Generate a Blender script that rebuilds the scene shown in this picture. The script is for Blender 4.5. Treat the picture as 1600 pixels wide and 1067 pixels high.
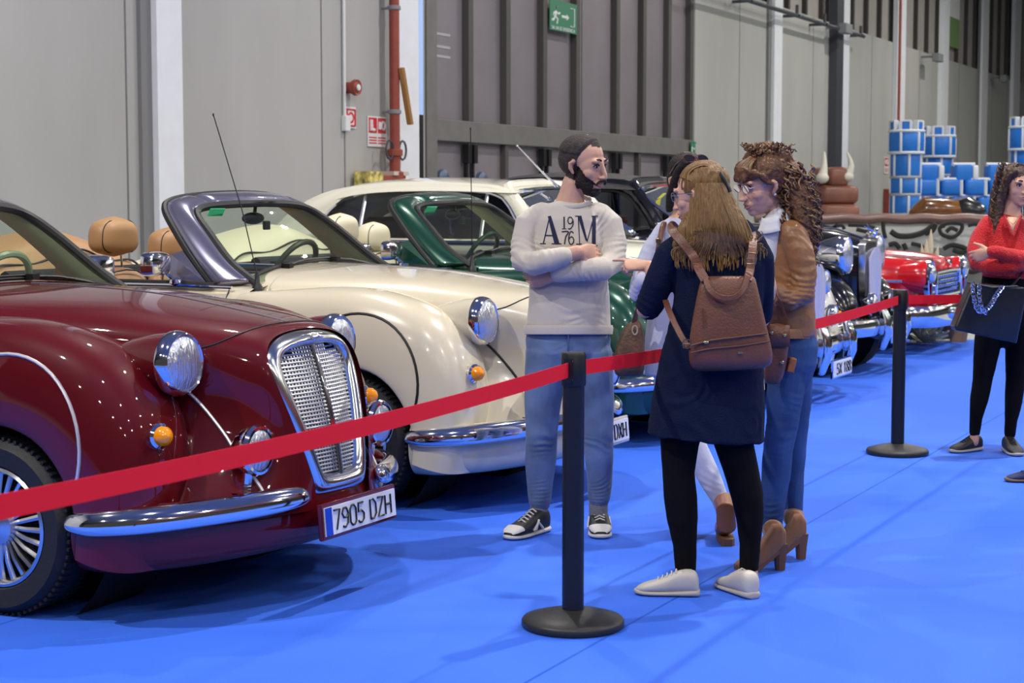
import bpy, math, random
from mathutils import Vector, Matrix, noise
from mathutils.bvhtree import BVHTree
random.seed(7)
PI = math.pi
SC = bpy.context.scene
for o in list(bpy.data.objects): bpy.data.objects.remove(o)

# ------------------------------------------------------------------ camera
F = 2700.0; HC = 1.51; PITCH = math.atan(223.5 / F)
cam_d = bpy.data.cameras.new('camera'); cam = bpy.data.objects.new('camera', cam_d)
SC.collection.objects.link(cam); SC.camera = cam
cam_d.sensor_width = 36.0; cam_d.lens = 36.0 * F / 1600.0
cam_d.clip_end = 300
cam.location = (0, 0, HC); cam.rotation_euler = (PI / 2 - PITCH, 0, 0)
cam_d.dof.use_dof = True; cam_d.dof.focus_distance = 7.6; cam_d.dof.aperture_fstop = 6.3

# ------------------------------------------------------------------ world, lamps, exposure
SC.view_settings.view_transform = 'Standard'; SC.view_settings.look = 'None'
SC.view_settings.gamma = 1.0; SC.view_settings.use_curve_mapping = False
SC.view_settings.exposure = -0.82
wd = bpy.data.worlds.new('world'); SC.world = wd; wd.use_nodes = True
wd.node_tree.nodes['Background'].inputs[0].default_value = (0.80, 0.80, 0.82, 1)
wd.node_tree.nodes['Background'].inputs[1].default_value = 0.11
LAMP_Z = 8.6
_u = Vector((0.4493, 0.8934, 0)); _v = Vector((0.8934, -0.4493, 0))
for gi in range(-2, 5):
    for gj in range(-1, 4):
        l = bpy.data.lights.new('high_bay_light', 'AREA'); l.shape = 'DISK'; l.size = 0.26
        l.energy = 500 * (2.2 if (gi, gj) in ((0, 0), (-1, -1)) else .95); l.color = (1.0, 0.955, 0.90)
        lo = bpy.data.objects.new('high_bay_light', l); SC.collection.objects.link(lo)
        q = Vector((3.4, 9.4, 0)) + _u * (9.0 * gi) + _v * (5.66 * gj); lo.location = (q.x, q.y, LAMP_Z)

# ------------------------------------------------------------------ calibrated placement (pixel + depth -> metres)
_c, _s = math.cos(PITCH), math.sin(PITCH)
def P(px, py, d):
    a = (px - 800) / F; b = (533.5 - py) / F
    r = (a, _c + b * _s, -_s + b * _c); k = d / r[1]
    return Vector((r[0] * k, d, HC + r[2] * k))
def G(px, py, z=0.0):
    a = (px - 800) / F; b = (533.5 - py) / F
    r = (a, _c + b * _s, -_s + b * _c); k = (z - HC) / r[2]
    return Vector((r[0] * k, r[1] * k, z))
TH = math.radians(-26.7)
VV = Vector((math.cos(TH), math.sin(TH), 0)); UU = Vector((-VV.y, VV.x, 0))   # out of the wall / along the wall

# ------------------------------------------------------------------ materials
MATS = {}
def mat(name, col, rough=0.5, metal=0.0, coat=0.0, bump=0.0, bscale=50.0, var=0.0, vscale=4.0, emit=None, es=1.0,
        sheen=0.0, spec=0.5, trans=0.0, stretch=None, flake=0.0, ior=1.45):
    if name in MATS: return MATS[name]
    m = bpy.data.materials.new(name); m.use_nodes = True; nt = m.node_tree; N = nt.nodes; L = nt.links
    b = N['Principled BSDF']
    b.inputs['Base Color'].default_value = (*col, 1); b.inputs['Roughness'].default_value = rough
    b.inputs['Metallic'].default_value = metal; b.inputs['Coat Weight'].default_value = coat
    b.inputs['Coat Roughness'].default_value = 0.03
    b.inputs['Specular IOR Level'].default_value = spec; b.inputs['Sheen Weight'].default_value = sheen
    b.inputs['Transmission Weight'].default_value = trans; b.inputs['IOR'].default_value = ior
    if emit: b.inputs['Emission Color'].default_value = (*emit, 1); b.inputs['Emission Strength'].default_value = es
    if bump or var or flake:
        tc = N.new('ShaderNodeTexCoord'); mp = N.new('ShaderNodeMapping'); L.new(tc.outputs['Object'], mp.inputs[0])
        if stretch: mp.inputs['Scale'].default_value = stretch
    if bump:
        t = N.new('ShaderNodeTexNoise'); t.inputs['Scale'].default_value = bscale; t.inputs['Detail'].default_value = 4
        L.new(mp.outputs[0], t.inputs['Vector'])
        bu = N.new('ShaderNodeBump'); bu.inputs['Strength'].default_value = bump; bu.inputs['Distance'].default_value = 0.01
        L.new(t.outputs[0], bu.inputs['Height']); L.new(bu.outputs[0], b.inputs['Normal'])
    if var:
        t = N.new('ShaderNodeTexNoise'); t.inputs['Scale'].default_value = vscale; t.inputs['Detail'].default_value = 5
        L.new(mp.outputs[0], t.inputs['Vector'])
        r = N.new('ShaderNodeValToRGB'); r.color_ramp.elements[0].position = 0.3; r.color_ramp.elements[1].position = 0.7
        r.color_ramp.elements[0].color = (*[max(0, c * (1 - var)) for c in col], 1)
        r.color_ramp.elements[1].color = (*[min(1, c * (1 + var)) for c in col], 1)
        L.new(t.outputs[0], r.inputs[0]); L.new(r.outputs[0], b.inputs['Base Color'])
    MATS[name] = m; return m
def glass(name, tint, gloss=0.06, ior=1.5):
    if name in MATS: return MATS[name]
    m = bpy.data.materials.new(name); m.use_nodes = True; nt = m.node_tree; N = nt.nodes; L = nt.links
    N.remove(N['Principled BSDF']); out = N['Material Output']
    tr = N.new('ShaderNodeBsdfTransparent'); tr.inputs[0].default_value = (*tint, 1)
    gl = N.new('ShaderNodeBsdfGlossy'); gl.inputs['Roughness'].default_value = 0.02; gl.inputs[0].default_value = (1, 1, 1, 1)
    fr = N.new('ShaderNodeFresnel'); fr.inputs['IOR'].default_value = ior
    mx = N.new('ShaderNodeMixShader'); L.new(fr.outputs[0], mx.inputs[0]); L.new(tr.outputs[0], mx.inputs[1]); L.new(gl.outputs[0], mx.inputs[2])
    L.new(mx.outputs[0], out.inputs[0]); MATS[name] = m; return m

chrome = mat('chrome', (0.86, 0.86, 0.88), 0.07, 1.0)
satin = mat('satin_chrome', (0.7, 0.7, 0.72), 0.25, 1.0)
rubber = mat('tyre_rubber', (0.012, 0.012, 0.013), 0.62, bump=0.2, bscale=60)
black = mat('black_trim', (0.01, 0.01, 0.011), 0.35)
seal = mat('black_seal', (0.006, 0.006, 0.007), 0.5)
void = mat('dark_cavity', (0.004, 0.004, 0.004), 0.9)
amber = mat('amber_lens', (0.9, 0.28, 0.0), 0.12, coat=1.0)
lens = mat('headlamp_lens', (0.66, 0.69, 0.74), 0.2, 0.75, coat=1.0, bump=1.0, bscale=30, stretch=(1, 3.5, .8))
platewhite = mat('plate_white', (0.72, 0.74, 0.76), 0.35)
plateblue = mat('plate_blue', (0.01, 0.06, 0.5), 0.35)
ink = mat('ink_black', (0.01, 0.01, 0.012), 0.5)
wsglass = glass('windscreen_glass', (0.80, 0.90, 0.78))
sideglass = glass('side_glass', (0.42, 0.46, 0.46))

# ------------------------------------------------------------------ mesh helpers
def frame_of(d, up=Vector((0, 0, 1))):
    d = d.normalized(); s = d.cross(up)
    if s.length < 1e-4: s = d.cross(Vector((0, 1, 0)))
    s.normalize(); return s, s.cross(d).normalized()
def catmull(pts, n):
    pts = [Vector(p) for p in pts]; out = []
    for i in range(len(pts) - 1):
        p0 = pts[max(i - 1, 0)]; p1 = pts[i]; p2 = pts[i + 1]; p3 = pts[min(i + 2, len(pts) - 1)]
        for k in range(n):
            t = k / n
            out.append(0.5 * ((2 * p1) + (p2 - p0) * t + (2 * p0 - 5 * p1 + 4 * p2 - p3) * t * t + (3 * p1 - p0 - 3 * p2 + p3) * t ** 3))
    out.append(pts[-1]); return out
class MB:
    def __init__(s): s.v = []; s.f = []
    def add(s, vs, fs):
        b = len(s.v); s.v += [Vector(p) for p in vs]; s.f += [tuple(b + i for i in f) for f in fs]; return s
    def box(s, c, sz, R=None):
        c = Vector(c); h = [x / 2 for x in sz]; vs = []
        for i in (-1, 1):
            for j in (-1, 1):
                for k in (-1, 1):
                    p = Vector((i * h[0], j * h[1], k * h[2]))
                    vs.append(c + (R @ p if R else p))
        return s.add(vs, [(0, 1, 3, 2), (4, 6, 7, 5), (0, 4, 5, 1), (2, 3, 7, 6), (0, 2, 6, 4), (1, 5, 7, 3)])
    def grid(s, rows, cu=False, cv=False, caps=False):
        n = len(rows[0]); m = len(rows); vs = [p for r in rows for p in r]; fs = []
        for i in range(m if cv else m - 1):
            for j in range(n if cu else n - 1):
                a = i * n + j; b = i * n + (j + 1) % n; c = ((i + 1) % m) * n + (j + 1) % n; d = ((i + 1) % m) * n + j
                fs.append((a, b, c, d))
        if caps: fs.append(tuple(range(n))[::-1]); fs.append(tuple((m - 1) * n + j for j in range(n)))
        return s.add(vs, fs)
    def tube(s, pts, r, n=8, caps=True, flat=1.0, up=Vector((0, 0, 1))):
        pts = [Vector(p) for p in pts]; rr = r if isinstance(r, (list, tuple)) else [r] * len(pts); rows = []; a = None
        for i, p in enumerate(pts):
            d = pts[min(i + 1, len(pts) - 1)] - pts[max(i - 1, 0)]
            if flat == 1.0 and a is not None and d.length > 1e-9:
                d.normalize(); a = a - d * a.dot(d)
                if a.length < 1e-4: a, b = frame_of(d, up)
                else: a.normalize(); b = a.cross(d)
            else: a, b = frame_of(d, up)
            rows.append([p + a * (rr[i] * math.cos(2 * PI * k / n)) + b * (rr[i] * flat * math.sin(2 * PI * k / n)) for k in range(n)])
        return s.grid(rows, cu=True, caps=caps)
    def loop(s, pts, r, n=8, flat=1.0, up=Vector((0, 0, 1))):
        pts = [Vector(p) for p in pts]; rows = []; m = len(pts)
        for i, p in enumerate(pts):
            a, b = frame_of(pts[(i + 1) % m] - pts[i - 1], up)
            rows.append([p + a * (r * math.cos(2 * PI * k / n)) + b * (r * flat * math.sin(2 * PI * k / n)) for k in range(n)])
        return s.grid(rows, cu=True, cv=True)
    def lathe(s, prof, c, axis=(0, 0, 1), n=32, sy=1.0):
        c = Vector(c); ax = Vector(axis).normalized(); a, b = frame_of(ax); rows = []
        for (r, h) in prof:
            rows.append([c + ax * h + a * (r * math.cos(2 * PI * k / n)) + b * (r * sy * math.sin(2 * PI * k / n)) for k in range(n)])
        return s.grid(rows, cu=True)
    def ell(s, c, r, R=None, n=16, m=10):
        c = Vector(c); rows = []
        for i in range(m + 1):
            t = PI * i / m; st = max(math.sin(t), 1e-3)
            row = []
            for k in range(n):
                q = Vector((r[0] * st * math.cos(2 * PI * k / n), r[1] * st * math.sin(2 * PI * k / n), r[2] * math.cos(t)))
                row.append(c + (R @ q if R else q))
            rows.append(row)
        return s.grid(rows, cu=True, caps=True)
    def chain(s, pts, n=14, up=Vector((0, 0, 1)), round_=True):
        """pts: (centre, ra, rb) ellipse radii: ra along side, rb along the third axis; round ends"""
        ps = [(Vector(p[0]), p[1], p[2] if len(p) > 2 else p[1]) for p in pts]; rows = []
        def ring(p, d, ra, rb):
            a, b = frame_of(d, up)
            return [p + a * (ra * math.cos(2 * PI * k / n)) + b * (rb * math.sin(2 * PI * k / n)) for k in range(n)]
        d0 = (ps[1][0] - ps[0][0]).normalized(); d1 = (ps[-1][0] - ps[-2][0]).normalized()
        if round_:
            for a in (80, 60, 35):
                q = math.radians(a); rm = (ps[0][1] + ps[0][2]) / 2
                rows.append(ring(ps[0][0] - d0 * rm * math.sin(q), d0, ps[0][1] * math.cos(q), ps[0][2] * math.cos(q)))
        for i, (p, ra, rb) in enumerate(ps):
            d = ps[min(i + 1, len(ps) - 1)][0] - ps[max(i - 1, 0)][0]
            rows.append(ring(p, d, ra, rb))
        if round_:
            for a in (35, 60, 80):
                q = math.radians(a); rm = (ps[-1][1] + ps[-1][2]) / 2
                rows.append(ring(ps[-1][0] + d1 * rm * math.sin(q), d1, ps[-1][1] * math.cos(q), ps[-1][2] * math.cos(q)))
        return s.grid(rows, cu=True, caps=True)
    def poly(s, outline, axis, depth):
        """extruded flat outline (list of 3-D points), pushed along axis"""
        n = len(outline); o = [Vector(p) for p in outline]; ax = Vector(axis).normalized() * depth
        return s.add(o + [p + ax for p in o], [tuple(range(n)), tuple(range(2 * n - 1, n - 1, -1))] +
                     [(i, i + n, (i + 1) % n + n, (i + 1) % n) for i in range(n)])
    def mirror_y(s):
        b = len(s.v); s.v += [Vector((p.x, -p.y, p.z)) for p in s.v]; s.f += [tuple(b + i for i in f[::-1]) for f in s.f]; return s
    def build(s, name, m, parent=None, sub=0, smooth=True, sharp=38, bevel=0, solid=0, world=False, weld=0, mods=None):
        vs = s.v
        if world and parent is not None: inv = XF.get(parent.name, Matrix()).inverted(); vs = [inv @ p for p in vs]
        me = bpy.data.meshes.new(name); me.from_pydata([tuple(p) for p in vs], [], s.f); me.update()
        if weld:
            import bmesh
            bm = bmesh.new(); bm.from_mesh(me); bmesh.ops.remove_doubles(bm, verts=bm.verts, dist=weld)
            bmesh.ops.recalc_face_normals(bm, faces=bm.faces); bm.to_mesh(me); bm.free()
        if m: me.materials.append(m)
        if smooth:
            me.polygons.foreach_set('use_smooth', [True] * len(me.polygons))
            if not sub and sharp: me.set_sharp_from_angle(angle=math.radians(sharp))
        o = bpy.data.objects.new(name, me); SC.collection.objects.link(o)
        if parent is not None:
            o.parent = parent
            if parent.name in XF: XF[o.name] = XF[parent.name]
        if solid: q = o.modifiers.new('solid', 'SOLIDIFY'); q.thickness = solid; q.offset = 0
        if bevel: q = o.modifiers.new('bevel', 'BEVEL'); q.width = bevel; q.segments = 2; q.limit_method = 'ANGLE'
        if sub: q = o.modifiers.new('sub', 'SUBSURF'); q.levels = sub; q.render_levels = sub
        return o
def snap(o, pts, off=.002):
    """lay points on the finished surface of o (o's own coordinates)"""
    dg = bpy.context.evaluated_depsgraph_get(); dg.update(); ev = o.evaluated_get(dg); me = ev.to_mesh()
    bv = BVHTree.FromPolygons([v.co.copy() for v in me.vertices], [tuple(p.vertices) for p in me.polygons]); out = []
    for p in pts:
        h = bv.find_nearest(Vector(p))
        if h[0] is None: out.append(Vector(p)); continue
        n = h[1] if h[1].dot(Vector((.35, p[1] if abs(p[1]) > .05 else 0, .6))) > 0 else -h[1]
        out.append(h[0] + n * off)
    ev.to_mesh_clear(); return out
XF = {}
def tag(o, label=None, cat=None, group=None, kind=None):
    if label: o['label'] = label
    if cat: o['category'] = cat
    if group: o['group'] = group
    if kind: o['kind'] = kind
    return o
def empty(name, loc, rz=0.0, label=None, cat=None, group=None):
    o = bpy.data.objects.new(name, None); SC.collection.objects.link(o)
    o.location = loc; o.rotation_euler = (0, 0, rz); o.empty_display_size = 0.1
    XF[o.name] = Matrix.Translation(Vector(loc)) @ Matrix.Rotation(rz, 4, 'Z')
    return tag(o, label, cat, group)
def struct(mb, name, m, **k):
    o = mb.build(name, m, **k); o['kind'] = 'structure'; return o

# segment lettering: strokes on a 1 x 1.7 cell, drawn as thin raised bars
GL = {'0': [[(0, .3), (0, 1.4), (.3, 1.7), (.7, 1.7), (1, 1.4), (1, .3), (.7, 0), (.3, 0), (0, .3)]],
      '7': [[(0, 1.7), (1, 1.7), (.35, 0)]],
      '9': [[(.05, .1), (.5, 0), (.9, .3), (1, 1.2), (.75, 1.65), (.25, 1.65), (0, 1.25), (.25, .85), (.75, .85), (1, 1.1)]],
      '5': [[(.95, 1.7), (.1, 1.7), (.05, .95), (.6, 1.05), (1, .75), (.95, .25), (.6, 0), (.2, .02), (0, .2)]],
      'D': [[(0, 0), (0, 1.7), (.6, 1.7), (1, 1.3), (1, .4), (.6, 0), (0, 0)]],
      'Z': [[(0, 1.7), (1, 1.7), (0, 0), (1, 0)]],
      'H': [[(0, 0), (0, 1.7)], [(1, 0), (1, 1.7)], [(0, .87), (1, .87)]],
      'S': [[(1, 1.45), (.7, 1.7), (.25, 1.7), (0, 1.35), (.15, .95), (.85, .75), (1, .35), (.75, 0), (.25, 0), (0, .25)]],
      'X': [[(0, 0), (1, 1.7)], [(0, 1.7), (1, 0)]],
      '1': [[(.2, 1.35), (.55, 1.7), (.55, 0)]],
      '2': [[(0, 1.35), (.25, 1.7), (.8, 1.7), (1, 1.3), (.9, .9), (0, 0), (1, 0)]],
      '3': [[(0, 1.5), (.4, 1.7), (.95, 1.5), (.95, 1.05), (.5, .9), (1, .7), (.95, .2), (.5, 0), (0, .2)]],
      '8': [[(.5, .9), (.05, 1.2), (.1, 1.6), (.5, 1.7), (.9, 1.6), (.95, 1.2), (.5, .9), (0, .55), (.05, .1), (.5, 0), (.95, .1), (1, .55), (.5, .9)]],
      'A': [[(0, 0), (.5, 1.7), (1, 0)], [(.2, .6), (.8, .6)]], 'E': [[(1, 0), (0, 0), (0, 1.7), (1, 1.7)], [(0, .87), (.8, .87)]],
      'L': [[(0, 1.7), (0, 0), (1, 0)]], 'I': [[(.5, 0), (.5, 1.7)]], 'M': [[(0, 0), (0, 1.7), (.5, .7), (1, 1.7), (1, 0)]],
      'R': [[(0, 0), (0, 1.7), (.8, 1.7), (1, 1.35), (.8, .9), (0, .9)], [(.5, .9), (1, 0)]],
      'G': [[(1, 1.4), (.6, 1.7), (.2, 1.6), (0, 1.2), (0, .4), (.3, 0), (.8, 0), (1, .3), (1, .8), (.6, .8)]],
      'N': [[(0, 0), (0, 1.7), (1, 0), (1, 1.7)]], 'C': [[(1, 1.4), (.6, 1.7), (.2, 1.6), (0, 1.2), (0, .4), (.3, 0), (.8, 0), (1, .3)]],
      'T': [[(.5, 0), (.5, 1.7)], [(0, 1.7), (1, 1.7)]], 'O': [[(0, .3), (0, 1.4), (.3, 1.7), (.7, 1.7), (1, 1.4), (1, .3), (.7, 0), (.3, 0), (0, .3)]],
      'X ': []}
def letters(mb, text, origin, ex, ez, h, w=None, gap=0.35, r=None, n=4):
    """text as thin raised strokes; ex, ez = unit right and up vectors"""
    u = h / 1.7; w = w or u; r = r or u * 0.13; x = 0.0; o = Vector(origin); ex = Vector(ex); ez = Vector(ez)
    for ch in text:
        if ch == ' ': x += w * 0.8; continue
        for st in GL[ch]:
            mb.tube([o + ex * (x + p[0] * w) + ez * (p[1] * u) for p in st], r, n=n, up=ex.cross(ez))
        x += w * (1 + gap)
    return x
# ------------------------------------------------------------------ the hall
def carpet_mat():
    m = mat('blue_carpet', (0.012, 0.135, 0.80), 0.75, bump=0.25, bscale=260, spec=0.25)
    nt = m.node_tree; N = nt.nodes; L = nt.links; b = N['Principled BSDF']
    tc = N.new('ShaderNodeTexCoord'); mp = N.new('ShaderNodeMapping'); L.new(tc.outputs['Object'], mp.inputs[0])
    mp.inputs['Rotation'].default_value = (0, 0, math.radians(26.7))
    no = N.new('ShaderNodeTexNoise'); no.inputs['Scale'].default_value = 0.55; no.inputs['Detail'].default_value = 6; no.inputs['Distortion'].default_value = 0.8
    L.new(mp.outputs[0], no.inputs['Vector'])
    r = N.new('ShaderNodeValToRGB'); r.color_ramp.elements[0].position = 0.35; r.color_ramp.elements[1].position = 0.62
    r.color_ramp.elements[0].color = (0.030, 0.125, 0.68, 1); r.color_ramp.elements[1].color = (0.042, 0.150, 0.76, 1)
    L.new(no.outputs[0], r.inputs[0])
    sp = N.new('ShaderNodeSeparateXYZ'); L.new(mp.outputs[0], sp.inputs[0])
    mo = N.new('ShaderNodeMath'); mo.operation = 'MODULO'; mo.inputs[1].default_value = 2.0
    ad = N.new('ShaderNodeMath'); ad.operation = 'ADD'; ad.inputs[1].default_value = 100.35; L.new(sp.outputs[0], ad.inputs[0]); L.new(ad.outputs[0], mo.inputs[0])
    lt = N.new('ShaderNodeMath'); lt.operation = 'LESS_THAN'; lt.inputs[1].default_value = 0.012; L.new(mo.outputs[0], lt.inputs[0])
    mx = N.new('ShaderNodeMix'); mx.data_type = 'RGBA'; L.new(lt.outputs[0], mx.inputs[0]); L.new(r.outputs[0], mx.inputs[6])
    mx.inputs[7].default_value = (0.012, 0.085, 0.50, 1); L.new(mx.outputs[2], b.inputs['Base Color'])
    return m
concrete = mat('hall_concrete', (0.30, 0.34, 0.33), 0.7, var=0.12, vscale=1.2)
wallm = mat('precast_panel', (0.40, 0.398, 0.378), 0.85, var=0.07, vscale=0.9, bump=0.06, bscale=9, stretch=(1, 1, 0.35))
pillarw = mat('pillar_white', (0.74, 0.76, 0.80), 0.7, var=0.03)
greyst = mat('grey_steel', (0.22, 0.23, 0.24), 0.6)
darkst = mat('dark_steel', (0.05, 0.055, 0.065), 0.5)
clad = mat('upper_cladding', (0.33, 0.305, 0.29), 0.7, var=0.08, vscale=1.5)
doorp = mat('door_panel', (0.21, 0.185, 0.205), 0.42, 0.0, var=0.08, vscale=1.2, coat=0.25)
doorb = mat('door_rail', (0.15, 0.145, 0.135), 0.55, var=0.1)
doorr = mat('door_rib', (0.07, 0.066, 0.06), 0.55)
redpaint = mat('fire_red', (0.27, 0.055, 0.035), 0.5, var=0.12, vscale=8)
signred = mat('sign_red', (0.6, 0.03, 0.04), 0.4)
signgreen = mat('sign_green', (0.03, 0.20, 0.10), 0.4)
signwhite = mat('sign_white', (0.72, 0.73, 0.72), 0.4)

CE = G(1450, 527)                       # far edge of the carpet
floor = MB(); floor.add([(-40, -14, -0.012), (70, -14, -0.012), (70, 90, -0.012), (-40, 90, -0.012)], [(0, 1, 2, 3)])
struct(floor, 'floor', concrete, smooth=False)
q0 = Vector((-0.946, 6.664, 0)) - VV * 5.5
c0 = q0 - UU * 14; c1 = q0 + UU * 13.2; c2 = c1 + VV * 22; c3 = c0 + VV * 22
cp = MB(); cp.box((0, 0, 0), (0.1, 0.1, 0.1)); cp.v = []; cp.f = []
cp.add([c0, c1, c2, c3, c0 + Vector((0, 0, -.01)), c1 + Vector((0, 0, -.01)), c2 + Vector((0, 0, -.01)), c3 + Vector((0, 0, -.01))],
       [(0, 3, 2, 1)[::-1], (0, 1, 5, 4), (1, 2, 6, 5), (2, 3, 7, 6), (3, 0, 4, 7)])
carpet = cp.build('carpet', carpet_mat(), smooth=False)
tag(carpet, 'bright blue exhibition carpet under the cars and the visitors', 'carpet', kind='structure')
ceil = MB(); ceil.box((15, 38, 9.6), (110, 104, 0.2)); struct(ceil, 'ceiling', mat('ceiling_deck', (0.30, 0.30, 0.31), 0.8), smooth=False)

W0 = Vector((-1.7, 22, 0))
def WP(t, out=0.0, z=0.0): return W0 + UU * t + VV * out + Vector((0, 0, z))
def WT2(px, out):
    a = (px - 800) / F
    return (a * (W0.y + VV.y * out) - (W0.x + VV.x * out)) / (UU.x - UU.y * a)
def WT(px):                                     # distance along the wall seen at a pixel column
    a = (px - 800) / F
    return (1.7 + 22 * a) / (UU.x - UU.y * a)
WR = Matrix((VV, UU, Vector((0, 0, 1)))).transposed()     # local x = out of wall, y = along wall
def wbox(mb, t0, t1, z0, z1, o0, o1):
    return mb.box(WP((t0 + t1) / 2, (o0 + o1) / 2, (z0 + z1) / 2), (o1 - o0, t1 - t0, z1 - z0), WR)
TD0, TD1 = WT(665), WT(1083)
ZT = 5.5
w = MB()
wbox(w, -22, TD0, 0, ZT, -0.3, 0); struct(w, 'wall_north', wallm, smooth=False)
w = MB(); wbox(w, TD1, 75, 0, ZT, -0.3, 0); struct(w, 'wall_north_far', wallm, smooth=False)
s = MB()                                        # panel joints
for t in [TD1 + 2.45 * k for k in range(1, 24)] + [-4.9 - 2.5 * k for k in range(6)] + [WT(505), WT(540)]:
    wbox(s, t - .012, t + .012, 0, ZT, 0.0, 0.004)
struct(s, 'trim_1', mat('joint_grey', (0.16, 0.16, 0.16), 0.8), smooth=False)
up = MB(); wbox(up, -22, 75, ZT, 9.5, -0.35, -0.12); struct(up, 'wall_north_high', clad, smooth=False)
rb = MB()
for k in range(60): wbox(rb, TD1 + 0.6 + k * 1.25, TD1 + 0.72 + k * 1.25, ZT + .0, 9.5, -0.12, -0.02)
struct(rb, 'trim_2', mat('cladding_rib', (0.045, 0.04, 0.038), 0.7), smooth=False)
# pillars standing proud of the wall
PT = [(-9.4, .44)] + [(WT2(a, .12), WT2(b, .12) - WT2(a, .12)) for a, b in ((251, 290), (622, 656), (1206, 1218), (1313, 1322), (1396, 1409), (1466, 1476), (1528, 1537), (1577, 1587))] + [ (47, .45), (52.2, .45), (57.4, .45)]
for i, (t, wd_) in enumerate(PT):
    m = MB(); wbox(m, t, t + wd_, 0, 9.5, 0.0, 0.12); struct(m, 'trim_%d' % (3 + i), pillarw, smooth=False)
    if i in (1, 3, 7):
        m = MB(); wbox(m, t - .17, t - .002, 0, 9.5, 0.0, 0.05); struct(m, 'trim_%d' % (20 + i), mat('pillar_side_shade', (0.2, 0.2, 0.2), .8), smooth=False)  # grey strip, shade of the pillar's left side face put into the colour
d = MB(); wbox(d, WT2(1302.5, .19), WT2(1312.5, .19), 0, 9.5, 0.0, 0.19)
tag(d.build('downpipe_casing', darkst, smooth=False), 'dark grey full-height casing beside a white wall pillar right of the curly-haired woman', 'casing')

# the big folding door
door = empty('door_1', WP(TD0), 0); door['kind'] = 'structure'
def dpart(name, mb, m, **k): return mb.build(name, m, door, world=True, **k)
p = MB(); wbox(p, TD0, TD1, 0.03, ZT + 1.5, -0.25, -0.14); dpart('door_panel', p, doorp, smooth=False)
for n, (z0, z1, o1) in enumerate(((2.29, 2.58, -0.02), (0.0, 0.2, -0.06))):
    p = MB(); wbox(p, TD0 + .3, TD1, z0, z1, -0.14, o1); dpart('door_rail', p, doorb, smooth=False, bevel=.008)
p = MB(); wbox(p, TD0, TD0 + .28, 0, ZT + 1.5, -0.14, 0.03); dpart('door_jamb', p, doorb, smooth=False)
for px in (735, 793, 850, 901, 963, 1004, 1043, 1077):
    t = WT2(px, -.05); p = MB(); wbox(p, t - .07, t + .07, 2.58, ZT + 1.5, -0.14, -0.03); dpart('door_rib', p, doorr, smooth=False, bevel=.006)
for px in (920,):
    t = WT(px); p = MB(); wbox(p, t - .015, t + .015, 0.2, ZT + 1.5, -0.14, -0.135); dpart('door_seam', p, doorr, smooth=False)
for px in (797, 899, 963 + 40):
    t = WT(px); p = MB(); wbox(p, t - .05, t + .05, 0.2, 2.29, -0.14, -0.05); dpart('door_post', p, doorr, smooth=False)
for px in (740, 856, 967, 1046):
    t = WT(px)
    for sgn in (-.09, .09):
        p = MB(); wbox(p, t + sgn - .025, t + sgn + .025, 0.5, 2.24, -0.10, -0.04); wbox(p, t + sgn - .05, t + sgn + .05, 2.0, 2.26, -0.10, 0.0)
        dpart('door_bolt', p, black, smooth=False, bevel=.005)
for px, z in ((704, 1.74), (764, 1.72)):
    t = WT(px); p = MB(); p.lathe([(0.001, .05), (.12, .05), (.16, .03), (.17, 0), (.17, -.03)], WP(t, -0.12, z), VV, 24); dpart('door_porthole', p, mat('porthole', (0.08, 0.12, 0.2), 0.3, 0.3))
m = MB()
for k, z in enumerate((3.72, 3.55, 3.42)): wbox(m, TD0 + .45, TD0 + .95, z, z + .035, -0.139, -0.134)
dpart('scuff_mark', m, mat('worn_light', (0.4, 0.39, 0.4), 0.5), smooth=False)
# gap beside the door with daylight behind it
m = MB(); wbox(m, WT2(656.5, .12), WT2(662.5, .12), 2.6, ZT + 1, 0.10, 0.12)
struct(m, 'window_1', mat('daylight_gap', (0.3, 0.4, 0.6), 0.5, emit=(0.30, 0.5, 1.0), es=0.75), smooth=False)
m = MB(); wbox(m, WT2(656.5, .12), WT2(662.5, .12), 0, 2.6, 0.10, 0.12); struct(m, 'trim_40', black, smooth=False)

# emergency exit sign on the door
def exit_sign(c, w, h, label, text):
    r = empty('exit_sign', c, 0, label, 'sign'); out = VV
    b = MB(); b.box(c, (0.012, w, h), WR); b.build('sign_plate', signgreen, r, world=True, smooth=False)
    g = MB(); o = c + VV * 0.009
    def q(a, z): return o + UU * (a * w) + Vector((0, 0, z * h))
    for pts, rr in (([q(-.27, .13), q(-.31, -.02)], .03), ([q(-.31, -.02), q(-.22, -.12), q(-.25, -.27)], .022), ([q(-.31, -.02), q(-.36, -.15), q(-.44, -.17)], .022),
                    ([q(-.28, .12), q(-.19, .06), q(-.14, .1)], .018), ([q(-.28, .12), q(-.37, .06), q(-.37, -.02)], .018), ([q(-.08, 0), q(.12, 0)], .022)):
        g.tube(pts, rr * h * 2, 6, flat=.4, up=VV)
    g.ell(q(-.24, .28), (.004, .055 * h, .055 * h))
    g.poly([q(.1, .1), q(.2, 0), q(.1, -.1)], VV, .004)
    g.tube([q(.25, .33), q(.4, .33), q(.4, -.27), q(.25, -.27)], .022 * h, 6, up=VV)
    g.build('pictogram', signwhite, r, world=True)
    if text:
        t = MB(); letters(t, text, q(-.44, -.46), UU, (0, 0, 1), .10 * h, w=.036 * w, gap=.25, r=.005); t.build('sign_text', signwhite, r, world=True)
    return r
exit_sign(WP(WT(880), -0.01, 4.30), 0.98, 0.46, 'green running-man emergency exit sign high on the dark folding door', 'SALIDA DE EMERGENCIA')
exit_sign(WP(WT(1077) + .1, 0.02, 2.42), 0.26, 0.26, 'small green exit sign at the right edge of the folding door', '')

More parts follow.
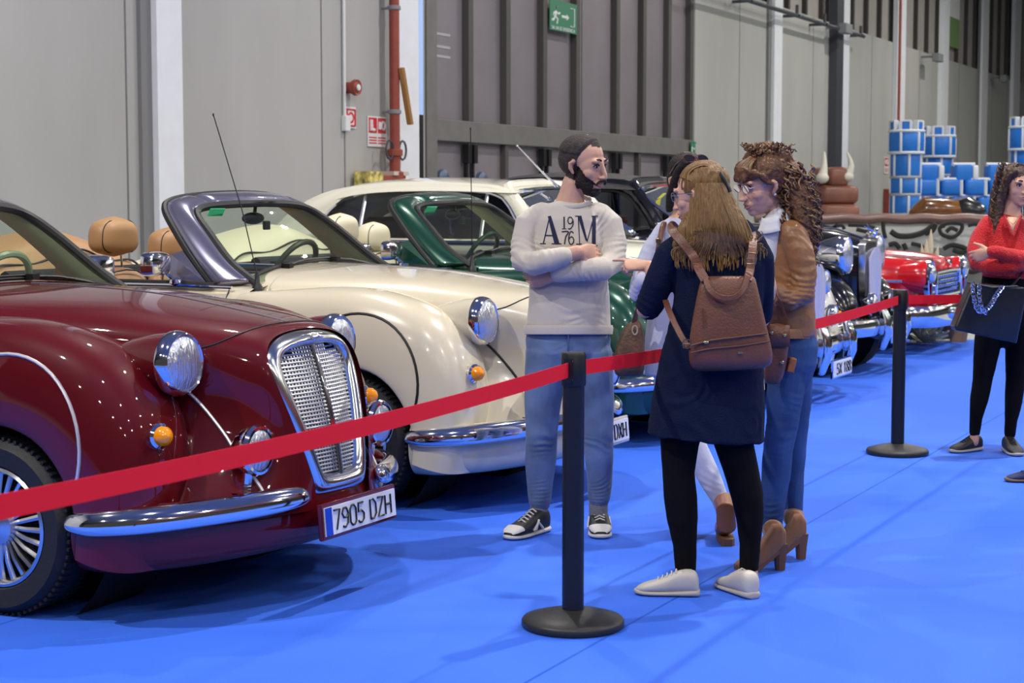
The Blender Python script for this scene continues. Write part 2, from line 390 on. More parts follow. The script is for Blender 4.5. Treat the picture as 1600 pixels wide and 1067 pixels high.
# red fire main with wedge and valves
r = empty('fire_pipe', WP(WT(617)), 0, 'red vertical fire main pipe between a sign pair and a white pillar', 'pipe')
tp = WT2(618, .18)
m = MB(); m.tube([WP(tp, .18, 1.75), WP(tp, .18, 9)], .065, 12); m.build('pipe', redpaint, r, world=True)
for z in (2.6, 3.9, 5.2):
    m = MB(); m.lathe([(.066, -.03), (.085, -.02), (.085, .02), (.066, .03)], WP(tp, .18, z), n=14); m.tube([WP(tp, .18, z), WP(tp, 0, z)], .015); m.build('pipe_clamp', greyst, r, world=True)
m = MB(); m.lathe([(.001, 0), (.11, 0), (.11, .1), (.07, .12), (.07, .3), (.1, .31), (.1, .38), (.07, .4)], WP(tp, .18, 1.74), n=16); m.build('valve_body', redpaint, r, world=True)
for sg in (-1, 1):
    m = MB(); m.loop([WP(tp + sg * .16 + .09 * math.cos(a), .2, 2.12 + .12 * math.sin(a)) for a in [k * PI / 6 for k in range(12)]], .014, 6, up=VV); m.build('valve_wheel', darkst, r, world=True)
m = MB(); m.tube([WP(tp + .0, .28, 3.15), WP(tp + .22, .28, 2.45)], .05, 6, flat=.5)
tag(m.build('wooden_wedge', mat('wedge_wood', (0.42, 0.22, 0.07), .6), smooth=True), 'tan wooden wedge leaning against the red fire pipe', 'wedge')
# conduit, switch box, alarm
r = empty('wall_conduit', WP(WT(537)), 0, 'thin white conduit running down the wall to a small white box', 'conduit')
tc_ = WT(537)
m = MB(); m.tube([WP(tc_, .03, 2.5), WP(tc_, .03, 9)], .02, 8); m.build('conduit_tube', signwhite, r, world=True)
m = MB(); wbox(m, tc_ - .03, tc_ + .08, 2.33, 2.52, 0, .07); m.build('switch_box', signwhite, r, world=True, smooth=False, bevel=.01)
r = empty('fire_alarm_sounder', WP(WT(544), .0, 2.86), 0, 'round red fire alarm sounder on the grey wall', 'alarm')
ta = WT(544)
m = MB(); m.lathe([(.001, .16), (.05, .17), (.07, .15), (.095, .16), (.1, .12), (.07, .06), (.07, 0)], WP(ta, 0, 2.86), VV, 20); m.build('sounder_body', redpaint, r, world=True)
m = MB(); m.lathe([(.001, .185), (.035, .18), (.045, .155)], WP(ta, 0, 2.86), VV, 16); m.build('sounder_lens', signwhite, r, world=True)
# fire signs
def fire_sign(px, z, w, h, label, kind):
    t = WT(px); c = WP(t, 0.012, z); r = empty('fire_sign', c, 0, label, 'sign')
    b = MB(); b.box(c, (.012, w, h), WR); b.build('sign_plate', signwhite, r, world=True, smooth=False)
    o = c + VV * .008
    def q(a, zz): return o + UU * (a * w) + Vector((0, 0, zz * h))
    g = MB()
    if kind == 0:
        ri = [q(.38 * x, .38 * y) for x, y in ((-1, -1), (1, -1), (1, 1), (-1, 1))]; g.loop([p for p in ri], .016, 4, up=VV)
        g.lathe([(.045, 0), (.045, .004), (.07, .004), (.07, 0)], o, VV, 20)
    else:
        g.box(q(0, .2), (.004, w * .84, h * .5), WR)
        for zz in (-.2, -.29, -.38): g.box(q(0, zz), (.004, w * .8, h * .04), WR)
    g.build('red_symbol', signred, r, world=True, smooth=False)
    g = MB()
    if kind == 1: g.tube([q(-.2, .38) + VV * .004, q(-.2, .05) + VV * .004, q(.1, .05) + VV * .004], .025, 6, up=VV)
    if kind == 2: g.loop([q(.1 + .18 * math.cos(a), .2 + .13 * math.sin(a)) + VV * .004 for a in [k * PI / 5 for k in range(10)]], .016, 6, up=VV); g.tube([q(-.28, .33) + VV * .004, q(-.28, .08) + VV * .004], .02, 6, up=VV)
    if kind: g.build('white_symbol', signwhite, r, world=True)
fire_sign(548, 2.50, .24, .26, 'red and white call point sign below the alarm sounder', 0)
fire_sign(582, 2.35, .23, .38, 'left one of the two red and white fire signs side by side', 1)
fire_sign(596, 2.35, .23, .38, 'right one of the two red and white fire signs, showing a hose reel', 2)
r = empty('leaflet_box', WP(WT(560), .15, 1.7), 0, 'small colourful box just above the white car roof by the wall', 'box')
m = MB(); wbox(m, WT(549), WT(570), 1.6, 1.84, .05, .28); m.build('box_body', mat('leaflets', (0.5, 0.42, 0.12), .6, var=.9, vscale=14), r, world=True, smooth=False)
r = empty('hose_cabinet', WP(WT(590), .15, 1.6), 0, 'red fire hose cabinet with a pale lid, below the fire signs', 'cabinet')
m = MB(); wbox(m, WT(572), WT(609), 1.0, 1.80, .0, .25); m.build('cabinet_body', redpaint, r, world=True, smooth=False, bevel=.01)
m = MB(); wbox(m, WT(588), WT(611), 1.80, 1.85, .0, .27); m.build('cabinet_lid', mat('pale_lid', (.6, .5, .42), .5), r, world=True, smooth=False)
m = MB(); wbox(m, WT(1378), WT(1388), 1.0, 1.75, .0, .25)
tag(m.build('hose_cabinet', redpaint, smooth=False, bevel=.01), 'narrow red fire cabinet on the wall left of the blue inflatable castle', 'cabinet')
fire_sign(1381, 2.35, .42, .42, 'distant fire sign on the wall above a red cabinet left of the castle', 2)
# second red pipe far away
m = MB(); m.tube([WP(WT(1391), .12, 0), WP(WT(1391), .12, 9)], .06, 10); tag(m.build('fire_pipe', redpaint), 'thin distant red fire pipe rising behind the blue castle tower', 'pipe')
# rail along the wall
r = empty('wall_rail', WP(WT(1110), .5, 5.4), 0, 'dark horizontal pipe on brackets crossing the upper right wall', 'rail')
m = MB(); m.tube([WP(WT(1085) - .5, .35, 5.30), WP(WT(1321), .35, 5.30)], .045, 8); m.build('rail_pipe', darkst, r, world=True)
for px in (1140, 1215, 1259, 1316):
    t = WT(px); m = MB(); m.tube([WP(t, 0, 5.30), WP(t, .42, 5.30)], .03); m.tube([WP(t, .35, 5.30), WP(t, .35, 5.52)], .035); m.build('rail_bracket', darkst, r, world=True)
for px in (1291, 1437, 1543):
    t = WT(px) - .3; r = empty('wall_floodlight', WP(t, .3, 5.4), 0, 'small floodlight bracket at the top of the wall panels, the %s of three' % {1291: 'leftmost', 1437: 'middle', 1543: 'rightmost'}[px], 'light fixture', 'floodlights on the wall')
    m = MB(); m.tube([WP(t, 0, 5.35), WP(t, .4, 5.35)], .03); m.build('bracket_arm', greyst, r, world=True)
    m = MB(); wbox(m, t - .25, t + .25, 5.2, 5.42, .35, .55); m.build('lamp_housing', greyst, r, world=True, smooth=False, bevel=.02)
r = empty('hanging_banner', WP(WT(1482), .2, 6.0), 0, 'white banner with green lower half hanging high at upper right', 'banner')
m = MB(); wbox(m, WT(1475), WT(1490), 6.75, 9, -.02, .02); m.build('banner_upper', signwhite, r, world=True, smooth=False)
m = MB(); wbox(m, WT(1475), WT(1490), 5.9, 6.75, -.02, .02); m.build('banner_lower', mat('banner_green', (0.16, 0.27, 0.1), .7), r, world=True, smooth=False)
# a white blank wall far right end and the side the cars face, so that reflections see a hall
w = MB(); w.box((15, 88, 4.8), (110, .3, 9.6)); struct(w, 'wall_east', wallm, smooth=False)
w = MB(); w.box((-39.8, 38, 4.8), (.3, 104, 9.6)); struct(w, 'wall_west', wallm, smooth=False)
# ------------------------------------------------------------------ the row of cars (local frame: x forward, y to the car's left, z up)
R0 = Vector((-0.946, 6.664, 0))
def car_root(u, v, label, rz=TH): return empty('vintage_car', R0 + UU * u + VV * v, rz, label, 'car', 'classic cars parked in a row on the carpet')
V3 = Vector
def paint(name, col, metal=0.0, rough=0.28): return mat(name, col, rough, metal, coat=1.0, spec=0.5)
def both(fn):
    for sg in (-1, 1): fn(sg)
def my(pts): return [V3((p[0], -p[1], p[2])) for p in pts]

def wheel(root, x, y, z=0.325, r=0.325, side=-1, spokes=20, rimm=None, wide=0.20, steer=0.0, disc=None, rr=.66):
    """tyre part, with rim and hub sub-parts; side = -1 faces -y"""
    R = Matrix.Rotation(steer, 3, 'Z'); c = V3((x, y, z)); ax = R @ V3((0, side, 0)); h = wide / 2
    m = MB(); m.lathe([(r * .6, -h), (r * .66, -h - .004), (r * .9, -h - .012), (r * .97, -h + .015), (r, -h + .04), (r, h - .04), (r * .97, h - .015), (r * .9, h + .012), (r * .70, h + .004), (r * .66, h - .01), (r * .66, -h)], c, ax, 56)
    a, b = frame_of(ax)
    for k in range(72):
        an = 2 * PI * k / 72; d = a * math.cos(an) + b * math.sin(an); t = d.cross(ax)
        for s2 in (-1, 1):
            m.box(c + d * (r - .002) + ax * (s2 * h * .62), (.012, .05 if s2 else .04, .012), Matrix((d, ax, t)).transposed())
    ty = m.build('tyre', rubber, root)
    m = MB(); q = rr * r
    m.lathe([(q, -h), (q, h - .03), (q * 1.02, h + .0), (q * .97, h + .006), (q * .93, h - .004), (q * .90, h - .03), (q * .88, -h * .2)], c, ax, 48)
    if disc: m.lathe([(q * .9, h - .03), (q * .8, h + .0), (q * .5, h + .02), (.001, h + .03)], c, ax, 40)
    else:
        m.lathe([(.30 * q, h - .035), (.33 * q, h - .02), (.3 * q, h + .0), (.12 * q, h + .012), (.001, h + .014)], c, ax, 24)
        for k in range(spokes):
            an = 2 * PI * k / spokes; d = a * math.cos(an) + b * math.sin(an)
            m.tube([c + d * (.27 * q) + ax * (h - .028), c + d * (.60 * q) + ax * (h - .018), c + d * (.92 * q) + ax * (h - .028)], [.009, .010, .012], 6, flat=1.0)
    m.build('wheel_rim', rimm or satin, ty)
    m = MB(); m.lathe([(q * .88, -h * .3), (.001, -h * .3)], c, ax, 32); m.build('brake_disc', void, ty)
    return ty

def lamp_round(root, c, d, r, ring=.022, name='headlight', depth=.034, bez=None):
    """round lamp: chrome ring with a glass lens sub-part"""
    d = V3(d).normalized()
    m = MB(); m.lathe([(r * .86, depth * .1), (r * .9, depth * .55), (r * .93, depth * .60), (r * 1.0, depth * .35), (r * 1.06, -.01), (r * 1.05, -.03), (r * .95, -.035)], c, d, 40)
    o = m.build(name, bez or chrome, root)
    m = MB(); m.lathe([(r * .89, depth * .35), (r * .8, depth * .62), (r * .55, depth * .92), (r * .3, depth * 1.05), (.001, depth * 1.1)], c, d, 40)
    m.build('lamp_lens', lens, o)
    return o

def plate(root, c, d, w, h, text, frame, up=V3((0, 0, 1)), blue=True):
    d = V3(d).normalized(); ex = up.cross(d).normalized(); R = Matrix((d, ex, up)).transposed(); c = V3(c)
    m = MB(); m.box(c, (.02, w + .03, h + .03), R); f = m.build('plate_frame', frame, root, smooth=False, bevel=.005)
    m = MB(); m.box(c + d * .012, (.008, w, h), R); m.build('plate_face', platewhite, f, smooth=False)
    if blue: m = MB(); m.box(c + d * .0165 - ex * (w / 2 - .022), (.004, .042, h * .98), R); m.build('plate_band', plateblue, f, smooth=False)
    m = MB(); n = sum(1 if ch != ' ' else .8 / 1.38 for ch in text); cw = (w * .84) / (n * 1.36)
    letters(m, text, c + d * .018 - ex * (w / 2 - .056) - up * (h * .35), ex, up, h * .70, w=cw, gap=.36, r=h * .042); m.build('plate_text', ink, f)
    return f

def steering(root, x, y, z, m_, r=.19):
    ax = V3((-.85, 0, .5)).normalized(); a, b = frame_of(ax); c = V3((x, y, z))
    m = MB(); m.loop([c + a * (r * math.cos(t)) + b * (r * math.sin(t)) for t in [2 * PI * k / 32 for k in range(32)]], .017, 8, up=ax)
    for t in (0.2, PI - .2, -PI / 2): m.tube([c, c + a * (r * math.cos(t)) + b * (r * math.sin(t))], .014, 6)
    m.ell(c, (.05, .05, .05), None, 12, 8); m.tube([c, c - ax * .3], .03, 8)
    m.build('steering_wheel', m_, root)

def seat(root, x, y, m_, pip, zt=1.13, hr=1.30, head=True):
    def rrow(xx, z, w, t):
        out = []
        for k in range(20):
            a = 2 * PI * k / 20; cx = math.copysign(abs(math.cos(a)) ** .6, math.cos(a)); sy = math.copysign(abs(math.sin(a)) ** .7, math.sin(a))
            out.append(V3((x + xx + t * cx, y + w * sy, z)))
        return out
    m = MB(); rows = []
    for z, w, t, dx in ((.5, .02, .02, .1), (.5, .22, .08, .08), (.7, .25, .08, .03), (.9, .25, .075, -.02), (zt - .08, .23, .06, -.06), (zt - .01, .17, .045, -.075), (zt, .01, .01, -.08)): rows.append(rrow(dx, z, w, t))
    m.grid(rows, cu=True, caps=True)
    rows = []
    for z, w, t, dx in ((.42, .2, .2, .3), (.45, .25, .26, .3), (.55, .25, .26, .3), (.6, .2, .2, .3), (.6, .01, .01, .3)): rows.append(rrow(dx, z, w, t))
    m.grid(rows, cu=True, caps=True)
    o = m.build('seat', m_, root, sub=1)
    if head:
        m = MB(); c = V3((x - .09, y, hr)); rows = []
        for i in range(11):
            f = -1 + 2 * i / 10; z = c.z + .112 * f; e = max(1 - abs(f) ** 3.2, .0006) ** .5
            rows.append([V3((c.x + .095 * e * math.copysign(abs(math.cos(a)) ** .8, math.cos(a)), c.y + (.165 - .014 * f) * e * math.copysign(abs(math.sin(a)) ** .8, math.sin(a)), z)) for a in [2 * PI * k / 24 for k in range(24)]])
        m.grid(rows, cu=True, caps=True); h = m.build('headrest', m_, root, sub=1)
        m = MB()
        for sx in (1,):   # piping loop round the front face edge
            top = []
            for k in range(15):
                f = -.93 + 1.86 * k / 14; e = max(1 - abs(f) ** 3.2, .0006) ** .5; q = .048 / (.095 * e)
                if q < .98: top.append((c.z + .108 * f, (.158 - .014 * f) * e * (1 - (q ** 1.25) ** 2) ** .35))
            m.loop([V3((c.x + sx * .048, c.y + y, z)) for z, y in top] + [V3((c.x + sx * .048, c.y - y, z)) for z, y in top[::-1]], .0038, 5, up=V3((1, 0, 0)))
        m.build('headrest_piping', pip, h)
        m = MB()
        for sy in (-.06, .06): m.tube([V3((c.x + .01, y + sy, zt - .06)), V3((c.x, y + sy, hr - .08))], .007, 8)
        m.build('headrest_post', chrome, h)
    m = MB(); m.tube([V3((x - .075 + .07 + (.03 if z < .8 else 0), y + w, z)) for z, w in ((.6, .21), (.85, .215), (zt - .06, .18), (zt - .02, .09), (zt - .012, 0), (zt - .02, -.09), (zt - .06, -.18), (.85, -.215), (.6, -.21))], .005, 5); m.build('seat_piping', pip, o)

def albaicin(u, v, pm, fm, lm, trimm, label, ptext, gaugem, wiper=True, fl=None):
    """neo-retro convertible"""
    r = car_root(u, v, label)
    # --- bonnet and nose in one smooth skin: contour lines from the grille edge back to the scuttle
    C = [[(.345, -.17, .36), (.335, -.26, .36), (.28, -.40, .36), (.17, -.58, .35), (.03, -.68, .35), (-.25, -.70, .35), (-.6, -.70, .35), (-1.3, -.72, .35)],
         [(.335, -.20, .48), (.32, -.265, .48), (.25, -.37, .48), (.12, -.50, .48), (-.03, -.58, .48), (-.3, -.60, .48), (-.6, -.62, .48), (-1.3, -.65, .5)],
         [(.30, -.245, .64), (.28, -.285, .64), (.17, -.345, .64), (.03, -.41, .64), (-.12, -.46, .64), (-.33, -.52, .64), (-.6, -.56, .66), (-1.3, -.64, .7)],
         [(.26, -.285, .78), (.235, -.315, .78), (.12, -.35, .78), (-.02, -.385, .78), (-.16, -.42, .79), (-.35, -.47, .80), (-.6, -.53, .82), (-1.3, -.66, .88)],
         [(.22, -.305, .88), (.20, -.325, .89), (.10, -.36, .90), (-.04, -.41, .91), (-.18, -.45, .93), (-.35, -.50, .95), (-.6, -.56, .98), (-1.3, -.71, 1.02)],
         [(.19, -.285, .955), (.165, -.30, .965), (.07, -.345, .98), (-.04, -.395, .995), (-.18, -.435, 1.01), (-.35, -.475, 1.03), (-.6, -.52, 1.06), (-1.3, -.66, 1.09)],
         [(.17, -.22, .995), (.145, -.235, 1.01), (.055, -.27, 1.028), (-.05, -.31, 1.045), (-.18, -.34, 1.062), (-.35, -.375, 1.085), (-.6, -.41, 1.115), (-1.31, -.5, 1.137)],
         [(.16, -.10, 1.012), (.135, -.11, 1.028), (.045, -.13, 1.046), (-.055, -.15, 1.063), (-.18, -.165, 1.082), (-.35, -.18, 1.108), (-.6, -.2, 1.14), (-1.36, -.25, 1.160)],
         [(.158, 0, 1.015), (.133, 0, 1.031), (.042, 0, 1.049), (-.057, 0, 1.067), (-.18, 0, 1.088), (-.35, 0, 1.115), (-.6, 0, 1.148), (-1.35, 0, 1.168)]]
    rows = [[V3(p) for p in row] for row in C] + [my(row) for row in C[-2::-1]]
    m = MB(); m.grid(rows); bn = m.build('bonnet', pm, r, sub=3)
    # centre strip and shut line
    m = MB(); m.tube(snap(bn, catmull([(.10, 0, 1.042), (-.06, 0, 1.0705), (-.3, 0, 1.1085), (-.6, 0, 1.1515), (-1.18, 0, 1.174)], 5), .001), .006, 6, flat=.5); m.build('bonnet_strip', satin, bn)
    m = MB()
    for sg in (-1, 1):
        m.tube(snap(bn, catmull([(.10, 0, 1.043), (.095, sg * .12, 1.037), (.08, sg * .24, 1.01), (.04, sg * .335, .985), (-.02, sg * .40, .968), (-.12, sg * .452, .955), (-.3, sg * .502, .963), (-.6, sg * .565, .985), (-1.25, sg * .712, 1.022)], 5), .001), .0035, 5)
    m.build('bonnet_seam', seal, bn)
    for sg in (-1, 1):
        m = MB(); m.tube(snap(bn, catmull([(-.16, sg * .440, .86), (-.045, sg * .412, .78), (.075, sg * .400, .66), (.155, sg * .402, .56), (.235, sg * .390, .46), (.27, sg * .40, .41)], 5), .003), .0062, 6)
        m.build('nose_strip', mat('bright_strip', (.75, .74, .73), .35, .6) if trimm is chrome else seal, bn)
    # --- wings: skin swept round the wheel, arch lip to crest to valley
    cx, cz = -.60, .33
    crest = [(-13, .625), (0, .632), (12, .65), (22, .678), (36, .735), (49, .765), (58, .762), (68, .752), (83, .748), (97, .757), (108, .785), (118, .832), (128, .92), (133, .985), (138, .96), (146, .86), (158, .765), (172, .72), (186, .715), (197, .74)]
    for sg in (-1, 1):
        rows = []
        for th, Rc in crest:
            a = math.radians(th); ca, sa = math.cos(a), math.sin(a)
            side = max(0, min(1, (th - 112) / 26))
            def q(rad, y): return V3((cx + rad * ca, sg * y, max(cz + rad * sa, .20)))
            lip = .365
            Y1 = .865
            row = [q(lip, .74), q(lip, Y1 - .012), q(lip + .014, Y1 + .002), q(lip + (Rc - lip) * .35, Y1 + .010), q(lip + (Rc - lip) * .68, Y1 - .012 + .02 * side),
                   q(Rc * .955 * (1 - side) + Rc * .97 * side, .795 * (1 - side) + .86 * side), q(Rc * (1 - side) + Rc * .985 * side, .69 * (1 - side) + .85 * side), q(Rc * .985 * (1 - side) + Rc * .99 * side, .56 * (1 - side) + .82 * side),
                   q(Rc * .93 * (1 - side) + Rc * side, .45 * (1 - side) + .74 * side), q(Rc * .84 * (1 - side) + Rc * .99 * side, .40 * (1 - side) + .62 * side)]
            rows.append(row)
        m = MB(); m.grid(rows); wg = m.build('front_wing', pm, r, sub=2)
        # round trim line on the outer side
        m = MB(); pts = []
        for k in range(30):
            a = math.radians(-50 + 215 * k / 29); x = -.53 + .338 * math.cos(a); z = .62 + .335 * math.sin(a)
            rad = math.hypot(x - cx, z - cz)
            if rad < .37 or z < .40: continue
            th = math.degrees(math.atan2(z - cz, x - cx)); Rc = .74
            for i in range(len(crest) - 1):
                if crest[i][0] <= th <= crest[i + 1][0]: f = (th - crest[i][0]) / (crest[i + 1][0] - crest[i][0]); Rc = crest[i][1] * (1 - f) + crest[i + 1][1] * f
            f = (rad - .365) / (Rc - .365)
            y = .874 if f < .45 else .874 - (f - .45) / .5 * .075
            pts.append(V3((x, sg * (y - .001), z)))
        m.tube(snap(wg, pts, .002), .0065, 6); m.build('wing_trim', mat('bright_strip', (.75, .74, .73), .35, .6) if trimm is chrome else trimm, wg)
        wheel(r, cx, sg * .755, .325, .325, sg, 24, wide=.19)
        wheel(r, -3.22, sg * .755, .325, .325, sg, 24, wide=.19)
        # inner arch
        m = MB(); m.lathe([(.42, 0), (.42, -.35), (.001, -.36)], (cx, sg * .72, cz + .01), (0, sg, 0), 28); m.build('wheel_well', void, r)
        # headlamp pod
        m = MB(); c = V3((-.02, sg * .525, .917)); prof = [(.001, -.36), (.03, -.34), (.065, -.27), (.092, -.18), (.108, -.09), (.114, -.02), (.116, .0), (.10, .005)]
        m.lathe(prof, c, (1, 0, .02), 32); m.build('headlight_pod', pm, r)
        lamp_round(r, V3((-.012, sg * .525, .917)), (1, 0, .03), .113)
        # turn signal
        m = MB(); m.lathe([(.001, .0), (.046, .0), (.046, .018), (.036, .026)], (.005, sg * .685, .675), (.92, sg * .3, .05), 20); sn = m.build('signal_bezel', chrome, r)
        m = MB(); m.lathe([(.036, .02), (.034, .045), (.02, .062), (.001, .068)], (.005, sg * .685, .675), (.92, sg * .3, .05), 20); m.build('signal_lens', amber, sn)
        # fog lamp on its little post
        c = V3((.235, sg * .425, .605))
        m = MB(); m.lathe([(.001, -.085), (.04, -.08), (.078, -.045), (.09, -.01), (.09, .0)], c, (1, 0, .02), 28)
        m.tube([c + V3((-.03, 0, -.08)), c + V3((-.04, 0, -.16))], .018, 8); m.box(c + V3((-.045, 0, -.165)), (.07, .10, .022))
        fg = m.build('fog_lamp', chrome, r)
        m = MB(); m.lathe([(.09, 0), (.095, .012), (.088, .026), (.078, .028)], c, (1, 0, .02), 32); m.build('fog_lamp_ring', chrome, fg)
        m = MB(); m.lathe([(.08, .018), (.07, .026), (.04, .034), (.001, .036)], c, (1, 0, .02), 32); m.build('lamp_lens', lens, fg)
        # bumper blade
        pth = catmull([(-.27, sg * .862, .375), (-.17, sg * .872, .377), (-.06, sg * .845, .385), (.06, sg * .765, .395), (.17, sg * .63, .405), (.255, sg * .48, .413), (.315, sg * .34, .42), (.345, sg * .245, .425)], 4)
        n = len(pth); rows = []
        for i, p in enumerate(pth):
            f = i / (n - 1); e = max(1 - (2 * f - 1) ** 4, .01) ** .5; hh = .046 * (.12 + .88 * e); tt = .036 * (.2 + .8 * e)
            t = pth[min(i + 1, n - 1)] - pth[max(i - 1, 0)]; a = t.cross(V3((0, 0, 1))).normalized() * sg * -1
            a = -a if a.x * 1 + a.y * sg < 0 else a
            rows.append([p + a * (tt * math.cos(q)) + V3((0, 0, hh * math.sin(q) - (.012 * math.cos(q)))) for q in [2 * PI * k / 16 for k in range(16)]])
        m = MB(); m.grid(rows, cu=True, caps=True); m.build('bumper_blade', chrome, r, sub=1)
        # mirror
        c = V3((-1.69, sg * .95, 1.18))
        m = MB(); rows = []
        for i, (dx, e) in enumerate(((-.02, .86), (-.012, .99), (.015, 1), (.05, .9), (.07, .6), (.075, .02))):
            rows.append([c + V3((dx * 1.1 - .25 * .10 * e * sg * math.copysign(abs(math.cos(a)) ** .4, math.cos(a)) * -1, .112 * e * math.copysign(abs(math.cos(a)) ** .5, math.cos(a)), .062 * e * math.copysign(abs(math.sin(a)) ** .4, math.sin(a)))) for a in [2 * PI * k / 20 for k in range(20)]])
        m.grid(rows, cu=True, caps=True); mr = m.build('door_mirror', chrome, r)
        m = MB(); m.tube(catmull([c + V3((.03, -sg * .05, -.02)), (-1.69, sg * .85, 1.13), (-1.66, sg * .80, 1.085)], 4), .011, 8); m.lathe([(.001, .03), (.03, .02), (.036, 0)], (-1.66, sg * .80, 1.075), n=16); m.build('mirror_arm', chrome, mr)
    # --- lower apron
    AP = [(-.26, -.845), (-.16, -.855), (-.05, -.82), (.07, -.72), (.17, -.58), (.25, -.42), (.31, -.27), (.345, -.13), (.355, 0)]
    rows = []
    for k, (z, dx, dz) in enumerate(((.44, -.035, 0), (.41, -.012, 0), (.34, .004, 0), (.26, -.004, 0), (.20, -.035, .03), (.17, -.09, .05), (.17, -.25, .06))):
        row = []
        for i, (x, y) in enumerate(AP):
            f = i / 8.0; nx, ny = (math.sin(f * PI / 2), -math.cos(f * PI / 2))
            row.append(V3((x + nx * dx, y + ny * dx, z + dz * f ** 1.5 * 1.2)))
        rows.append(row + my(row[-2::-1]))
    m = MB(); m.grid(rows); m.build('front_apron', pm, r, sub=2)
    # --- grille
    def gx(z): return .342 - .27 * max(0, z - .36) ** 1.15 * 1.0 + .02 * math.sin((z - .4) * 5)
    ol = [(-.155, .375), (-.185, .40), (-.215, .50), (-.25, .62), (-.285, .76), (-.305, .87), (-.297, .94), (-.25, .985), (-.17, 1.008), (-.08, 1.016), (0, 1.018)]
    ol = [(y, z) for y, z in ol] + [(-y, z) for y, z in ol[-2::-1]]
    il = [(-.10, .475), (-.125, .49), (-.145, .56), (-.172, .66), (-.200, .76), (-.222, .85), (-.222, .895), (-.195, .93), (-.14, .948), (-.07, .955), (0, .956)]
    il = il + [(-y, z) for y, z in il[-2::-1]]
    n = len(ol); rows = []
    for k in range(n):
        (yo, zo), (yi, zi) = ol[k], il[k]
        def mix(f, dx):
            y = yo + (yi - yo) * f; z = zo + (zi - zo) * f; return V3((gx(z) + dx - .04 * (y / .3) ** 2 * (1 if z > .4 else 1), y, z))
        rows.append([mix(-.06, -.12), mix(-.03, -.085), mix(.06, -.03), mix(.28, .018), mix(.6, .032), mix(.9, .020), mix(.99, .0), mix(1.0, -.03)])
    rows_c = rows
    m = MB(); m.grid(rows_c, cv=True); gs = m.build('grille_surround', mat('bright_surround', (.80, .79, .77), .16, 1.0), r, sub=2)
    m = MB(); m.tube([(gx(.97) + .034, y, .986 + (.006 if abs(y) < .01 else 0)) for y in (-.035, -.012, 0, .012, .035)], .006, 6); m.lathe([(.001, .006), (.016, .004), (.018, 0)], (gx(.985) + .03, 0, .986), (1, 0, .3), 16); m.build('grille_badge', satin, gs)
    # mesh
    def inside(y, z):
        for k in range(n):
            pass
        ys = []
        for k in range(n):
            (a, b), (c_, d_) = il[k], il[(k + 1) % n]
            if (b - z) * (d_ - z) < 0: ys.append(a + (c_ - a) * (z - b) / (d_ - b))
        return (min(ys), max(ys)) if len(ys) >= 2 else None
    m = MB(); nb = 34
    for k in range(nb):
        z = .482 + (.952 - .482) * k / (nb - 1); io = inside(0, z)
        if not io: continue
        m.tube([(gx(z) - .012 - .04 * (y / .3) ** 2, y, z) for y in [io[0] + (io[1] - io[0]) * j / 6 for j in range(7)]], .0042, 4)
    for k in range(25):
        y = -.215 + .43 * k / 24; zs = [.48 + .47 * j / 20 for j in range(21)]; zs = [z for z in zs if (inside(0, z) and inside(0, z)[0] <= y <= inside(0, z)[1])]
        if len(zs) > 1: m.tube([(gx(z) - .015 - .04 * (y / .3) ** 2, y, z) for z in zs], .0036, 4)
    m.build('grille_mesh', mat('mesh_wire', (.62, .62, .60), .3, 1.0), gs)
    m = MB(); m.grid([[V3((gx(z) - .045, y, z)) for y in (-.25, 0, .25)] for z in (.46, .6, .75, .9, .97)]); m.build('grille_backing', mat('grille_shade', (.05, .05, .05), .8), gs)
    m = MB(); m.tube([(gx(z) + .004, 0, z) for z in (.47, .6, .75, .88, .955)], .013, 8, flat=.6); m.build('grille_bar', chrome, gs)
    plate(r, (.405, 0, .325), (1, 0, .08), .50, .105, ptext, pm, up=V3((-.08, 0, 1)).normalized())
    # --- scuttle, doors, tail: sections from the windscreen rearwards
    SEC = [(-1.22, .86, 1.04, 1.172), (-1.5, .87, 1.06, 1.10), (-2.1, .875, 1.055, 1.075), (-2.75, .88, 1.06, 1.08), (-3.3, .885, 1.07, 1.09), (-3.8, .84, 1.05, 1.09), (-4.15, .70, .98, 1.03), (-4.28, .5, .9, .93)]
    for sg in (-1, 1):
        rows = []
        for x, w_, zs, zt in SEC:
            e = 1 if x > -4 else .8
            rows.append([V3((x, sg * (w_ - .06), .22)), V3((x, sg * w_, .27)), V3((x, sg * (w_ + .012), .5)), V3((x, sg * (w_ + .008), .75)), V3((x, sg * (w_ - .02), zs - .07)), V3((x, sg * (w_ - .07), zs)), V3((x, sg * (w_ - .12), zs + .002))])
        m = MB(); m.grid(rows); sd = m.build('body_side', pm, r, sub=2)
        m = MB()
        for x in (-1.32, -2.45): m.tube([(x, sg * (.875), z) for z in (.25, .5, .75, .95)] + [(x, sg * .81, 1.05)], .004, 5)
        m.build('door_gap', seal, sd)
        m = MB(); m.tube([(x, sg * .79, z) for x, z in ((-1.42, 1.072), (-1.7, 1.078), (-2.1, 1.078), (-2.7, 1.08))], .016, 8, flat=.8); m.build('door_top_seal', seal, r)
        m = MB(); m.tube([(x, sg * .815, z) for x, z in ((-1.30, 1.062), (-1.7, 1.066), (-2.1, 1.064), (-2.7, 1.066), (-3.4, 1.075))], .009, 8); m.build('belt_strip', chrome, r)
        m = MB(); m.tube([(x, sg * .77, .22) for x in (-1.2, -2.6)], .05, 8); m.build('sill', pm, r)
        m = MB(); m.grid([[V3((x, sg * .74, z)) for z in (.35, .7, 1.05)] for x in (-1.5, -2.1, -2.75)]); m.build('door_lining', lm, r, solid=.03)
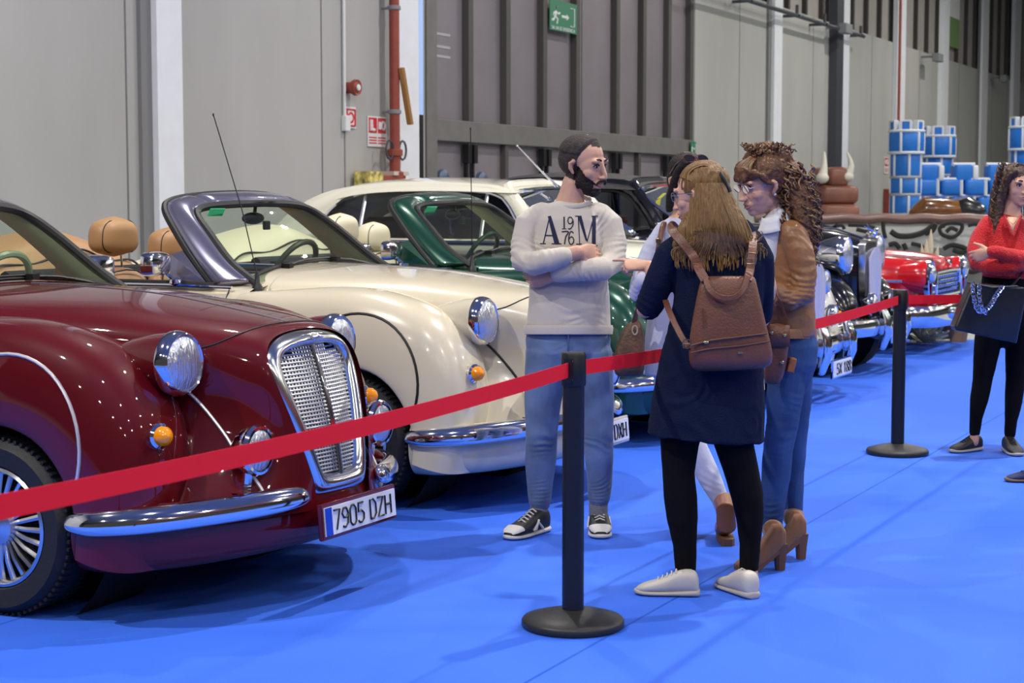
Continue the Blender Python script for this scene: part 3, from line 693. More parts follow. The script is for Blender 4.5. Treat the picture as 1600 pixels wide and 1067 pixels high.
    rows = [[V3((x, y * (w_ - .12), zs + (zt - zs) * (1 - (y * y)))) for y in (-1, -.6, 0, .6, 1)] for x, w_, zs, zt in ((-3.0, .885, 1.07, 1.09), (-3.5, .88, 1.06, 1.10), (-3.9, .8, 1.03, 1.07), (-4.25, .55, .9, .95), (-4.3, .5, .6, .6), (-4.25, .5, .3, .3))]
    m = MB(); m.grid(rows); m.build('boot_lid', pm, r, sub=2)
    m = MB(); m.box((-2.0, 0, .28), (2.3, 1.5, .05)); m.build('cabin_floor', void, r, smooth=False)
    m = MB(); m.grid([[V3((x, y, z)) for y in (-.68, -.4, 0, .4, .68)] for x, z in ((-1.34, 1.08), (-1.42, 1.10), (-1.52, 1.10), (-1.6, 1.04), (-1.62, .8), (-1.5, .6))]); m.build('dashboard', gaugem, r, sub=1)
    m = MB(); m.tube(catmull([(-1.255, -.69, 1.092), (-1.285, -.62, 1.118), (-1.298, -.45, 1.150), (-1.298, -.22, 1.168), (-1.295, 0, 1.176), (-1.298, .22, 1.168), (-1.298, .45, 1.150), (-1.285, .62, 1.118), (-1.255, .69, 1.092)], 4), .010, 6); m.build('scuttle_seal', seal, r)
    # padded hood cover behind the rear seats
    rows = []
    for x, z in ((-2.95, 1.06), (-3.0, 1.20), (-3.1, 1.29), (-3.3, 1.31), (-3.55, 1.27), (-3.8, 1.17), (-3.95, 1.06)):
        rows.append([V3((x - .10 * abs(y) , y * .72, 1.04 + (z - 1.04) * (1 - abs(y) ** 4) * (1 + .13 * math.cos(y * 2 * PI)))) for y in (-1, -.92, -.75, -.5, -.25, 0, .25, .5, .75, .92, 1)])
    m = MB(); m.grid(rows); hc = m.build('hood_cover', lm, r, sub=2)
    m = MB(); m.tube([V3((-3.02 - .10 * abs(y), y * .72, 1.04 + .125 * (1 - abs(y) ** 4) * (1 + .3 * math.cos(y * 2 * PI)))) + V3((.03, 0, .01)) for y in [-.95 + 1.9 * k / 30 for k in range(31)]], .007, 6); m.build('cover_piping', seal, hc)
    m = MB(); m.tube([(-2.85, y, 1.06 + .0 * abs(y)) for y in (-.76, -.3, 0, .3, .76)], .045, 8, flat=1.2); m.build('rear_rail', seal, r)
    for y in (-.38, .38): seat(r, -2.32 - (.2 if y > 0 else 0), y, lm, seal, 1.13, 1.30 - (.07 if y > 0 else 0))
    m = MB(); m.box((-2.75, 0, .8), (.16, 1.25, .55)); m.box((-2.5, 0, .5), (.45, 1.25, .16)); m.build('rear_bench', lm, r, bevel=.05, smooth=False)
    steering(r, -1.72, .36, 1.10, gaugem)
    for sg in (-1, 1):
        m = MB(); m.grid([[V3((x, sg * y, z)) for y, z in ((.50, 1.145 + dz), (.60, 1.112 + dz), (.68, 1.085 + dz), (.76, 1.066), (.83, 1.03), (.862, .97))] for x, dz in ((-1.20, -.030), (-1.29, -.012), (-1.42, -.03), (-1.60, -.05))]); m.build('scuttle_corner', pm, r, sub=1)
    # --- windscreen frame
    IN = catmull([(-1.24, -.70, 1.085), (-1.40, -.685, 1.18), (-1.58, -.63, 1.33), (-1.70, -.575, 1.425), (-1.735, -.48, 1.465), (-1.70, -.28, 1.482), (-1.68, 0, 1.488)], 5)
    OU = catmull([(-1.44, -.765, 1.065), (-1.58, -.735, 1.19), (-1.75, -.675, 1.35), (-1.865, -.605, 1.46), (-1.88, -.50, 1.505), (-1.835, -.28, 1.53), (-1.81, 0, 1.538)], 5)
    IN = IN + my(IN[-2::-1]); OU = OU + my(OU[-2::-1]); rows = []
    for i, (a, b) in enumerate(zip(IN, OU)):
        t = (IN[min(i + 1, len(IN) - 1)] - IN[max(i - 1, 0)]).normalized(); wv = b - a; nn = t.cross(wv).normalized() * -1
        if nn.z < 0 and abs(a.y) < .4: nn = -nn
        c = (a + b) / 2; rows.append([c + wv * (.5 * math.copysign(abs(math.cos(q)) ** .8, math.cos(q))) + nn * (.028 * math.sin(q)) for q in [2 * PI * k / 16 for k in range(16)]])
    m = MB(); m.grid(rows, cu=True, caps=True); m.build('windscreen_frame', fm, r, sub=1)
    m = MB(); m.tube([p + V3((.012, 0, -.004)) for p in IN], .021, 8); m.build('windscreen_seal', seal, r)
    m = MB(); m.tube([p + V3((-.012, 0, 0)) for p in OU], .019, 8); m.build('header_seal', seal, r)
    # inner face of the frame, leather-lined
    rows = [[a + V3((-.03, -.02 * (1 if a.y > 0 else -1), -.004)), b + V3((-.035, -.04 * (1 if a.y > 0 else -1) * (abs(a.y) > .45), -.03))] for a, b in zip(IN, OU)]
    m = MB(); m.grid(rows); m.build('frame_lining', mat('frame_liner', (.42, .44, .30), .6), r, solid=.008)
    m = MB(); rows = []
    half = len(IN) // 2
    for i in range(half + 1):
        a = IN[i]; b = my([a])[0]; rows.append([a + (b - a) * f + V3((.055 * (1 - (2 * f - 1) ** 2), 0, .01 * (1 - (2 * f - 1) ** 2))) for f in (0, .15, .35, .5, .65, .85, 1)])
    m.grid(rows[:-1]); m.build('windscreen_glass', wsglass, r)
    m = MB(); m.box((-1.665, -.44, 1.437), (.004, .13, .045), Matrix.Rotation(.55, 3, 'Y')); m.build('green_sticker', mat('sticker_green', (.03, .55, .22) if not fl else (.12, .62, .04), .5), r, smooth=False)
    m = MB(); m.ell((-1.74, 0, 1.40), (.022, .105, .034)); m.tube([(-1.73, 0, 1.42), (-1.72, 0, 1.49)], .01); m.build('rear_view_mirror', mat('dark_plastic', (.03, .035, .035), .35), r)
    m = MB(); m.box((-1.72, .10, 1.36), (.02, .055, .05)); m.build('dash_camera', mat('dark_plastic', (.03, .03, .03), .4), r, smooth=False, bevel=.006)
    for y0 in (-.36, .10):
        m = MB(); zz = lambda y: 1.182 - .075 * (y / .62) ** 2; m.tube(catmull([(-1.28, y0, zz(y0)), (-1.29, y0 + .2, zz(y0 + .2) + .006), (-1.29, y0 + .44, zz(y0 + .44) + .006)], 3), .006, 6); m.box((-1.27, y0, zz(y0)), (.05, .04, .025)); m.build('wiper', black, r)
    # quarter post behind the pillar
    for sg in (-1, 1):
        m = MB(); m.add([(-1.48, sg * .775, 1.075), (-1.72, sg * .775, 1.08), (-1.72, sg * .755, 1.22), (-1.66, sg * .74, 1.24)], [(0, 1, 2, 3)]); m.build('quarter_panel', fm, r, solid=.012, smooth=False)
    # aerial
    m = MB(); m.lathe([(.03, 0), (.027, .02), (.014, .04), (.010, .09), (.006, .10)], (-1.2, -.735, 1.045), (0, 0, 1), 12); ab = m.build('aerial_base', black, r)
    m = MB(); m.tube([(-1.2, -.735, 1.12), (-1.27, -.76, 1.45), (-1.41, -.80, 1.93)] if fl is None else [(-1.2, -.735, 1.12), (-1.21, -.735, 1.95)], .0032, 5); m.ell((-1.41, -.80, 1.93) if fl is None else (-1.21, -.735, 1.95), (.005, .005, .008)); m.build('aerial_rod', black, ab)
    return r

tan = mat('tan_leather', (.40, .22, .095), .42, bump=.12, bscale=220)
cream_l = mat('cream_leather', (.68, .63, .45), .42, bump=.1, bscale=220)
redp = paint('maroon_paint', (.088, .0012, .004), .0, .45); redp.node_tree.nodes['Principled BSDF'].inputs['Specular IOR Level'].default_value = .1
creamp = paint('cream_paint', (.62, .56, .42), .0, .25)
greenp = paint('racing_green_paint', (.004, .05, .028), .3, .25)
silverf = mat('silver_frame', (.55, .56, .58), .18, .9, coat=.5)
purplef = mat('grey_violet_frame', (.27, .26, .36), .2, .75, coat=.8)
olive = mat('pale_wheel', (.42, .47, .36), .35)
albaicin(0, 0, redp, silverf, tan, chrome, 'maroon retro convertible with chrome grille and plate 7905 DZH, frontmost in the row', '7905 DZH', olive)
albaicin(2.423, -.03, creamp, purplef, tan, seal, 'cream retro convertible with tan seats between the maroon car and the bearded man', '5281 DXH', mat('dark_olive', (.11, .11, .08), .45))
albaicin(4.92, -.13, greenp, greenp, cream_l, seal, 'dark green retro convertible with cream headrests, behind the cream convertible', '3108 DZL', mat('green_dash', (.01, .05, .035), .4), fl=1)
# ------------------------------------------------------------------ the older saloons further along the row
def saloon(u, v, label, ptext, pm, roofm, hoodm, kind):
    """kind 0: white body, rounded wings; kind 1: black body, fluted grille and free-standing headlights"""
    r = car_root(u, v, label)
    zr = 1.695 if kind == 0 else 1.775; xs = 0.0 if kind == 0 else .12
    # body tub: sections along x
    if kind == 0:
        SEC = [(-.02, .24, .55, 1.06), (-.35, .36, .50, 1.12), (-.8, .46, .42, 1.155), (-1.3, .58, .34, 1.175), (-1.85, .76, .30, 1.20), (-2.4, .82, .28, 1.16), (-3.0, .83, .28, 1.15), (-3.6, .80, .28, 1.17), (-4.1, .74, .32, 1.13), (-4.6, .66, .4, 1.0), (-4.95, .52, .45, .75)]
    else:
        SEC = [(-.10, .22, .55, 1.16), (-.35, .30, .50, 1.24), (-.8, .40, .42, 1.275), (-1.3, .53, .34, 1.285), (-1.75, .70, .30, 1.29), (-2.3, .80, .28, 1.21), (-3.0, .82, .28, 1.17), (-3.6, .80, .28, 1.17), (-4.1, .72, .32, 1.12), (-4.5, .62, .4, .95), (-4.75, .48, .45, .7)]
    rows = []
    for x, w_, zb, zt in SEC:
        rows.append([V3((x, w_ * c_, zb + (zt - zb) * h_)) for c_, h_ in ((-.85, 0), (-1, .15), (-1.0, .55), (-.97, .80), (-.82, .93), (-.5, .985), (0, 1), (.5, .985), (.82, .93), (.97, .80), (1.0, .55), (1, .15), (.85, 0))])
    m = MB(); m.grid(rows, caps=False); bd = m.build('body', pm, r, sub=2)
    m = MB(); m.tube([(SEC[0][0], 0, SEC[0][3] + .004)] + [(x, 0, zt + .003) for x, w_, zb, zt in SEC[1:5]], .009, 6); m.build('bonnet_strip', chrome, bd)
    m = MB()
    # front wings
    for sg in (-1, 1):
        if kind == 0:
            cr = [(-14, .60), (5, .63), (22, .675), (40, .735), (60, .745), (80, .735), (100, .74), (118, .79), (135, .87), (150, .92), (165, .93), (180, .9)]
        else:
            cr = [(-14, .52), (5, .55), (22, .60), (40, .63), (60, .625), (80, .62), (100, .62), (118, .61), (135, .62), (150, .68), (165, .82), (180, 1.0)]
        cx = -.62 if kind == 0 else -.52; cz = .36; rows = []
        yi, yo = (.30, .84) if kind == 0 else (.34, .82)
        for th, Rc in cr:
            a = math.radians(th)
            def q(rad, y): return V3((cx + rad * math.cos(a), sg * y, max(cz + rad * math.sin(a), .22)))
            rows.append([q(.37, yo - .1), q(.375, yo - .01), q(.40, yo), q(.37 + (Rc - .37) * .6, yo - .01), q(Rc * .97, yo - .09), q(Rc, yo - .2), q(Rc * .98, yo - .32), q(Rc * .88, yi + .06), q(Rc * .75, yi)])
        m = MB(); m.grid(rows); m.build('front_wing', pm, r, sub=2)
        m = MB(); m.lathe([(.44, 0), (.44, -.35), (.001, -.36)], (cx, sg * (yo - .08), cz), (0, sg, 0), 24); m.build('wheel_well', void, r)
        wheel(r, cx, sg * (yo - .13), .345, .345, sg, wide=.16, disc=1, rr=.60, rimm=chrome)
        wheel(r, -3.75, sg * (yo - .10), .345, .345, sg, wide=.16, disc=1, rr=.60, rimm=chrome)
        # rear wing
        rows = []
        for th, Rc in ((0, .62), (30, .56), (60, .56), (90, .58), (120, .62), (150, .74), (180, .9)):
            a = math.radians(th)
            def q(rad, y): return V3((-3.75 + rad * math.cos(a), sg * y, max(cz + rad * math.sin(a), .25)))
            rows.append([q(.30, yo - .02), q(.4, yo + .01), q(Rc * .9, yo - .03), q(Rc, yo - .14), q(Rc * .9, yo - .25)])
        m = MB(); m.grid(rows); m.build('rear_wing', pm, r, sub=2)
        m = MB(); m.box((-2.3, sg * .80, .30), (2.4, .12, .06)); m.build('running_board', pm, r, bevel=.02, smooth=False)
    # roof shell
    if kind == 0:
        RF = [(-1.95, .60, 1.40, 1.46), (-2.15, .61, 1.56, 1.60), (-2.42, .62, 1.585, 1.652), (-2.8, .635, 1.60, 1.685), (-3.25, .64, 1.60, 1.695), (-3.65, .63, 1.575, 1.67), (-3.95, .615, 1.50, 1.62), (-4.2, .60, 1.38, 1.52), (-4.45, .60, 1.22, 1.36), (-4.62, .60, 1.08, 1.16)]
    else:
        RF = [(-1.80, .60, 1.42, 1.48), (-1.95, .61, 1.60, 1.665), (-2.2, .62, 1.63, 1.72), (-2.6, .635, 1.64, 1.765), (-3.0, .64, 1.64, 1.77), (-3.4, .63, 1.61, 1.74), (-3.75, .615, 1.52, 1.66), (-4.0, .60, 1.38, 1.52), (-4.2, .60, 1.22, 1.36), (-4.35, .60, 1.08, 1.16)]
    rows = []
    for x, w_, ze, zt in RF[1:]:
        rows.append([V3((x, w_ * c_ * 1.04, ze + (zt - ze) * h_)) for c_, h_ in ((-1.06, -.35), (-1.02, .05), (-.9, .45), (-.6, .82), (0, 1), (.6, .82), (.9, .45), (1.02, .05), (1.06, -.35))])
    m = MB(); m.grid(rows); rf = m.build('roof', roofm, r, sub=2)
    # cabin side: pillars and door frames around real openings, plus glass
    for sg in (-1, 1):
        zb = 1.15 if kind == 0 else 1.17
        if kind == 0:
            win = [(-2.03, 1.19), (-2.20, 1.44), (-2.33, 1.53), (-2.55, 1.567), (-3.1, 1.575), (-3.5, 1.555), (-3.72, 1.49), (-3.86, 1.36), (-3.90, 1.19)]
            out = [(-1.84, 1.17), (-2.10, 1.50), (-2.28, 1.59), (-2.5, 1.62), (-3.1, 1.64), (-3.6, 1.61), (-3.95, 1.54), (-4.25, 1.36), (-4.45, 1.12)]
        else:
            win = [(-1.80, 1.25), (-1.98, 1.46), (-2.12, 1.555), (-2.3, 1.58), (-3.0, 1.59), (-3.3, 1.57), (-3.5, 1.50), (-3.62, 1.37), (-3.66, 1.22)]
            out = [(-1.66, 1.20), (-1.90, 1.55), (-2.06, 1.66), (-2.3, 1.685), (-3.0, 1.70), (-3.4, 1.66), (-3.75, 1.57), (-4.0, 1.40), (-4.2, 1.15)]
        def yy(z): return .78 - .30 * (z - 1.15) - (.02 if z > 1.5 else 0)
        W_ = catmull([(x, 0, z) for x, z in win], 3); O_ = catmull([(x, 0, z) for x, z in out], 3); rows = []
        for a, b in zip(W_, O_): rows.append([V3((p.x, sg * yy(p.z), p.z)) for p in (a, a.lerp(b, .5), b)])
        m = MB(); m.grid(rows); m.build('cabin_side', pm if kind else roofm, r, solid=.03)
        m = MB(); m.grid([[V3((x, sg * yy(z), z)) for z in (1.08, zb + (.04 if kind == 0 else .05 * (-x < 2.6)))] for x in (-1.75, -2.2, -2.8, -3.4, -4.0, -4.45)]); m.build('door_top', pm, r, solid=.03)
        m = MB(); m.loop([V3((p.x, sg * (yy(p.z) + .018), p.z)) for p in W_] + [V3((x, sg * (yy(1.19) + .018), 1.19 + (.05 * (kind) * (-x < 2.2)))) for x in (-3.4, -2.8, -2.3)], .014, 6, up=V3((0, 1, 0))); m.build('window_trim', chrome if kind == 0 else black, r)
        m = MB(); m.tube([(x, sg * (yy(zb) + .02), zb + .02) for x in (-1.9, -2.5, -3.2, -3.9)], .018, 6); m.build('belt_strip', chrome, r)
        for xp in ((-2.42, -3.52) if kind == 0 else (-2.75,)):
            m = MB(); m.tube([V3((xp, sg * (yy(z) + .01), z)) for z in (1.17, 1.35, 1.58)], .016 if kind == 0 else .03, 6, flat=.8); m.build('window_post', satin if kind == 0 else pm, r)
        c = V3((sum(p.x for p in W_) / len(W_), 0, 1.36)); m = MB(); n = len(W_)
        m.add([V3((p.x, sg * yy(p.z), p.z)) for p in W_], [tuple(range(n))]); m.build('side_window', sideglass, r, smooth=False)
        m = MB(); m.tube([(x, sg * .845, .78) for x in (-1.3, -2.2, -3.0)], .012, 6); m.build('side_strip', chrome, r)
    # windscreen
    bx, tx, bz, tz = (-1.72, -2.16, 1.20, 1.57) if kind == 0 else (-1.55, -1.93, 1.27, 1.615)
    rim = catmull([(bx, -.60, bz), (bx - .05, -.655, bz + .05), ((bx + tx) / 2 - .05, -.645, (bz + tz) / 2), (tx - .03, -.59, tz - .04), (tx, -.53, tz), (tx + .04, 0, tz + .02), (tx, .53, tz), (tx - .03, .59, tz - .04), ((bx + tx) / 2 - .05, .645, (bz + tz) / 2), (bx - .05, .655, bz + .05), (bx, .60, bz), (bx + .07, 0, bz)], 3)
    m = MB(); m.loop(rim, .018, 8); m.build('windscreen_frame', chrome, r)
    m = MB(); m.add(rim, [tuple(range(len(rim)))]); m.build('windscreen_glass', sideglass if kind == 0 else glass('clear_screen', (.7, .75, .75)), r, smooth=False)
    m = MB()
    for sg in (-1, 1): m.tube(catmull([(bx - .10, sg * .72, 1.17), ((bx + tx) / 2 - .12, sg * .675, (bz + tz) / 2), (tx - .09, sg * .605, tz - .01), (tx - .12, sg * .5, tz + .035), (tx - .10, 0, tz + .055)], 4), .045, 8)
    m.build('screen_pillar', pm if kind else roofm, r)
    m = MB(); m.grid([[V3((x, y, z)) for y in (-.6, 0, .6)] for x, z in ((bx + .05, 1.17), (bx - .3, 1.18), (bx - .35, .9))]); m.build('dashboard', mat('wood_dash', (.10, .04, .02), .3), r)
    sm = mat('red_leather', (.30, .02, .03), .45) if kind else mat('brown_leather', (.16, .10, .06), .45)
    for x in (-2.45, -3.3):
        m = MB(); m.box((x, 0, .72), (.5, 1.2, .18)); m.box((x - .25, 0, 1.05), (.16, 1.25, .62), Matrix.Rotation(.15, 3, 'Y')); m.build('bench_seat', sm, r, bevel=.05, smooth=False)
    steering(r, bx - .42, .36, 1.20, mat('ivory', (.5, .45, .33), .4), .2)
    # grille
    if kind == 0:
        gw, z0, z1, x0 = .21, .50, 1.08, .0
    else:
        gw, z0, z1, x0 = .19, .52, 1.15, -.02
    m = MB(); rows = []
    for z, e in ((z0, .75), (z0 + .06, .85), (z0 + .3, .98), (z1 - .12, 1), (z1 - .04, .97), (z1, .6), (z1 + .01, .02)):
        rows.append([V3((x0 + (-.12 if k in (0, 4) else 0) - .02 * (k in (1, 3)) + .03 * (k == 2), gw * e * c_, z)) for k, c_ in enumerate((-1, -.97, 0, .97, 1))])
    m.grid(rows); gr = m.build('grille_shell', mat('bright_surround', (.80, .79, .77), .16, 1.0), r, smooth=True, sharp=30)
    m = MB()
    for k in range(15):
        y = gw * .9 * (-1 + 2 * k / 14); e = 1 - abs(y) * .1
        m.tube([(x0 + .035 - .02 * abs(y) / gw, y * .85, z0 + .02), (x0 + .04 - .02 * abs(y) / gw, y * .97, (z0 + z1) / 2), (x0 + .035 - .02 * abs(y) / gw, y, z1 - .06 - .1 * (y / gw) ** 2)], .0115, 6)
    m.build('grille_slats', mat('fluted_chrome', (.80, .77, .84), .38, .75), gr)
    m = MB(); m.ell((x0 - .02, 0, z1 + .05), (.05, .022, .03)); m.ell((x0 + .02, 0, z1 + .08), (.02, .015, .035)); m.tube([(x0 - .02, 0, z1 + .02), (x0 - .06, 0, z1 + .15)], [.018, .006], 8)
    for sg in (-1, 1): m.tube([(x0, 0, z1 + .08), (x0 - .07, sg * .05, z1 + .12)], [.012, .004], 6)
    m.build('bonnet_mascot', chrome, gr)
    for sg in (-1, 1):
        if kind:
            c = V3((-.12, sg * .53, 1.03)); m = MB(); m.lathe([(.001, -.40), (.02, -.38), (.08, -.29), (.135, -.16), (.168, -.04), (.172, 0)], c, (1, 0, 0), 32); m.tube([c + V3((-.12, 0, -.08)), c + V3((-.14, -sg * .03, -.28))], .03, 8); m.build('headlight_shell', chrome, r)
            lamp_round(r, c, (1, 0, .02), .165, depth=.05)
            c = V3((.08, sg * .36, .62)); m = MB(); m.lathe([(.001, -.09), (.05, -.08), (.085, -.02), (.088, 0)], c, (1, 0, 0), 24); m.tube([c, c + V3((-.04, 0, -.16))], .02, 8); m.build('spotlight_shell', chrome, r)
            lamp_round(r, c, (1, 0, 0), .085, name='spotlight', depth=.04)
        else:
            c = V3((-.07, sg * .50, .86)); lamp_round(r, c, (1, 0, .02), .10, depth=.04)
            m = MB(); m.lathe([(.001, -.2), (.07, -.14), (.10, -.04), (.104, 0)], c, (1, 0, 0), 24); m.build('headlight_pod', pm, r)
            c = V3((.05, sg * .33, .62)); m = MB(); m.lathe([(.001, -.09), (.05, -.08), (.08, -.02), (.083, 0)], c, (1, 0, 0), 24); m.tube([c, c + V3((-.04, 0, -.14))], .02, 8); m.build('spotlight_shell', chrome, r)
            lamp_round(r, c, (1, 0, 0), .078, name='spotlight', depth=.04)
        m = MB(); m.lathe([(.001, .03), (.03, .02), (.035, 0)], (-.02 if kind else .0, sg * .66, .60), (1, 0, .1), 14); m.build('side_lamp', amber, r)
        # overriders
        zc = .42; ov = MB(); ov.chain([((.16, sg * .33, zc - .17), .03, .035), ((.19, sg * .33, zc - .06), .045, .05), ((.19, sg * .33, zc + .06), .045, .05), ((.15, sg * .33, zc + .17), .025, .03)], up=V3((1, 0, 0))); ov.build('overrider', chrome, r)
    pth = catmull([(-.45, -.90, .42), (-.2, -.90, .42), (.02, -.78, .42), (.12, -.5, .42), (.15, 0, .42), (.12, .5, .42), (.02, .78, .42), (-.2, .90, .42), (-.45, .90, .42)], 4)
    m = MB(); rows = []
    for i, p in enumerate(pth):
        t = pth[min(i + 1, len(pth) - 1)] - pth[max(i - 1, 0)]; a = V3((0, 0, 1)).cross(t).normalized() * -1
        rows.append([p + a * (.022 * math.cos(q)) + V3((0, 0, .072 * math.sin(q))) for q in [2 * PI * k / 14 for k in range(14)]])
    m.grid(rows, cu=True, caps=True); m.build('front_bumper', chrome, r)
    m = MB(); m.tube([(.0, -.25, .42), (.15, -.25, .42)], .03); m.tube([(.0, .25, .42), (.15, .25, .42)], .03); m.box((-.1, 0, .42), (.3, .9, .14)); m.build('front_valance', pm, r, smooth=False, bevel=.02)
    m = MB(); m.tube([(-4.9 + .2 * kind, y, .42) for y in (-.75, 0, .75)], .06, 8); m.build('rear_bumper', chrome, r)
    plate(r, (.215, 0, .255 if kind == 0 else .345), (1, 0, 0), .46, .11 if kind == 0 else .115, ptext, chrome, blue=False)
    if kind == 0:
        m = MB(); m.lathe([(.001, .02), (.02, .015), (.024, 0)], (-2.04, -.2, 1.60), (-.3, 0, 1), 12); ab = m.build('aerial_base', chrome, r)
        m = MB(); m.tube([(-2.04, -.2, 1.61), (-2.15, -.2, 1.70), (-2.39, -.2, 1.93)], [.012, .008, .004], 6); m.ell((-2.39, -.2, 1.93), (.009, .009, .009)); m.build('aerial_rod', satin, ab)
    else:
        m = MB(); m.box((-1.80, -.50, 1.53), (.004, .07, .07), Matrix.Rotation(.85, 3, 'Y')); m.build('yellow_sticker', mat('sticker_yellow', (.75, .68, .02), .5), r, smooth=False)
    return r
whitep = paint('ivory_paint', (.72, .70, .58), .0, .25)
blackp = paint('black_paint', (.006, .006, .008), .0, .15)
saloon(7.05, .05, 'ivory-roofed vintage saloon with chrome window frames behind the green convertible', '5X 188', whitep, whitep, whitep, 0)
saloon(9.35, -.10, 'black vintage saloon with soft black roof, fluted chrome grille and big chrome headlights', '5 2708', blackp, mat('black_vinyl', (.035, .034, .036), .6, bump=.2, bscale=200), blackp, 1)

# ------------------------------------------------------------------ small red fifties car at the end of the row
def fifties(u, v):
    r = car_root(u, v, 'bright red fifties car with chrome grille and bumper at the far end of the row')
    rp = paint('bright_red_paint', (.55, .008, .012), .0, .2)
    rows = []
    for x, w_, zb, zt in ((-.05, .80, .45, .90), (-.25, .86, .38, .95), (-.8, .88, .30, .99), (-1.4, .88, .28, 1.02), (-1.9, .88, .28, 1.0), (-2.8, .88, .28, .98), (-3.6, .88, .3, .98), (-4.3, .84, .36, .96), (-4.6, .74, .45, .85)):
        rows.append([V3((x, w_ * c_, zb + (zt - zb) * h_)) for c_, h_ in ((-.9, 0), (-1, .2), (-1.0, .6), (-.97, .86), (-.86, 1.0), (-.66, .99), (-.55, .9), (-.3, .93), (0, .96), (.3, .93), (.55, .9), (.66, .99), (.86, 1.0), (.97, .86), (1.0, .6), (1, .2), (.9, 0))])
    m = MB(); m.grid(rows, caps=True); m.build('body', rp, r, sub=2)
    for sg in (-1, 1):
        m = MB(); m.lathe([(.13, -.25), (.155, -.1), (.16, .0), (.15, .02)], (.0, sg * .72, .76), (1, 0, 0), 28); m.build('headlight_hood', rp, r)
        m = MB(); rows = []
        for dx, e in ((.0, 1.0), (.04, 1.02), (.05, .92), (.02, .86)): rows.append([V3((dx, sg * .72 + .14 * e * math.cos(a), .72 + .21 * e * math.sin(a))) for a in [2 * PI * k / 28 for k in range(28)]])
        m.grid(rows, cu=True); m.build('lamp_surround', chrome, r)
        lamp_round(r, V3((.03, sg * .72, .79)), (1, 0, 0), .095, depth=.05)
        wheel(r, -.75, sg * .76, .33, .33, sg, wide=.17, disc=1, rr=.55, rimm=chrome)
        wheel(r, -3.6, sg * .76, .33, .33, sg, wide=.17, disc=1, rr=.55, rimm=chrome)
        m = MB(); m.tube([(x, sg * .885, .72) for x in (-.2, -1.2, -2.4, -3.6, -4.3)], .014, 6); m.build('side_strip', chrome, r)
        m = MB(); m.grid([[V3((x, sg * .84, z)) for z in zz] for x, zz in ((-3.2, (.9, .99, 1.0)), (-3.9, (.9, 1.06, 1.07)), (-4.5, (.85, 1.10, 1.14)))]); m.build('tail_fin', rp, r, solid=.06)
    m = MB(); m.box((.0, 0, .67), (.03, .98, .24)); gb = m.build('grille_backing', void, r, smooth=False)
    m = MB()
    for k in range(5): m.tube([(.03, y, .58 + .046 * k) for y in (-.48, 0, .48)], .009, 6)
    for k in range(13): y = -.46 + .92 * k / 12; m.tube([(.025, y, .57), (.025, y, .78)], .006, 5)
    m.build('grille_bars', chrome, gb)
    m = MB(); m.loop([(.035, -.5, .56), (.045, 0, .56), (.035, .5, .56), (.035, .52, .67), (.035, .5, .79), (.045, 0, .80), (.035, -.5, .79), (.035, -.52, .67)], .02, 6, up=V3((1, 0, 0))); m.build('grille_surround', chrome, gb)
    m = MB(); m.tube([(.06, 0, .86), (.04, .1, .90)], .012); m.tube([(.06, 0, .86), (.04, -.1, .90)], .012); m.build('bonnet_emblem', chrome, r)
    pth = catmull([(-.5, -.94, .38), (-.15, -.94, .38), (.08, -.8, .38), (.15, -.4, .38), (.17, 0, .38), (.15, .4, .38), (.08, .8, .38), (-.15, .94, .38), (-.5, .94, .38)], 4); rows = []
    for i, p in enumerate(pth):
        t = pth[min(i + 1, len(pth) - 1)] - pth[max(i - 1, 0)]; a = V3((0, 0, 1)).cross(t).normalized() * -1
        rows.append([p + a * (.035 * math.cos(q)) + V3((0, 0, .105 * math.sin(q))) for q in [2 * PI * k / 14 for k in range(14)]])
    m = MB(); m.grid(rows, cu=True, caps=True); m.build('front_bumper', chrome, r)
    for y in (-.42, .42):
        m = MB(); m.lathe([(.07, -.1), (.075, .0), (.055, .07), (.001, .11)], (.14, y, .40), (1, 0, 0), 18); m.build('bumper_bullet', chrome, r)
    plate(r, (.225, 0, .40), (1, 0, 0), .34, .10, 'H 2387', chrome, blue=False)
    rows = [[V3((x, y, z + .02 * (1 - (y / .6) ** 2))) for y in (-.62, -.3, 0, .3, .62)] for x, z in ((-1.5, 1.0), (-1.72, 1.28))]
    m = MB(); m.loop([(-1.5, -.66, 1.0), (-1.6, -.66, 1.12), (-1.72, -.60, 1.28), (-1.70, 0, 1.30), (-1.72, .60, 1.28), (-1.6, .66, 1.12), (-1.5, .66, 1.0), (-1.42, 0, 1.0)], .015, 6); m.build('windscreen_frame', chrome, r)
    m = MB(); m.grid(rows); m.build('windscreen_glass', wsglass, r)
    for x in (-2.4, -3.2): m = MB(); m.box((x, 0, .9), (.2, 1.3, .4)); m.build('bench_seat', mat('white_vinyl', (.6, .55, .5), .5), r, bevel=.05, smooth=False)
    return r
fifties(11.8, -.05)
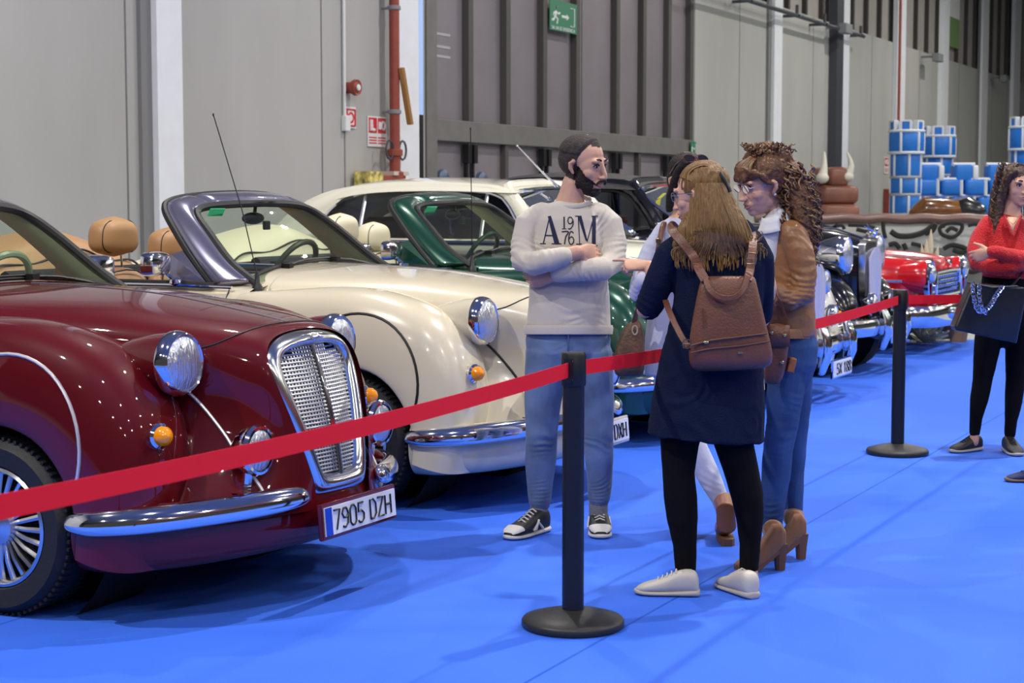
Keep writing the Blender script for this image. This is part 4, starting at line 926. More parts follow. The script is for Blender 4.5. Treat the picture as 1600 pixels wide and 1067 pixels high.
# ------------------------------------------------------------------ barrier posts and belts
postm = mat('barrier_black', (.008, .0085, .010), .38, spec=.5)
basem = mat('barrier_base', (.018, .018, .019), .45, bump=.1, bscale=80)
beltm = mat('red_belt', (.74, .012, .026), .8, spec=.2, bump=.1, bscale=300)
def post(c, label, ang):
    r = empty('barrier_post', c, 0, label, 'barrier post', 'black belt barrier posts')
    m = MB(); m.lathe([(.001, .0), (.178, .0), (.182, .006), (.182, .022), (.176, .030), (.12, .046), (.05, .062), (.001, .062)], (0, 0, .001), n=56); m.build('post_base', basem, r)
    m = MB(); m.lathe([(.001, .06), (.0385, .06), (.0385, .86), (.001, .86)], (0, 0, 0), n=32); m.build('post_tube', postm, r)
    m = MB(); m.lathe([(.001, .858), (.043, .858), (.044, .864), (.044, .966), (.040, .974), (.001, .976)], (0, 0, 0), n=32)
    for a in ang: m.box(V3((math.cos(a) * .042, math.sin(a) * .042, .912)), (.012, .030, .085), Matrix.Rotation(a, 3, 'Z'))
    hd = m.build('belt_cassette', postm, r)
    m = MB()
    for a in ang:
        for dz in (.88, .946): m.lathe([(.001, .004), (.004, .003), (.005, 0)], (math.cos(a + .25) * .0435, math.sin(a + .25) * .0435, dz), (math.cos(a), math.sin(a), 0), 8)
    m.build('screw', satin, hd)
    return r
def belt(a, b, sag, label, h=.052):
    a = V3(a); b = V3(b); d = (b - a).normalized(); a = a + d * .046; b = b - d * .046; rows = []
    nn = V3((-d.y, d.x, 0)).normalized()
    for k in range(25):
        f = k / 24; p = a.lerp(b, f) - V3((0, 0, sag * 4 * f * (1 - f))); q = nn * .0012
        rows.append([p - V3((0, 0, h / 2)) + q, p + V3((0, 0, h / 2)) + q, p + V3((0, 0, h / 2)) - q, p - V3((0, 0, h / 2)) - q])
    m = MB(); m.grid(rows, cu=True, caps=True); return tag(m.build('barrier_belt', beltm), label, 'barrier belt', 'red barrier belts')
A = G(895, 978); Bp = G(1402, 709); Z = V3((0, 0, .915))
L0 = P(0, 787, 3.4); L0.z = 0; dl = (L0 - A).normalized(); A0 = A + dl * 3.55
C1 = V3((4.6, 11.3, 0))
def an(p, q): return math.atan2(q.y - p.y, q.x - p.x)
post(A, 'black belt barrier post standing in front of the bearded man', [an(A, A0), an(A, Bp)])
post(Bp, 'smaller black belt barrier post in front of the red fifties car', [an(Bp, A), an(Bp, C1)])
post(A0, 'black barrier post outside the picture at lower left holding the long belt', [an(A0, A)])
post(C1, 'black barrier post outside the picture at right behind the woman in red', [an(C1, Bp)])
belt(A0 + Z, A + Z, .03, 'long red belt crossing in front of the maroon and cream cars')
belt(A + Z, Bp + Z, .035, 'red belt running from the front post behind the navy-coated woman to the far post')
belt(Bp + Z, C1 + Z, .012, 'red belt from the far post toward the woman in red')

# ------------------------------------------------------------------ inflatables behind the cars
infl = mat('inflatable_grey', (.30, .31, .31), .45, var=.08, vscale=2)
inflb = mat('inflatable_brown', (.22, .085, .055), .4, bump=.4, bscale=5, var=.25, vscale=2)
edgeb = mat('inflatable_edge', (.20, .12, .105), .35, bump=.3, bscale=6)
scr = mat('painted_black', (.010, .010, .011), .6)
r = empty('rodeo_mattress', P(1420, 400, 30.5), 0, 'grey inflatable rodeo mattress painted with black scrawls behind the red car', 'inflatable')
d0 = 30.0; xL, xR = P(1180, 400, d0).x, P(1640, 400, d0).x
m = MB(); rows = []
for x in [xL + (xR - xL) * k / 30 for k in range(31)]:
    q = .03 * abs(math.sin((x - xL) * 2.4)); rows.append([V3((x, d0 + 2.6, .02)), V3((x, d0 + 2.6, 1.0)), V3((x, d0 + .9, 1.02)), V3((x, d0 + .12, 1.08)), V3((x, d0 - .02 - q, .95)), V3((x, d0 - .14 - q, .66)), V3((x, d0 + .0, .5)), V3((x, d0 - .14 - q, .34)), V3((x, d0 - .02 - q, .12)), V3((x, d0 + .05, .02))])
m.grid(rows, cu=True, caps=True); body = m.build('mattress_body', infl, r, world=True)
m = MB(); m.tube([V3((x, d0 + .12, 1.16 + .012 * math.sin(x * 9))) for x in [xL + (xR - xL) * k / 60 for k in range(61)]], .11, 12, flat=.75); m.build('mattress_rim', edgeb, r, world=True)
m = MB()
def sc(pts, w=.03): m.tube(catmull([P(px, py, d0) - V3((0, .0, 0)) + V3((0, -.19, 0)) for px, py in pts], 5), w, 6, flat=.5, up=V3((0, 1, 0)))
for pts, w in (([(1322, 351), (1345, 352), (1362, 356), (1355, 362), (1335, 358)], .035), ([(1376, 346), (1377, 360), (1380, 372)], .035), ([(1388, 361), (1400, 368), (1420, 368), (1440, 362), (1456, 351), (1452, 360), (1441, 364)], .05),
               ([(1466, 352), (1480, 348), (1498, 350), (1496, 362), (1484, 370), (1468, 366), (1464, 356), (1472, 352)], .035), ([(1474, 362), (1482, 356), (1492, 360)], .035), ([(1282, 352), (1296, 356), (1306, 350)], .03),
               ([(1385, 382), (1395, 380), (1402, 388)], .04), ([(1408, 380), (1412, 390)], .04), ([(1420, 380), (1436, 384), (1440, 392)], .035), ([(1300, 354), (1312, 352), (1316, 358)], .03), ([(1470, 388), (1484, 382), (1505, 388), (1498, 394), (1485, 390)], .04),
               ([(1502, 420), (1515, 424), (1535, 418)], .04), ([(1508, 352), (1520, 350), (1530, 358), (1522, 366)], .035), ([(1455, 442), (1480, 446), (1500, 444)], .045), ([(1508, 398), (1520, 406), (1532, 402)], .04), ([(1225, 352), (1240, 362), (1262, 356)], .035)): sc(pts, w)
m.build('painted_scrawl', scr, r, world=True)

# brown inflatable bull figure with white horns
D = 32.0
r = empty('inflatable_bull', P(1303, 345, D), 0, 'brown inflatable bull figure with two white horns behind the rodeo mattress', 'inflatable')
def puff(mb, x0, x1, y0, y1, dd, depth, e=.45):
    a = P(x0, y1, dd); b = P(x1, y0, dd); c = (a + b) / 2; h = (b - a) / 2; rows = []
    for i in range(13):
        t = -PI / 2 + PI * i / 12; st = math.copysign(abs(math.sin(t)) ** e, math.sin(t)); ct = max(abs(math.cos(t)), 1e-3) ** e
        rows.append([c + V3((h.x * ct * math.copysign(abs(math.cos(q)) ** e, math.cos(q)), depth * ct * math.copysign(abs(math.sin(q)) ** e, math.sin(q)), h.z * st)) for q in [2 * PI * k / 24 for k in range(24)]])
    return mb.grid(rows, cu=True, caps=True)
m = MB(); puff(m, 1270, 1339, 317, 352, D, .5); puff(m, 1270, 1338, 289, 320, D, .45); puff(m, 1288, 1322, 261, 294, D, .4); puff(m, 1271, 1290, 262, 292, D + .1, .3)
bz = P(1300, 350, D).z; m.box(V3((P(1303, 345, D).x, D, bz / 2)), (.62, .5, bz)); m.build('bull_body', inflb, r, world=True)
hornm = mat('horn_white', (.62, .60, .52), .35)
for a, b, c_ in ((P(1285, 278, D - .55), P(1288, 258, D - .5), P(1288, 237, D - .45)), (P(1324, 276, D - .3), P(1330, 258, D - .3), P(1324, 238, D - .3))):
    m = MB(); pp = catmull([a, b, c_], 6); m.tube(pp, [.11 - .095 * (k / (len(pp) - 1)) ** .8 for k in range(len(pp))], 12); m.ell(a, (.12, .12, .1)); m.build('bull_horn', hornm, r, world=True)

# mechanical bull hide riding above the mattress
r = empty('mechanical_bull', P(1482, 330, 31.4), 0, 'glossy brown and black mechanical bull body on the rodeo mattress', 'rodeo bull')
hide = mat('brown_hide', (.16, .06, .015), .22, coat=.6, var=.5, vscale=3)
m = MB(); m.chain([(P(1438, 336, 31.4), .20, .22), (P(1446, 330, 31.4), .27, .26), (P(1475, 328, 31.4), .26, .22), (P(1500, 330, 31.4), .24, .2)], n=20); m.tube([P(1470, 330, 31.4), V3((P(1470, 330, 31.4).x, 31.4, .05))], .18, 12); m.build('bull_torso', hide, r, world=True)
m = MB(); m.chain([(P(1503, 328, 31.4), .24, .2), (P(1515, 325, 31.3), .23, .2), (P(1527, 330, 31.2), .16, .16)], n=18); m.build('bull_head', paint('hide_black', (.012, .012, .014)), r, world=True)

# blue inflatable castle
blue = mat('castle_blue', (.015, .17, .62), .38, bump=.35, bscale=4)
seam = mat('castle_white', (.66, .70, .76), .45)
r = empty('inflatable_castle', P(1480, 330, 40), 0, 'blue inflatable bouncy castle with white seams and round battlement towers', 'bouncy castle')
def tower(px0, px1, pys, dd, nseg=6, top=True):
    a = P(px0, 300, dd).x; b = P(px1, 300, dd).x; c = (a + b) / 2; R_ = (b - a) / 2
    zs = [P(0, y, dd).z for y in pys]
    for k in range(len(zs) - 1):
        z1, z0 = zs[k], zs[k + 1]; e = 1.08 if (k == 0 and top) else .92
        prof = [(.001, z0), (R_ * e * .94, z0 + .01), (R_ * e * .99, z0 + (z1 - z0) * .08), (R_ * e, z0 + (z1 - z0) * .5), (R_ * e * .99, z0 + (z1 - z0) * .92), (R_ * e * .94, z1 - .01), (.001, z1)]
        m = MB(); m.lathe(prof, (c, dd, 0), n=28); m.build('tower_ring', blue, r, world=True)
        m = MB()
        for z in (z0, z1): m.loop([V3((c + R_ * e * .97 * math.cos(q), dd + R_ * e * .97 * math.sin(q), z)) for q in [2 * PI * j / 28 for j in range(28)]], .035, 6)
        for j in range(nseg):
            q = 2 * PI * (j + .5 * (k % 2)) / nseg; m.tube([V3((c + R_ * e * f * 1.003 * math.cos(q), dd + R_ * e * f * 1.003 * math.sin(q), z)) for f, z in ((.95, z0 + .02), (.995, z0 + (z1 - z0) * .10), (1, z0 + (z1 - z0) * .5), (.995, z0 + (z1 - z0) * .90), (.95, z1 - .02))], .03, 6)
        m.build('tower_seam', seam, r, world=True)
    if top:
        for j in range(6):
            q = 2 * PI * (j + .25) / 6; z = zs[0]; R3 = Matrix.Rotation(q, 3, 'Z'); cc = V3((c + R_ * .86 * math.cos(q), dd + R_ * .86 * math.sin(q), z + .09))
            m = MB(); m.box(cc, (R_ * .26, R_ * .55, .24), R3); o = m.build('merlon', blue, r, world=True, smooth=False, bevel=.05)
            m = MB()
            for sg in (-1, 1): m.box(cc + R3 @ V3((0, sg * R_ * .29, 0)), (R_ * .30, R_ * .14, .27), R3)
            m.box(cc + V3((0, 0, .125)), (R_ * .29, R_ * .60, .04), R3); m.build('merlon_edge', seam, o, world=True, smooth=False, bevel=.006)
tower(1389, 1440, (205, 239, 277, 304, 335, 372), 38.5)
tower(1440, 1489, (213, 245, 274, 304, 335, 372), 41.0)
tower(1577, 1628, (199, 234, 262, 300, 335, 372), 40.0)
dd = 39.0
for y0, y1, xs in ((280, 306, (1425, 1465, 1502, 1540, 1578)), (306, 336, (1422, 1445, 1480, 1522, 1560, 1600))):
    for a, b in zip(xs[:-1], xs[1:]):
        m = MB(); puff(m, a, b, y0, y1, dd, .32, .35); m.build('wall_cushion', blue, r, world=True)
        m = MB(); pa = P(b, y0 + 1, dd - .30); pb = P(b, y1 - 1, dd - .30); m.tube([pa, pb], .04, 6); m.build('wall_seam', seam, r, world=True)
    m = MB(); m.tube([P(xs[0], y0, dd - .2), P(xs[-1], y0, dd - .2)], .04, 6); m.build('wall_seam', seam, r, world=True)
for a, b in ((1432, 1472), (1488, 1525), (1540, 1577)):
    m = MB(); puff(m, a, b - 8, 257, 284, dd, .25, .3); o = m.build('merlon', blue, r, world=True)
    m = MB(); puff(m, b - 10, b, 258, 284, dd, .27, .3); m.tube([P(a + 1, 257, dd - .1), P(b - 2, 257, dd - .1)], .05, 6); m.build('merlon_edge', seam, o, world=True)
m = MB(); m.box(V3(((P(1422, 0, dd).x + P(1600, 0, dd).x) / 2, dd + .3, .6)), (P(1600, 0, dd).x - P(1422, 0, dd).x, .9, 1.16)); m.build('castle_base', blue, r, world=True, smooth=False, bevel=.08)
m = MB(); m.ell(P(1507, 322, 38.2), (.30, .12, .22)); m.tube([P(1507, 322, 38.2), V3((P(1507, 322, 38.2).x, 38.2, .2))], .1)
m.build('castle_arch', mat('castle_violet', (.10, .12, .32), .5), r, world=True)

# dried decoration on the floor beside the red car
r = empty('dried_flower_basket', G(1455, 536), 0, 'white dried flowers and basket on the floor before the red car bumper', 'decoration')
random.seed(5); c = G(1452, 538)
m = MB()
for k in range(60):
    a = random.uniform(0, 2 * PI); e = random.uniform(.1, 1.2); R_ = random.uniform(.14, .30); q = c + V3((-.06, 0, .02)); m.tube([q, q + V3((math.cos(a) * math.cos(e), math.sin(a) * math.cos(e), math.sin(e))) * R_ * .6, q + V3((math.cos(a + .2) * math.cos(e), math.sin(a + .2) * math.cos(e), math.sin(e) * .95)) * R_], [.006, .02, .012], 5)
m.build('dried_bloom', mat('dried_white', (.55, .56, .42), .8, var=.3, vscale=30), r, world=True)
m = MB(); q = G(1486, 533); m.lathe([(.001, 0), (.16, 0), (.2, .3), (.17, .3), (.14, .03)], q, n=18); m.build('basket', mat('basket_brown', (.22, .13, .07), .7, bump=.6, bscale=50), r, world=True)
m = MB()
for k in range(26):
    a = random.uniform(0, 2 * PI); q2 = q + V3((0, 0, .25)); m.tube([q2, q2 + V3((math.cos(a) * .1, math.sin(a) * .1, .15)), q2 + V3((math.cos(a) * .2, math.sin(a) * .2, .2))], [.006, .02, .004], 5)
m.build('basket_leaf', mat('leaf_green', (.10, .17, .04), .6), r, world=True)
r = empty('pampas_plume', P(1450, 393, 18.2), 0, 'cream dried plumes rising behind the bonnet of the red car', 'decoration')
q = P(1450, 385, 19.6); q.z = 0.0
m = MB(); m.lathe([(.001, 0), (.14, 0), (.16, .3), (.12, .55), (.10, .55), (.11, .1)], q, n=18); m.build('vase', mat('clay', (.3, .2, .14), .7), r, world=True)
m = MB()
for px, py, w_ in ((1455, 358, .045), (1448, 374, .05), (1466, 383, .04), (1440, 380, .035)):
    t = P(px, py, 19.6); m.tube(catmull([q + V3((0, 0, .4)), q.lerp(t, .6) + V3((0, 0, .1)), t], 5), [.006] * 5 + [w_ * .6, w_ * .8, w_ * .8, w_ * .6, w_ * .3, .004], 8)
m.build('plume', mat('plume_cream', (.58, .50, .34), .9, bump=.8, bscale=60), r, world=True)
# ------------------------------------------------------------------ people
YUP = V3((0, 1, 0))
skinm = mat('skin', (.56, .325, .235), .48, spec=.4, bump=.05, bscale=300, var=.06, vscale=25)
skinw = mat('skin_light', (.60, .335, .235), .48, spec=.4, bump=.05, bscale=300, var=.06, vscale=25)
lipm = mat('lips', (.33, .12, .10), .5)
lipr = mat('lips_red', (.36, .13, .115), .5)
eyew = mat('eye_white', (.42, .38, .36), .35); iris = mat('iris_brown', (.012, .006, .004), .35)
def fuse(mb, name, m, root, voxel=.006, it=6, fac=.5, disp=None):
    me = bpy.data.meshes.new(name + '_raw'); me.from_pydata([tuple(p) for p in mb.v], [], mb.f); me.update()
    o = bpy.data.objects.new(name + '_raw', me); SC.collection.objects.link(o)
    q = o.modifiers.new('r', 'REMESH'); q.mode = 'VOXEL'; q.voxel_size = voxel; q.adaptivity = 0
    if it: q = o.modifiers.new('s', 'SMOOTH'); q.iterations = it; q.factor = fac
    dg = bpy.context.evaluated_depsgraph_get(); dg.update(); ev = o.evaluated_get(dg)
    n = bpy.data.meshes.new_from_object(ev); bpy.data.objects.remove(o)
    if disp:
        nv = [(v.co.copy(), v.normal.copy()) for v in n.vertices]
        for v, (p, nn) in zip(n.vertices, nv): v.co = p + nn * disp(p)
    inv = XF[root.name].inverted()
    n.transform(inv); n.name = name; n.materials.clear(); n.materials.append(m)
    n.polygons.foreach_set('use_smooth', [True] * len(n.polygons)); n.update()
    r = bpy.data.objects.new(name, n); SC.collection.objects.link(r); r.parent = root
    return r
def folds(lst, amp=.003, sc=9, st=(1, 1, 1)):
    """cloth relief: broad noise plus bands of folds; lst = (centre, axis, wavelength, amplitude, radius)"""
    def f(p):
        q = V3((p.x * st[0], p.y * st[1], p.z * st[2])) * sc
        d = amp * (noise.noise(q) + .5 * noise.noise(q * 2.3))
        for c, ax, wl, a, rad in lst:
            r = p - c; e = math.exp(-r.length_squared / (rad * rad))
            if e > .02:
                ph = r.dot(ax) / wl + 2.6 * noise.noise(p * 6 + V3((3, 1, 2)))
                d += a * e * (1 - 2 * abs((ph % 1) * 2 - 1) ** .8) * .55 * max(0, .55 + 1.6 * noise.noise(p * 9 + V3((9, 4, 1))))
        return d
    return f
class Fig:
    def __init__(s, d): s.d = d; s.k = d / F
    def Q(s, px, py, dy=0.0): return P(px, py, s.d + dy)
    def ch(s, mb, pts, n=18, up=YUP, r=True):
        """pts: (px, py, depth offset, radius across in px, radius in depth in metres)"""
        return mb.chain([(s.Q(a, b, c), e * s.k, f) for a, b, c, e, f in pts], n=n, up=up, round_=r)
def Rface(phi, pitch=0, roll=0):
    """head frame: local +y is where the face looks; phi = compass angle of the look in the ground plane"""
    return Matrix.Rotation(math.radians(phi - 90), 3, 'Z') @ Matrix.Rotation(math.radians(pitch), 3, 'X') @ Matrix.Rotation(math.radians(roll), 3, 'Y')
def head(mb, C, R, s=1.0, fem=False, neck=None):
    def T(x, y, z): return C + R @ V3((x * s, y * s, z * s))
    def E(x, y, z, a, b, c, R2=None): mb.ell(T(x, y, z), (a * s, b * s, c * s), R @ R2 if R2 else R, 20, 14)
    E(0, -.012, .040, .074, .094, .080); E(0, -.035, .022, .070, .072, .072)
    E(0, .030, .012, .063, .060, .066); E(0, .030, -.030, .058, .058, .070)
    jw = .046 if fem else .052
    E(0, .028, -.066, jw, .054, .044); E(0, .062, -.092, .022 if fem else .027, .022, .020)
    for g in (-1, 1):
        E(g * .036, .050, -.022, .026, .027, .026); E(g * .034, .078, .030, .024, .012, .010)
        E(g * (jw - .006), .008, -.058, .014, .030, .026)
        mb.chain([(T(g * .011, .098, -.034), .0085 * s), (T(g * .006, .108, -.034), .008 * s)], n=10)
        # ear
        mb.chain([(T(g * .074, -.004, .018), .008 * s, .010 * s), (T(g * .079, -.012, .012), .007 * s, .018 * s), (T(g * .078, -.010, -.008), .007 * s, .016 * s), (T(g * .072, .0, -.026), .006 * s, .009 * s)], n=10, up=R @ V3((1, 0, 0)))
    ny = -.006 if fem else 0
    mb.chain([(T(0, .082, .026), .009 * s), (T(0, .093, .004), .0095 * s), (T(0, .105 + ny, -.022), .0112 * s), (T(0, .107 + ny, -.030), .0110 * s)], n=12)
    lf = -.004 if fem else 0
    mb.chain([(T(-.020, .083 + lf, -.058), .010 * s), (T(0, .090 + lf, -.056), .012 * s), (T(.020, .083 + lf, -.058), .010 * s)], n=10)
    mb.chain([(T(-.015, .083 + lf, -.072), .009 * s), (T(0, .088 + lf, -.073), .010 * s), (T(.015, .083 + lf, -.072), .009 * s)], n=10)
    return T
def face(root, C, R, s, brow, lip=lipm, fem=False, look=0.0):
    def T(x, y, z): return C + R @ V3((x * s, y * s, z * s))
    for g in (-1, 1):
        m = MB(); m.ell(T(g * .031, .0735, .010), (.0145 * s, .0125 * s, .0078 * s), R, 16, 10); ey = m.build('eye', eyew, root, world=True)
        m = MB(); m.ell(T(g * .031 + look, .0840, .0095), (.0064 * s, .0035 * s, .0064 * s), R, 12, 8); m.build('iris', iris, ey, world=True)
        m = MB(); m.tube(catmull([T(g * .016, .082, .008), T(g * .025, .0885, .0175), T(g * .038, .0845, .0175), T(g * .047, .074, .009)], 4), [.0012 * s] + [.0026 * s] * 11 + [.0012 * s], 6); m.build('eyelashes', brow if not fem else mat('lash', (.01, .007, .005), .6), root, world=True)
        m = MB(); m.tube(catmull([T(g * .014, .091, .032), T(g * .030, .090, .039), T(g * .050, .074, .034)], 5), [.003 * s] + [.0048 * s] * 6 + [.0035 * s, .003 * s, .0018 * s, .001 * s], 6, flat=.7); m.build('eyebrow', brow, root, world=True)
    C0 = C; C = C + R @ V3((0, (-.0045 if fem else -.001) * s, 0))
    m = MB(); m.tube(catmull([T(-.025, .083, -.062), T(-.011, .0965, -.0575), T(0, .098, -.0595), T(.011, .0965, -.0575), T(.025, .083, -.062)], 3), [.001] + [.0038 * s] * 11 + [.001], 8, flat=.75)
    m.tube(catmull([T(-.023, .083, -.065), T(-.010, .0945, -.0705), T(0, .096, -.0715), T(.010, .0945, -.0705), T(.023, .083, -.065)], 3), [.001] + [.0044 * s] * 11 + [.001], 8, flat=.8); m.build('lips', lip, root, world=True)
def glasses(root, C, R, s, m_, name='glasses', up=0.0, back=0.0, rr=.022, dark=None, asp=.78):
    def T(x, y, z): return C + R @ V3((x * s, (y + back) * s, (z + up) * s))
    m = MB()
    for g in (-1, 1):
        m.loop([T(g * .032 + rr * 1.05 * math.cos(a), .100 - .006 * abs(math.cos(a) * .5 + g * .5 if g > 0 else math.cos(a) * .5 - .5), .008 + rr * asp * math.sin(a)) for a in [2 * PI * k / 24 for k in range(24)]], .0014 * s if not dark else .0028 * s, 6, up=R @ V3((0, 1, 0)))
        m.tube([T(g * .056, .092, .012), T(g * .076, .05, .014), T(g * .082, -.01, .008)], .0016 * s if not dark else .003 * s, 6)
    m.tube([T(-.011, .101, .012), T(0, .104, .014), T(.011, .101, .012)], .0014 * s, 6); o = m.build(name, m_, root, world=True)
    for g in (-1, 1):
        m = MB(); m.add([T(g * .032 + rr * math.cos(a), .099, .008 + rr * asp * math.sin(a)) for a in [2 * PI * k / 24 for k in range(24)]], [tuple(range(24))]); m.build('glasses_lens', dark or glass('spectacle_glass', (.92, .93, .95), ior=1.15), o, world=True, smooth=False)
    return o
def hand(mb, w, d, nrm, side, s=1.0, curl=(30, 30, 32, 35), thumb=(25, 20), spread=.05):
    """w wrist, d toward the knuckles, nrm out of the palm, side = +1/-1 where the thumb is along d x nrm"""
    d = V3(d).normalized(); nrm = V3(nrm); nrm = (nrm - d * nrm.dot(d)).normalized(); t = d.cross(nrm) * side
    mb.chain([(w, .026 * s, .021 * s), (w + d * .03 * s, .034 * s, .017 * s), (w + d * .06 * s, .041 * s, .016 * s), (w + d * .084 * s, .040 * s, .0125 * s)], n=16, up=nrm)
    for i, (o, L, a) in enumerate(zip((.030, .0105, -.0095, -.029), (.074, .083, .077, .060), curl)):
        b = w + d * (.084 - .004 * abs(i - 1)) * s + t * o * s; dd = (d + t * (spread * (1.5 - i))).normalized(); pts = [(b - dd * .012 * s, .0095 * s)]; ang = 0
        for k, (fr, ka) in enumerate(((.45, .6), (.32, 1.1), (.23, .8))):
            pts.append((b, (.0092 - .0010 * k) * s)); ang += math.radians(a) * ka
            b = b + (dd * math.cos(ang) + nrm * math.sin(ang)) * L * fr * s
        pts.append((b, .0066 * s)); mb.chain(pts, n=10, up=t)
    b = w + d * .026 * s + t * .026 * s + nrm * .006 * s; th = (d * .62 + t * .72 + nrm * math.sin(math.radians(thumb[0]))).normalized()
    m2 = b + th * .036 * s; th2 = (th * math.cos(.3) + (d * .8 + nrm * .4 * math.sin(math.radians(thumb[1]) + .2)) * .5).normalized()
    mb.chain([(b - th * .01 * s, .014 * s), (m2, .0115 * s), (m2 + th2 * .028 * s, .0098 * s), (m2 + th2 * .048 * s, .0078 * s)], n=10, up=nrm)
def sneaker(root, heel, toe, s, upper, sole, accent=None, laces=True, name='shoe', h=.09, w=.046, ankle=.042):
    """shoe lofted heel to toe; heel/toe = ground points"""
    heel = V3(heel); toe = V3(toe); d = (toe - heel); L = d.length; d.normalize(); sd = V3((0, 0, 1)).cross(d); Z = V3((0, 0, 1))
    def sec(f, wd, h0, h1, e=.75): return [heel + d * (L * f) + sd * (wd * math.copysign(abs(math.cos(a)) ** e, math.cos(a))) + Z * ((h0 + h1) / 2 + (h1 - h0) / 2 * math.copysign(abs(math.sin(a)) ** e, math.sin(a))) for a in [2 * PI * k / 20 for k in range(20)]]
    m = MB(); m.grid([sec(.0, w * .25, .012, .05), sec(.02, w * .70, .012, h * .9), sec(.12, w * .86, .012, h * 1.05), sec(.30, w * .86, .012, h * 1.0), sec(.45, w * .9, .012, h * .82), sec(.62, w * 1.02, .012, h * .62), sec(.80, w * 1.02, .012, h * .5), sec(.93, w * .80, .012, h * .38), sec(1.0, w * .35, .014, h * .24)], cu=True, caps=True)
    o = m.build(name, upper, root, sub=1, world=True)
    m = MB(); m.grid([sec(-.02, w * .3, .0, .024), sec(.0, w * .78, .0, .03), sec(.15, w * .92, .0, .028), sec(.4, w * .88, .0, .022), sec(.65, w * 1.1, .0, .022), sec(.85, w * 1.06, .0, .022), sec(.96, w * .82, .002, .024), sec(1.03, w * .3, .006, .024)], cu=True, caps=True); m.build('shoe_sole', sole, o, sub=1, world=True)
    if accent:
        m = MB()
        m.grid([[V3(p) for p in sec(.80, w * 1.03, .02, h * .53)[0:11]], [V3(p) for p in sec(.93, w * .84, .02, h * .41)[0:11]], [V3(p) for p in sec(.99, w * .5, .02, h * .30)[0:11]]]);
        for g in (-1, 1):
            m.tube([heel + d * L * .30 + sd * g * w * .90 + Z * .03, heel + d * L * .42 + sd * g * w * .90 + Z * .062, heel + d * L * .56 + sd * g * w * 1.0 + Z * .03], .006, 6)
            m.tube([heel + d * L * .50 + sd * g * w * .98 + Z * .03, heel + d * L * .40 + sd * g * w * .88 + Z * .072], .006, 6)
        m.build('shoe_overlay', accent, o, world=True)
    if laces:
        m = MB()
        for k in range(5):
            f = .36 + .07 * k; zz = h * (1.0 - (f - .3) * 1.15) ; c = heel + d * L * f + Z * (zz + .004); m.tube([c + sd * w * .45 - Z * .008, c + Z * .003, c - sd * w * .45 - Z * .008], .0035, 5)
        m.build('laces', sole if accent else upper, o, world=True)
    return o
def boot(root, heel, toe, top, s, m_, sole, hh=.09, platform=.012):
    """heeled ankle boot; heel/toe = ground points, top = ankle opening centre"""
    heel = V3(heel); toe = V3(toe); top = V3(top); d = toe - heel; L = d.length; d.normalize(); Z = V3((0, 0, 1)); sd = Z.cross(d)
    def bot(f): return platform + hh * max(0, 1 - f / .62) ** 1.15 if f < .62 else platform + .012 * max(0, f - .85) / .15
    def sec(f, w, h1): h0 = bot(f); return [heel + d * (L * f) + sd * (w * math.copysign(abs(math.cos(a)) ** .6, math.cos(a))) + Z * ((h0 + h1) / 2 + (h1 - h0) / 2 * math.copysign(abs(math.sin(a)) ** .6, math.sin(a))) for a in [2 * PI * k / 20 for k in range(20)]]
    m = MB(); m.grid([sec(-.02, .012, hh + .05), sec(.0, .026, hh + .075), sec(.10, .034, hh + .10), sec(.25, .036, hh + .095), sec(.40, .036, hh + .045), sec(.55, .038, .098), sec(.70, .041, .072), sec(.85, .037, .052), sec(.96, .024, .040), sec(1.0, .008, .034)], cu=True, caps=True)
    ank = heel + d * .045 + Z * (hh + .075)
    m.chain([(ank, .034, .040), (ank.lerp(top, .5), .040, .042), (top, .047, .047)], n=18, up=sd, round_=False)
    fuse(m, 'boot', m_, root, .004, 4)
    m = MB(); m.grid([[heel + d * (x + a * w) + sd * b * w + Z * z for a, b in ((-1, -.8), (-.4, -1), (.5, -1), (1, -.6), (1, .6), (.5, 1), (-.4, 1), (-1, .8))] for x, w, z in ((.016, .017, 0), (.016, .018, .012), (.016, .021, hh * .6), (.018, .028, hh + .014))], cu=True, caps=True)
    rows = []
    for f, w in ((.05, .020), (.15, .025), (.3, .026), (.45, .029), (.6, .036), (.75, .039), (.88, .034), (.99, .015)):
        c = heel + d * L * f; b_ = bot(f); lo = max(0, b_ - platform); rows.append([c + sd * w + Z * lo, c + sd * w + Z * (b_ + .010), c - sd * w + Z * (b_ + .010), c - sd * w + Z * lo])
    m.grid(rows, cu=True, caps=True); m.build('boot_heel', sole, root, world=True)
def shell(src, root, name, m, C, R, s, mask, rough=.0015, fr=150):
    """hair or beard grown off the skin: faces of the head where mask(local point) > 0, pushed out by that many metres"""
    me = src.data; Ri = R.transposed(); x0 = XF[root.name]; co = [x0 @ v.co for v in me.vertices]; th = []
    for p, v in zip(co, me.vertices):
        q = (Ri @ (p - C)) / s; th.append(mask(q) if q.length < .2 else 0)
    idx = {}; vs = []; fs = []
    for p in me.polygons:
        if all(th[i] > 0 for i in p.vertices):
            f = []
            for i in p.vertices:
                if i not in idx: idx[i] = len(vs); vs.append(co[i] + me.vertices[i].normal * (th[i] + rough * noise.noise(co[i] * fr)))
                f.append(idx[i])
            fs.append(tuple(f))
    mb = MB(); mb.add(vs, fs); return mb.build(name, m, root, world=True, sharp=0)
def sstep(a, b, x): t = max(0, min(1, (x - a) / (b - a))); return t * t * (3 - 2 * t)
def locks(mb, n, fa, r0, seg=8, seed=1, flat=.5):
    random.seed(seed)
    for i in range(n):
        pts = fa(i / max(n - 1, 1)); pts = catmull(pts, seg); k = len(pts)
        rr = [r0 * (.35 + .65 * math.sin(PI * min(1, .15 + .85 * j / (k - 1)) ** .8)) if j < k - 1 else r0 * .12 for j in range(k)]
        mb.tube(pts, rr, 6, flat=flat)
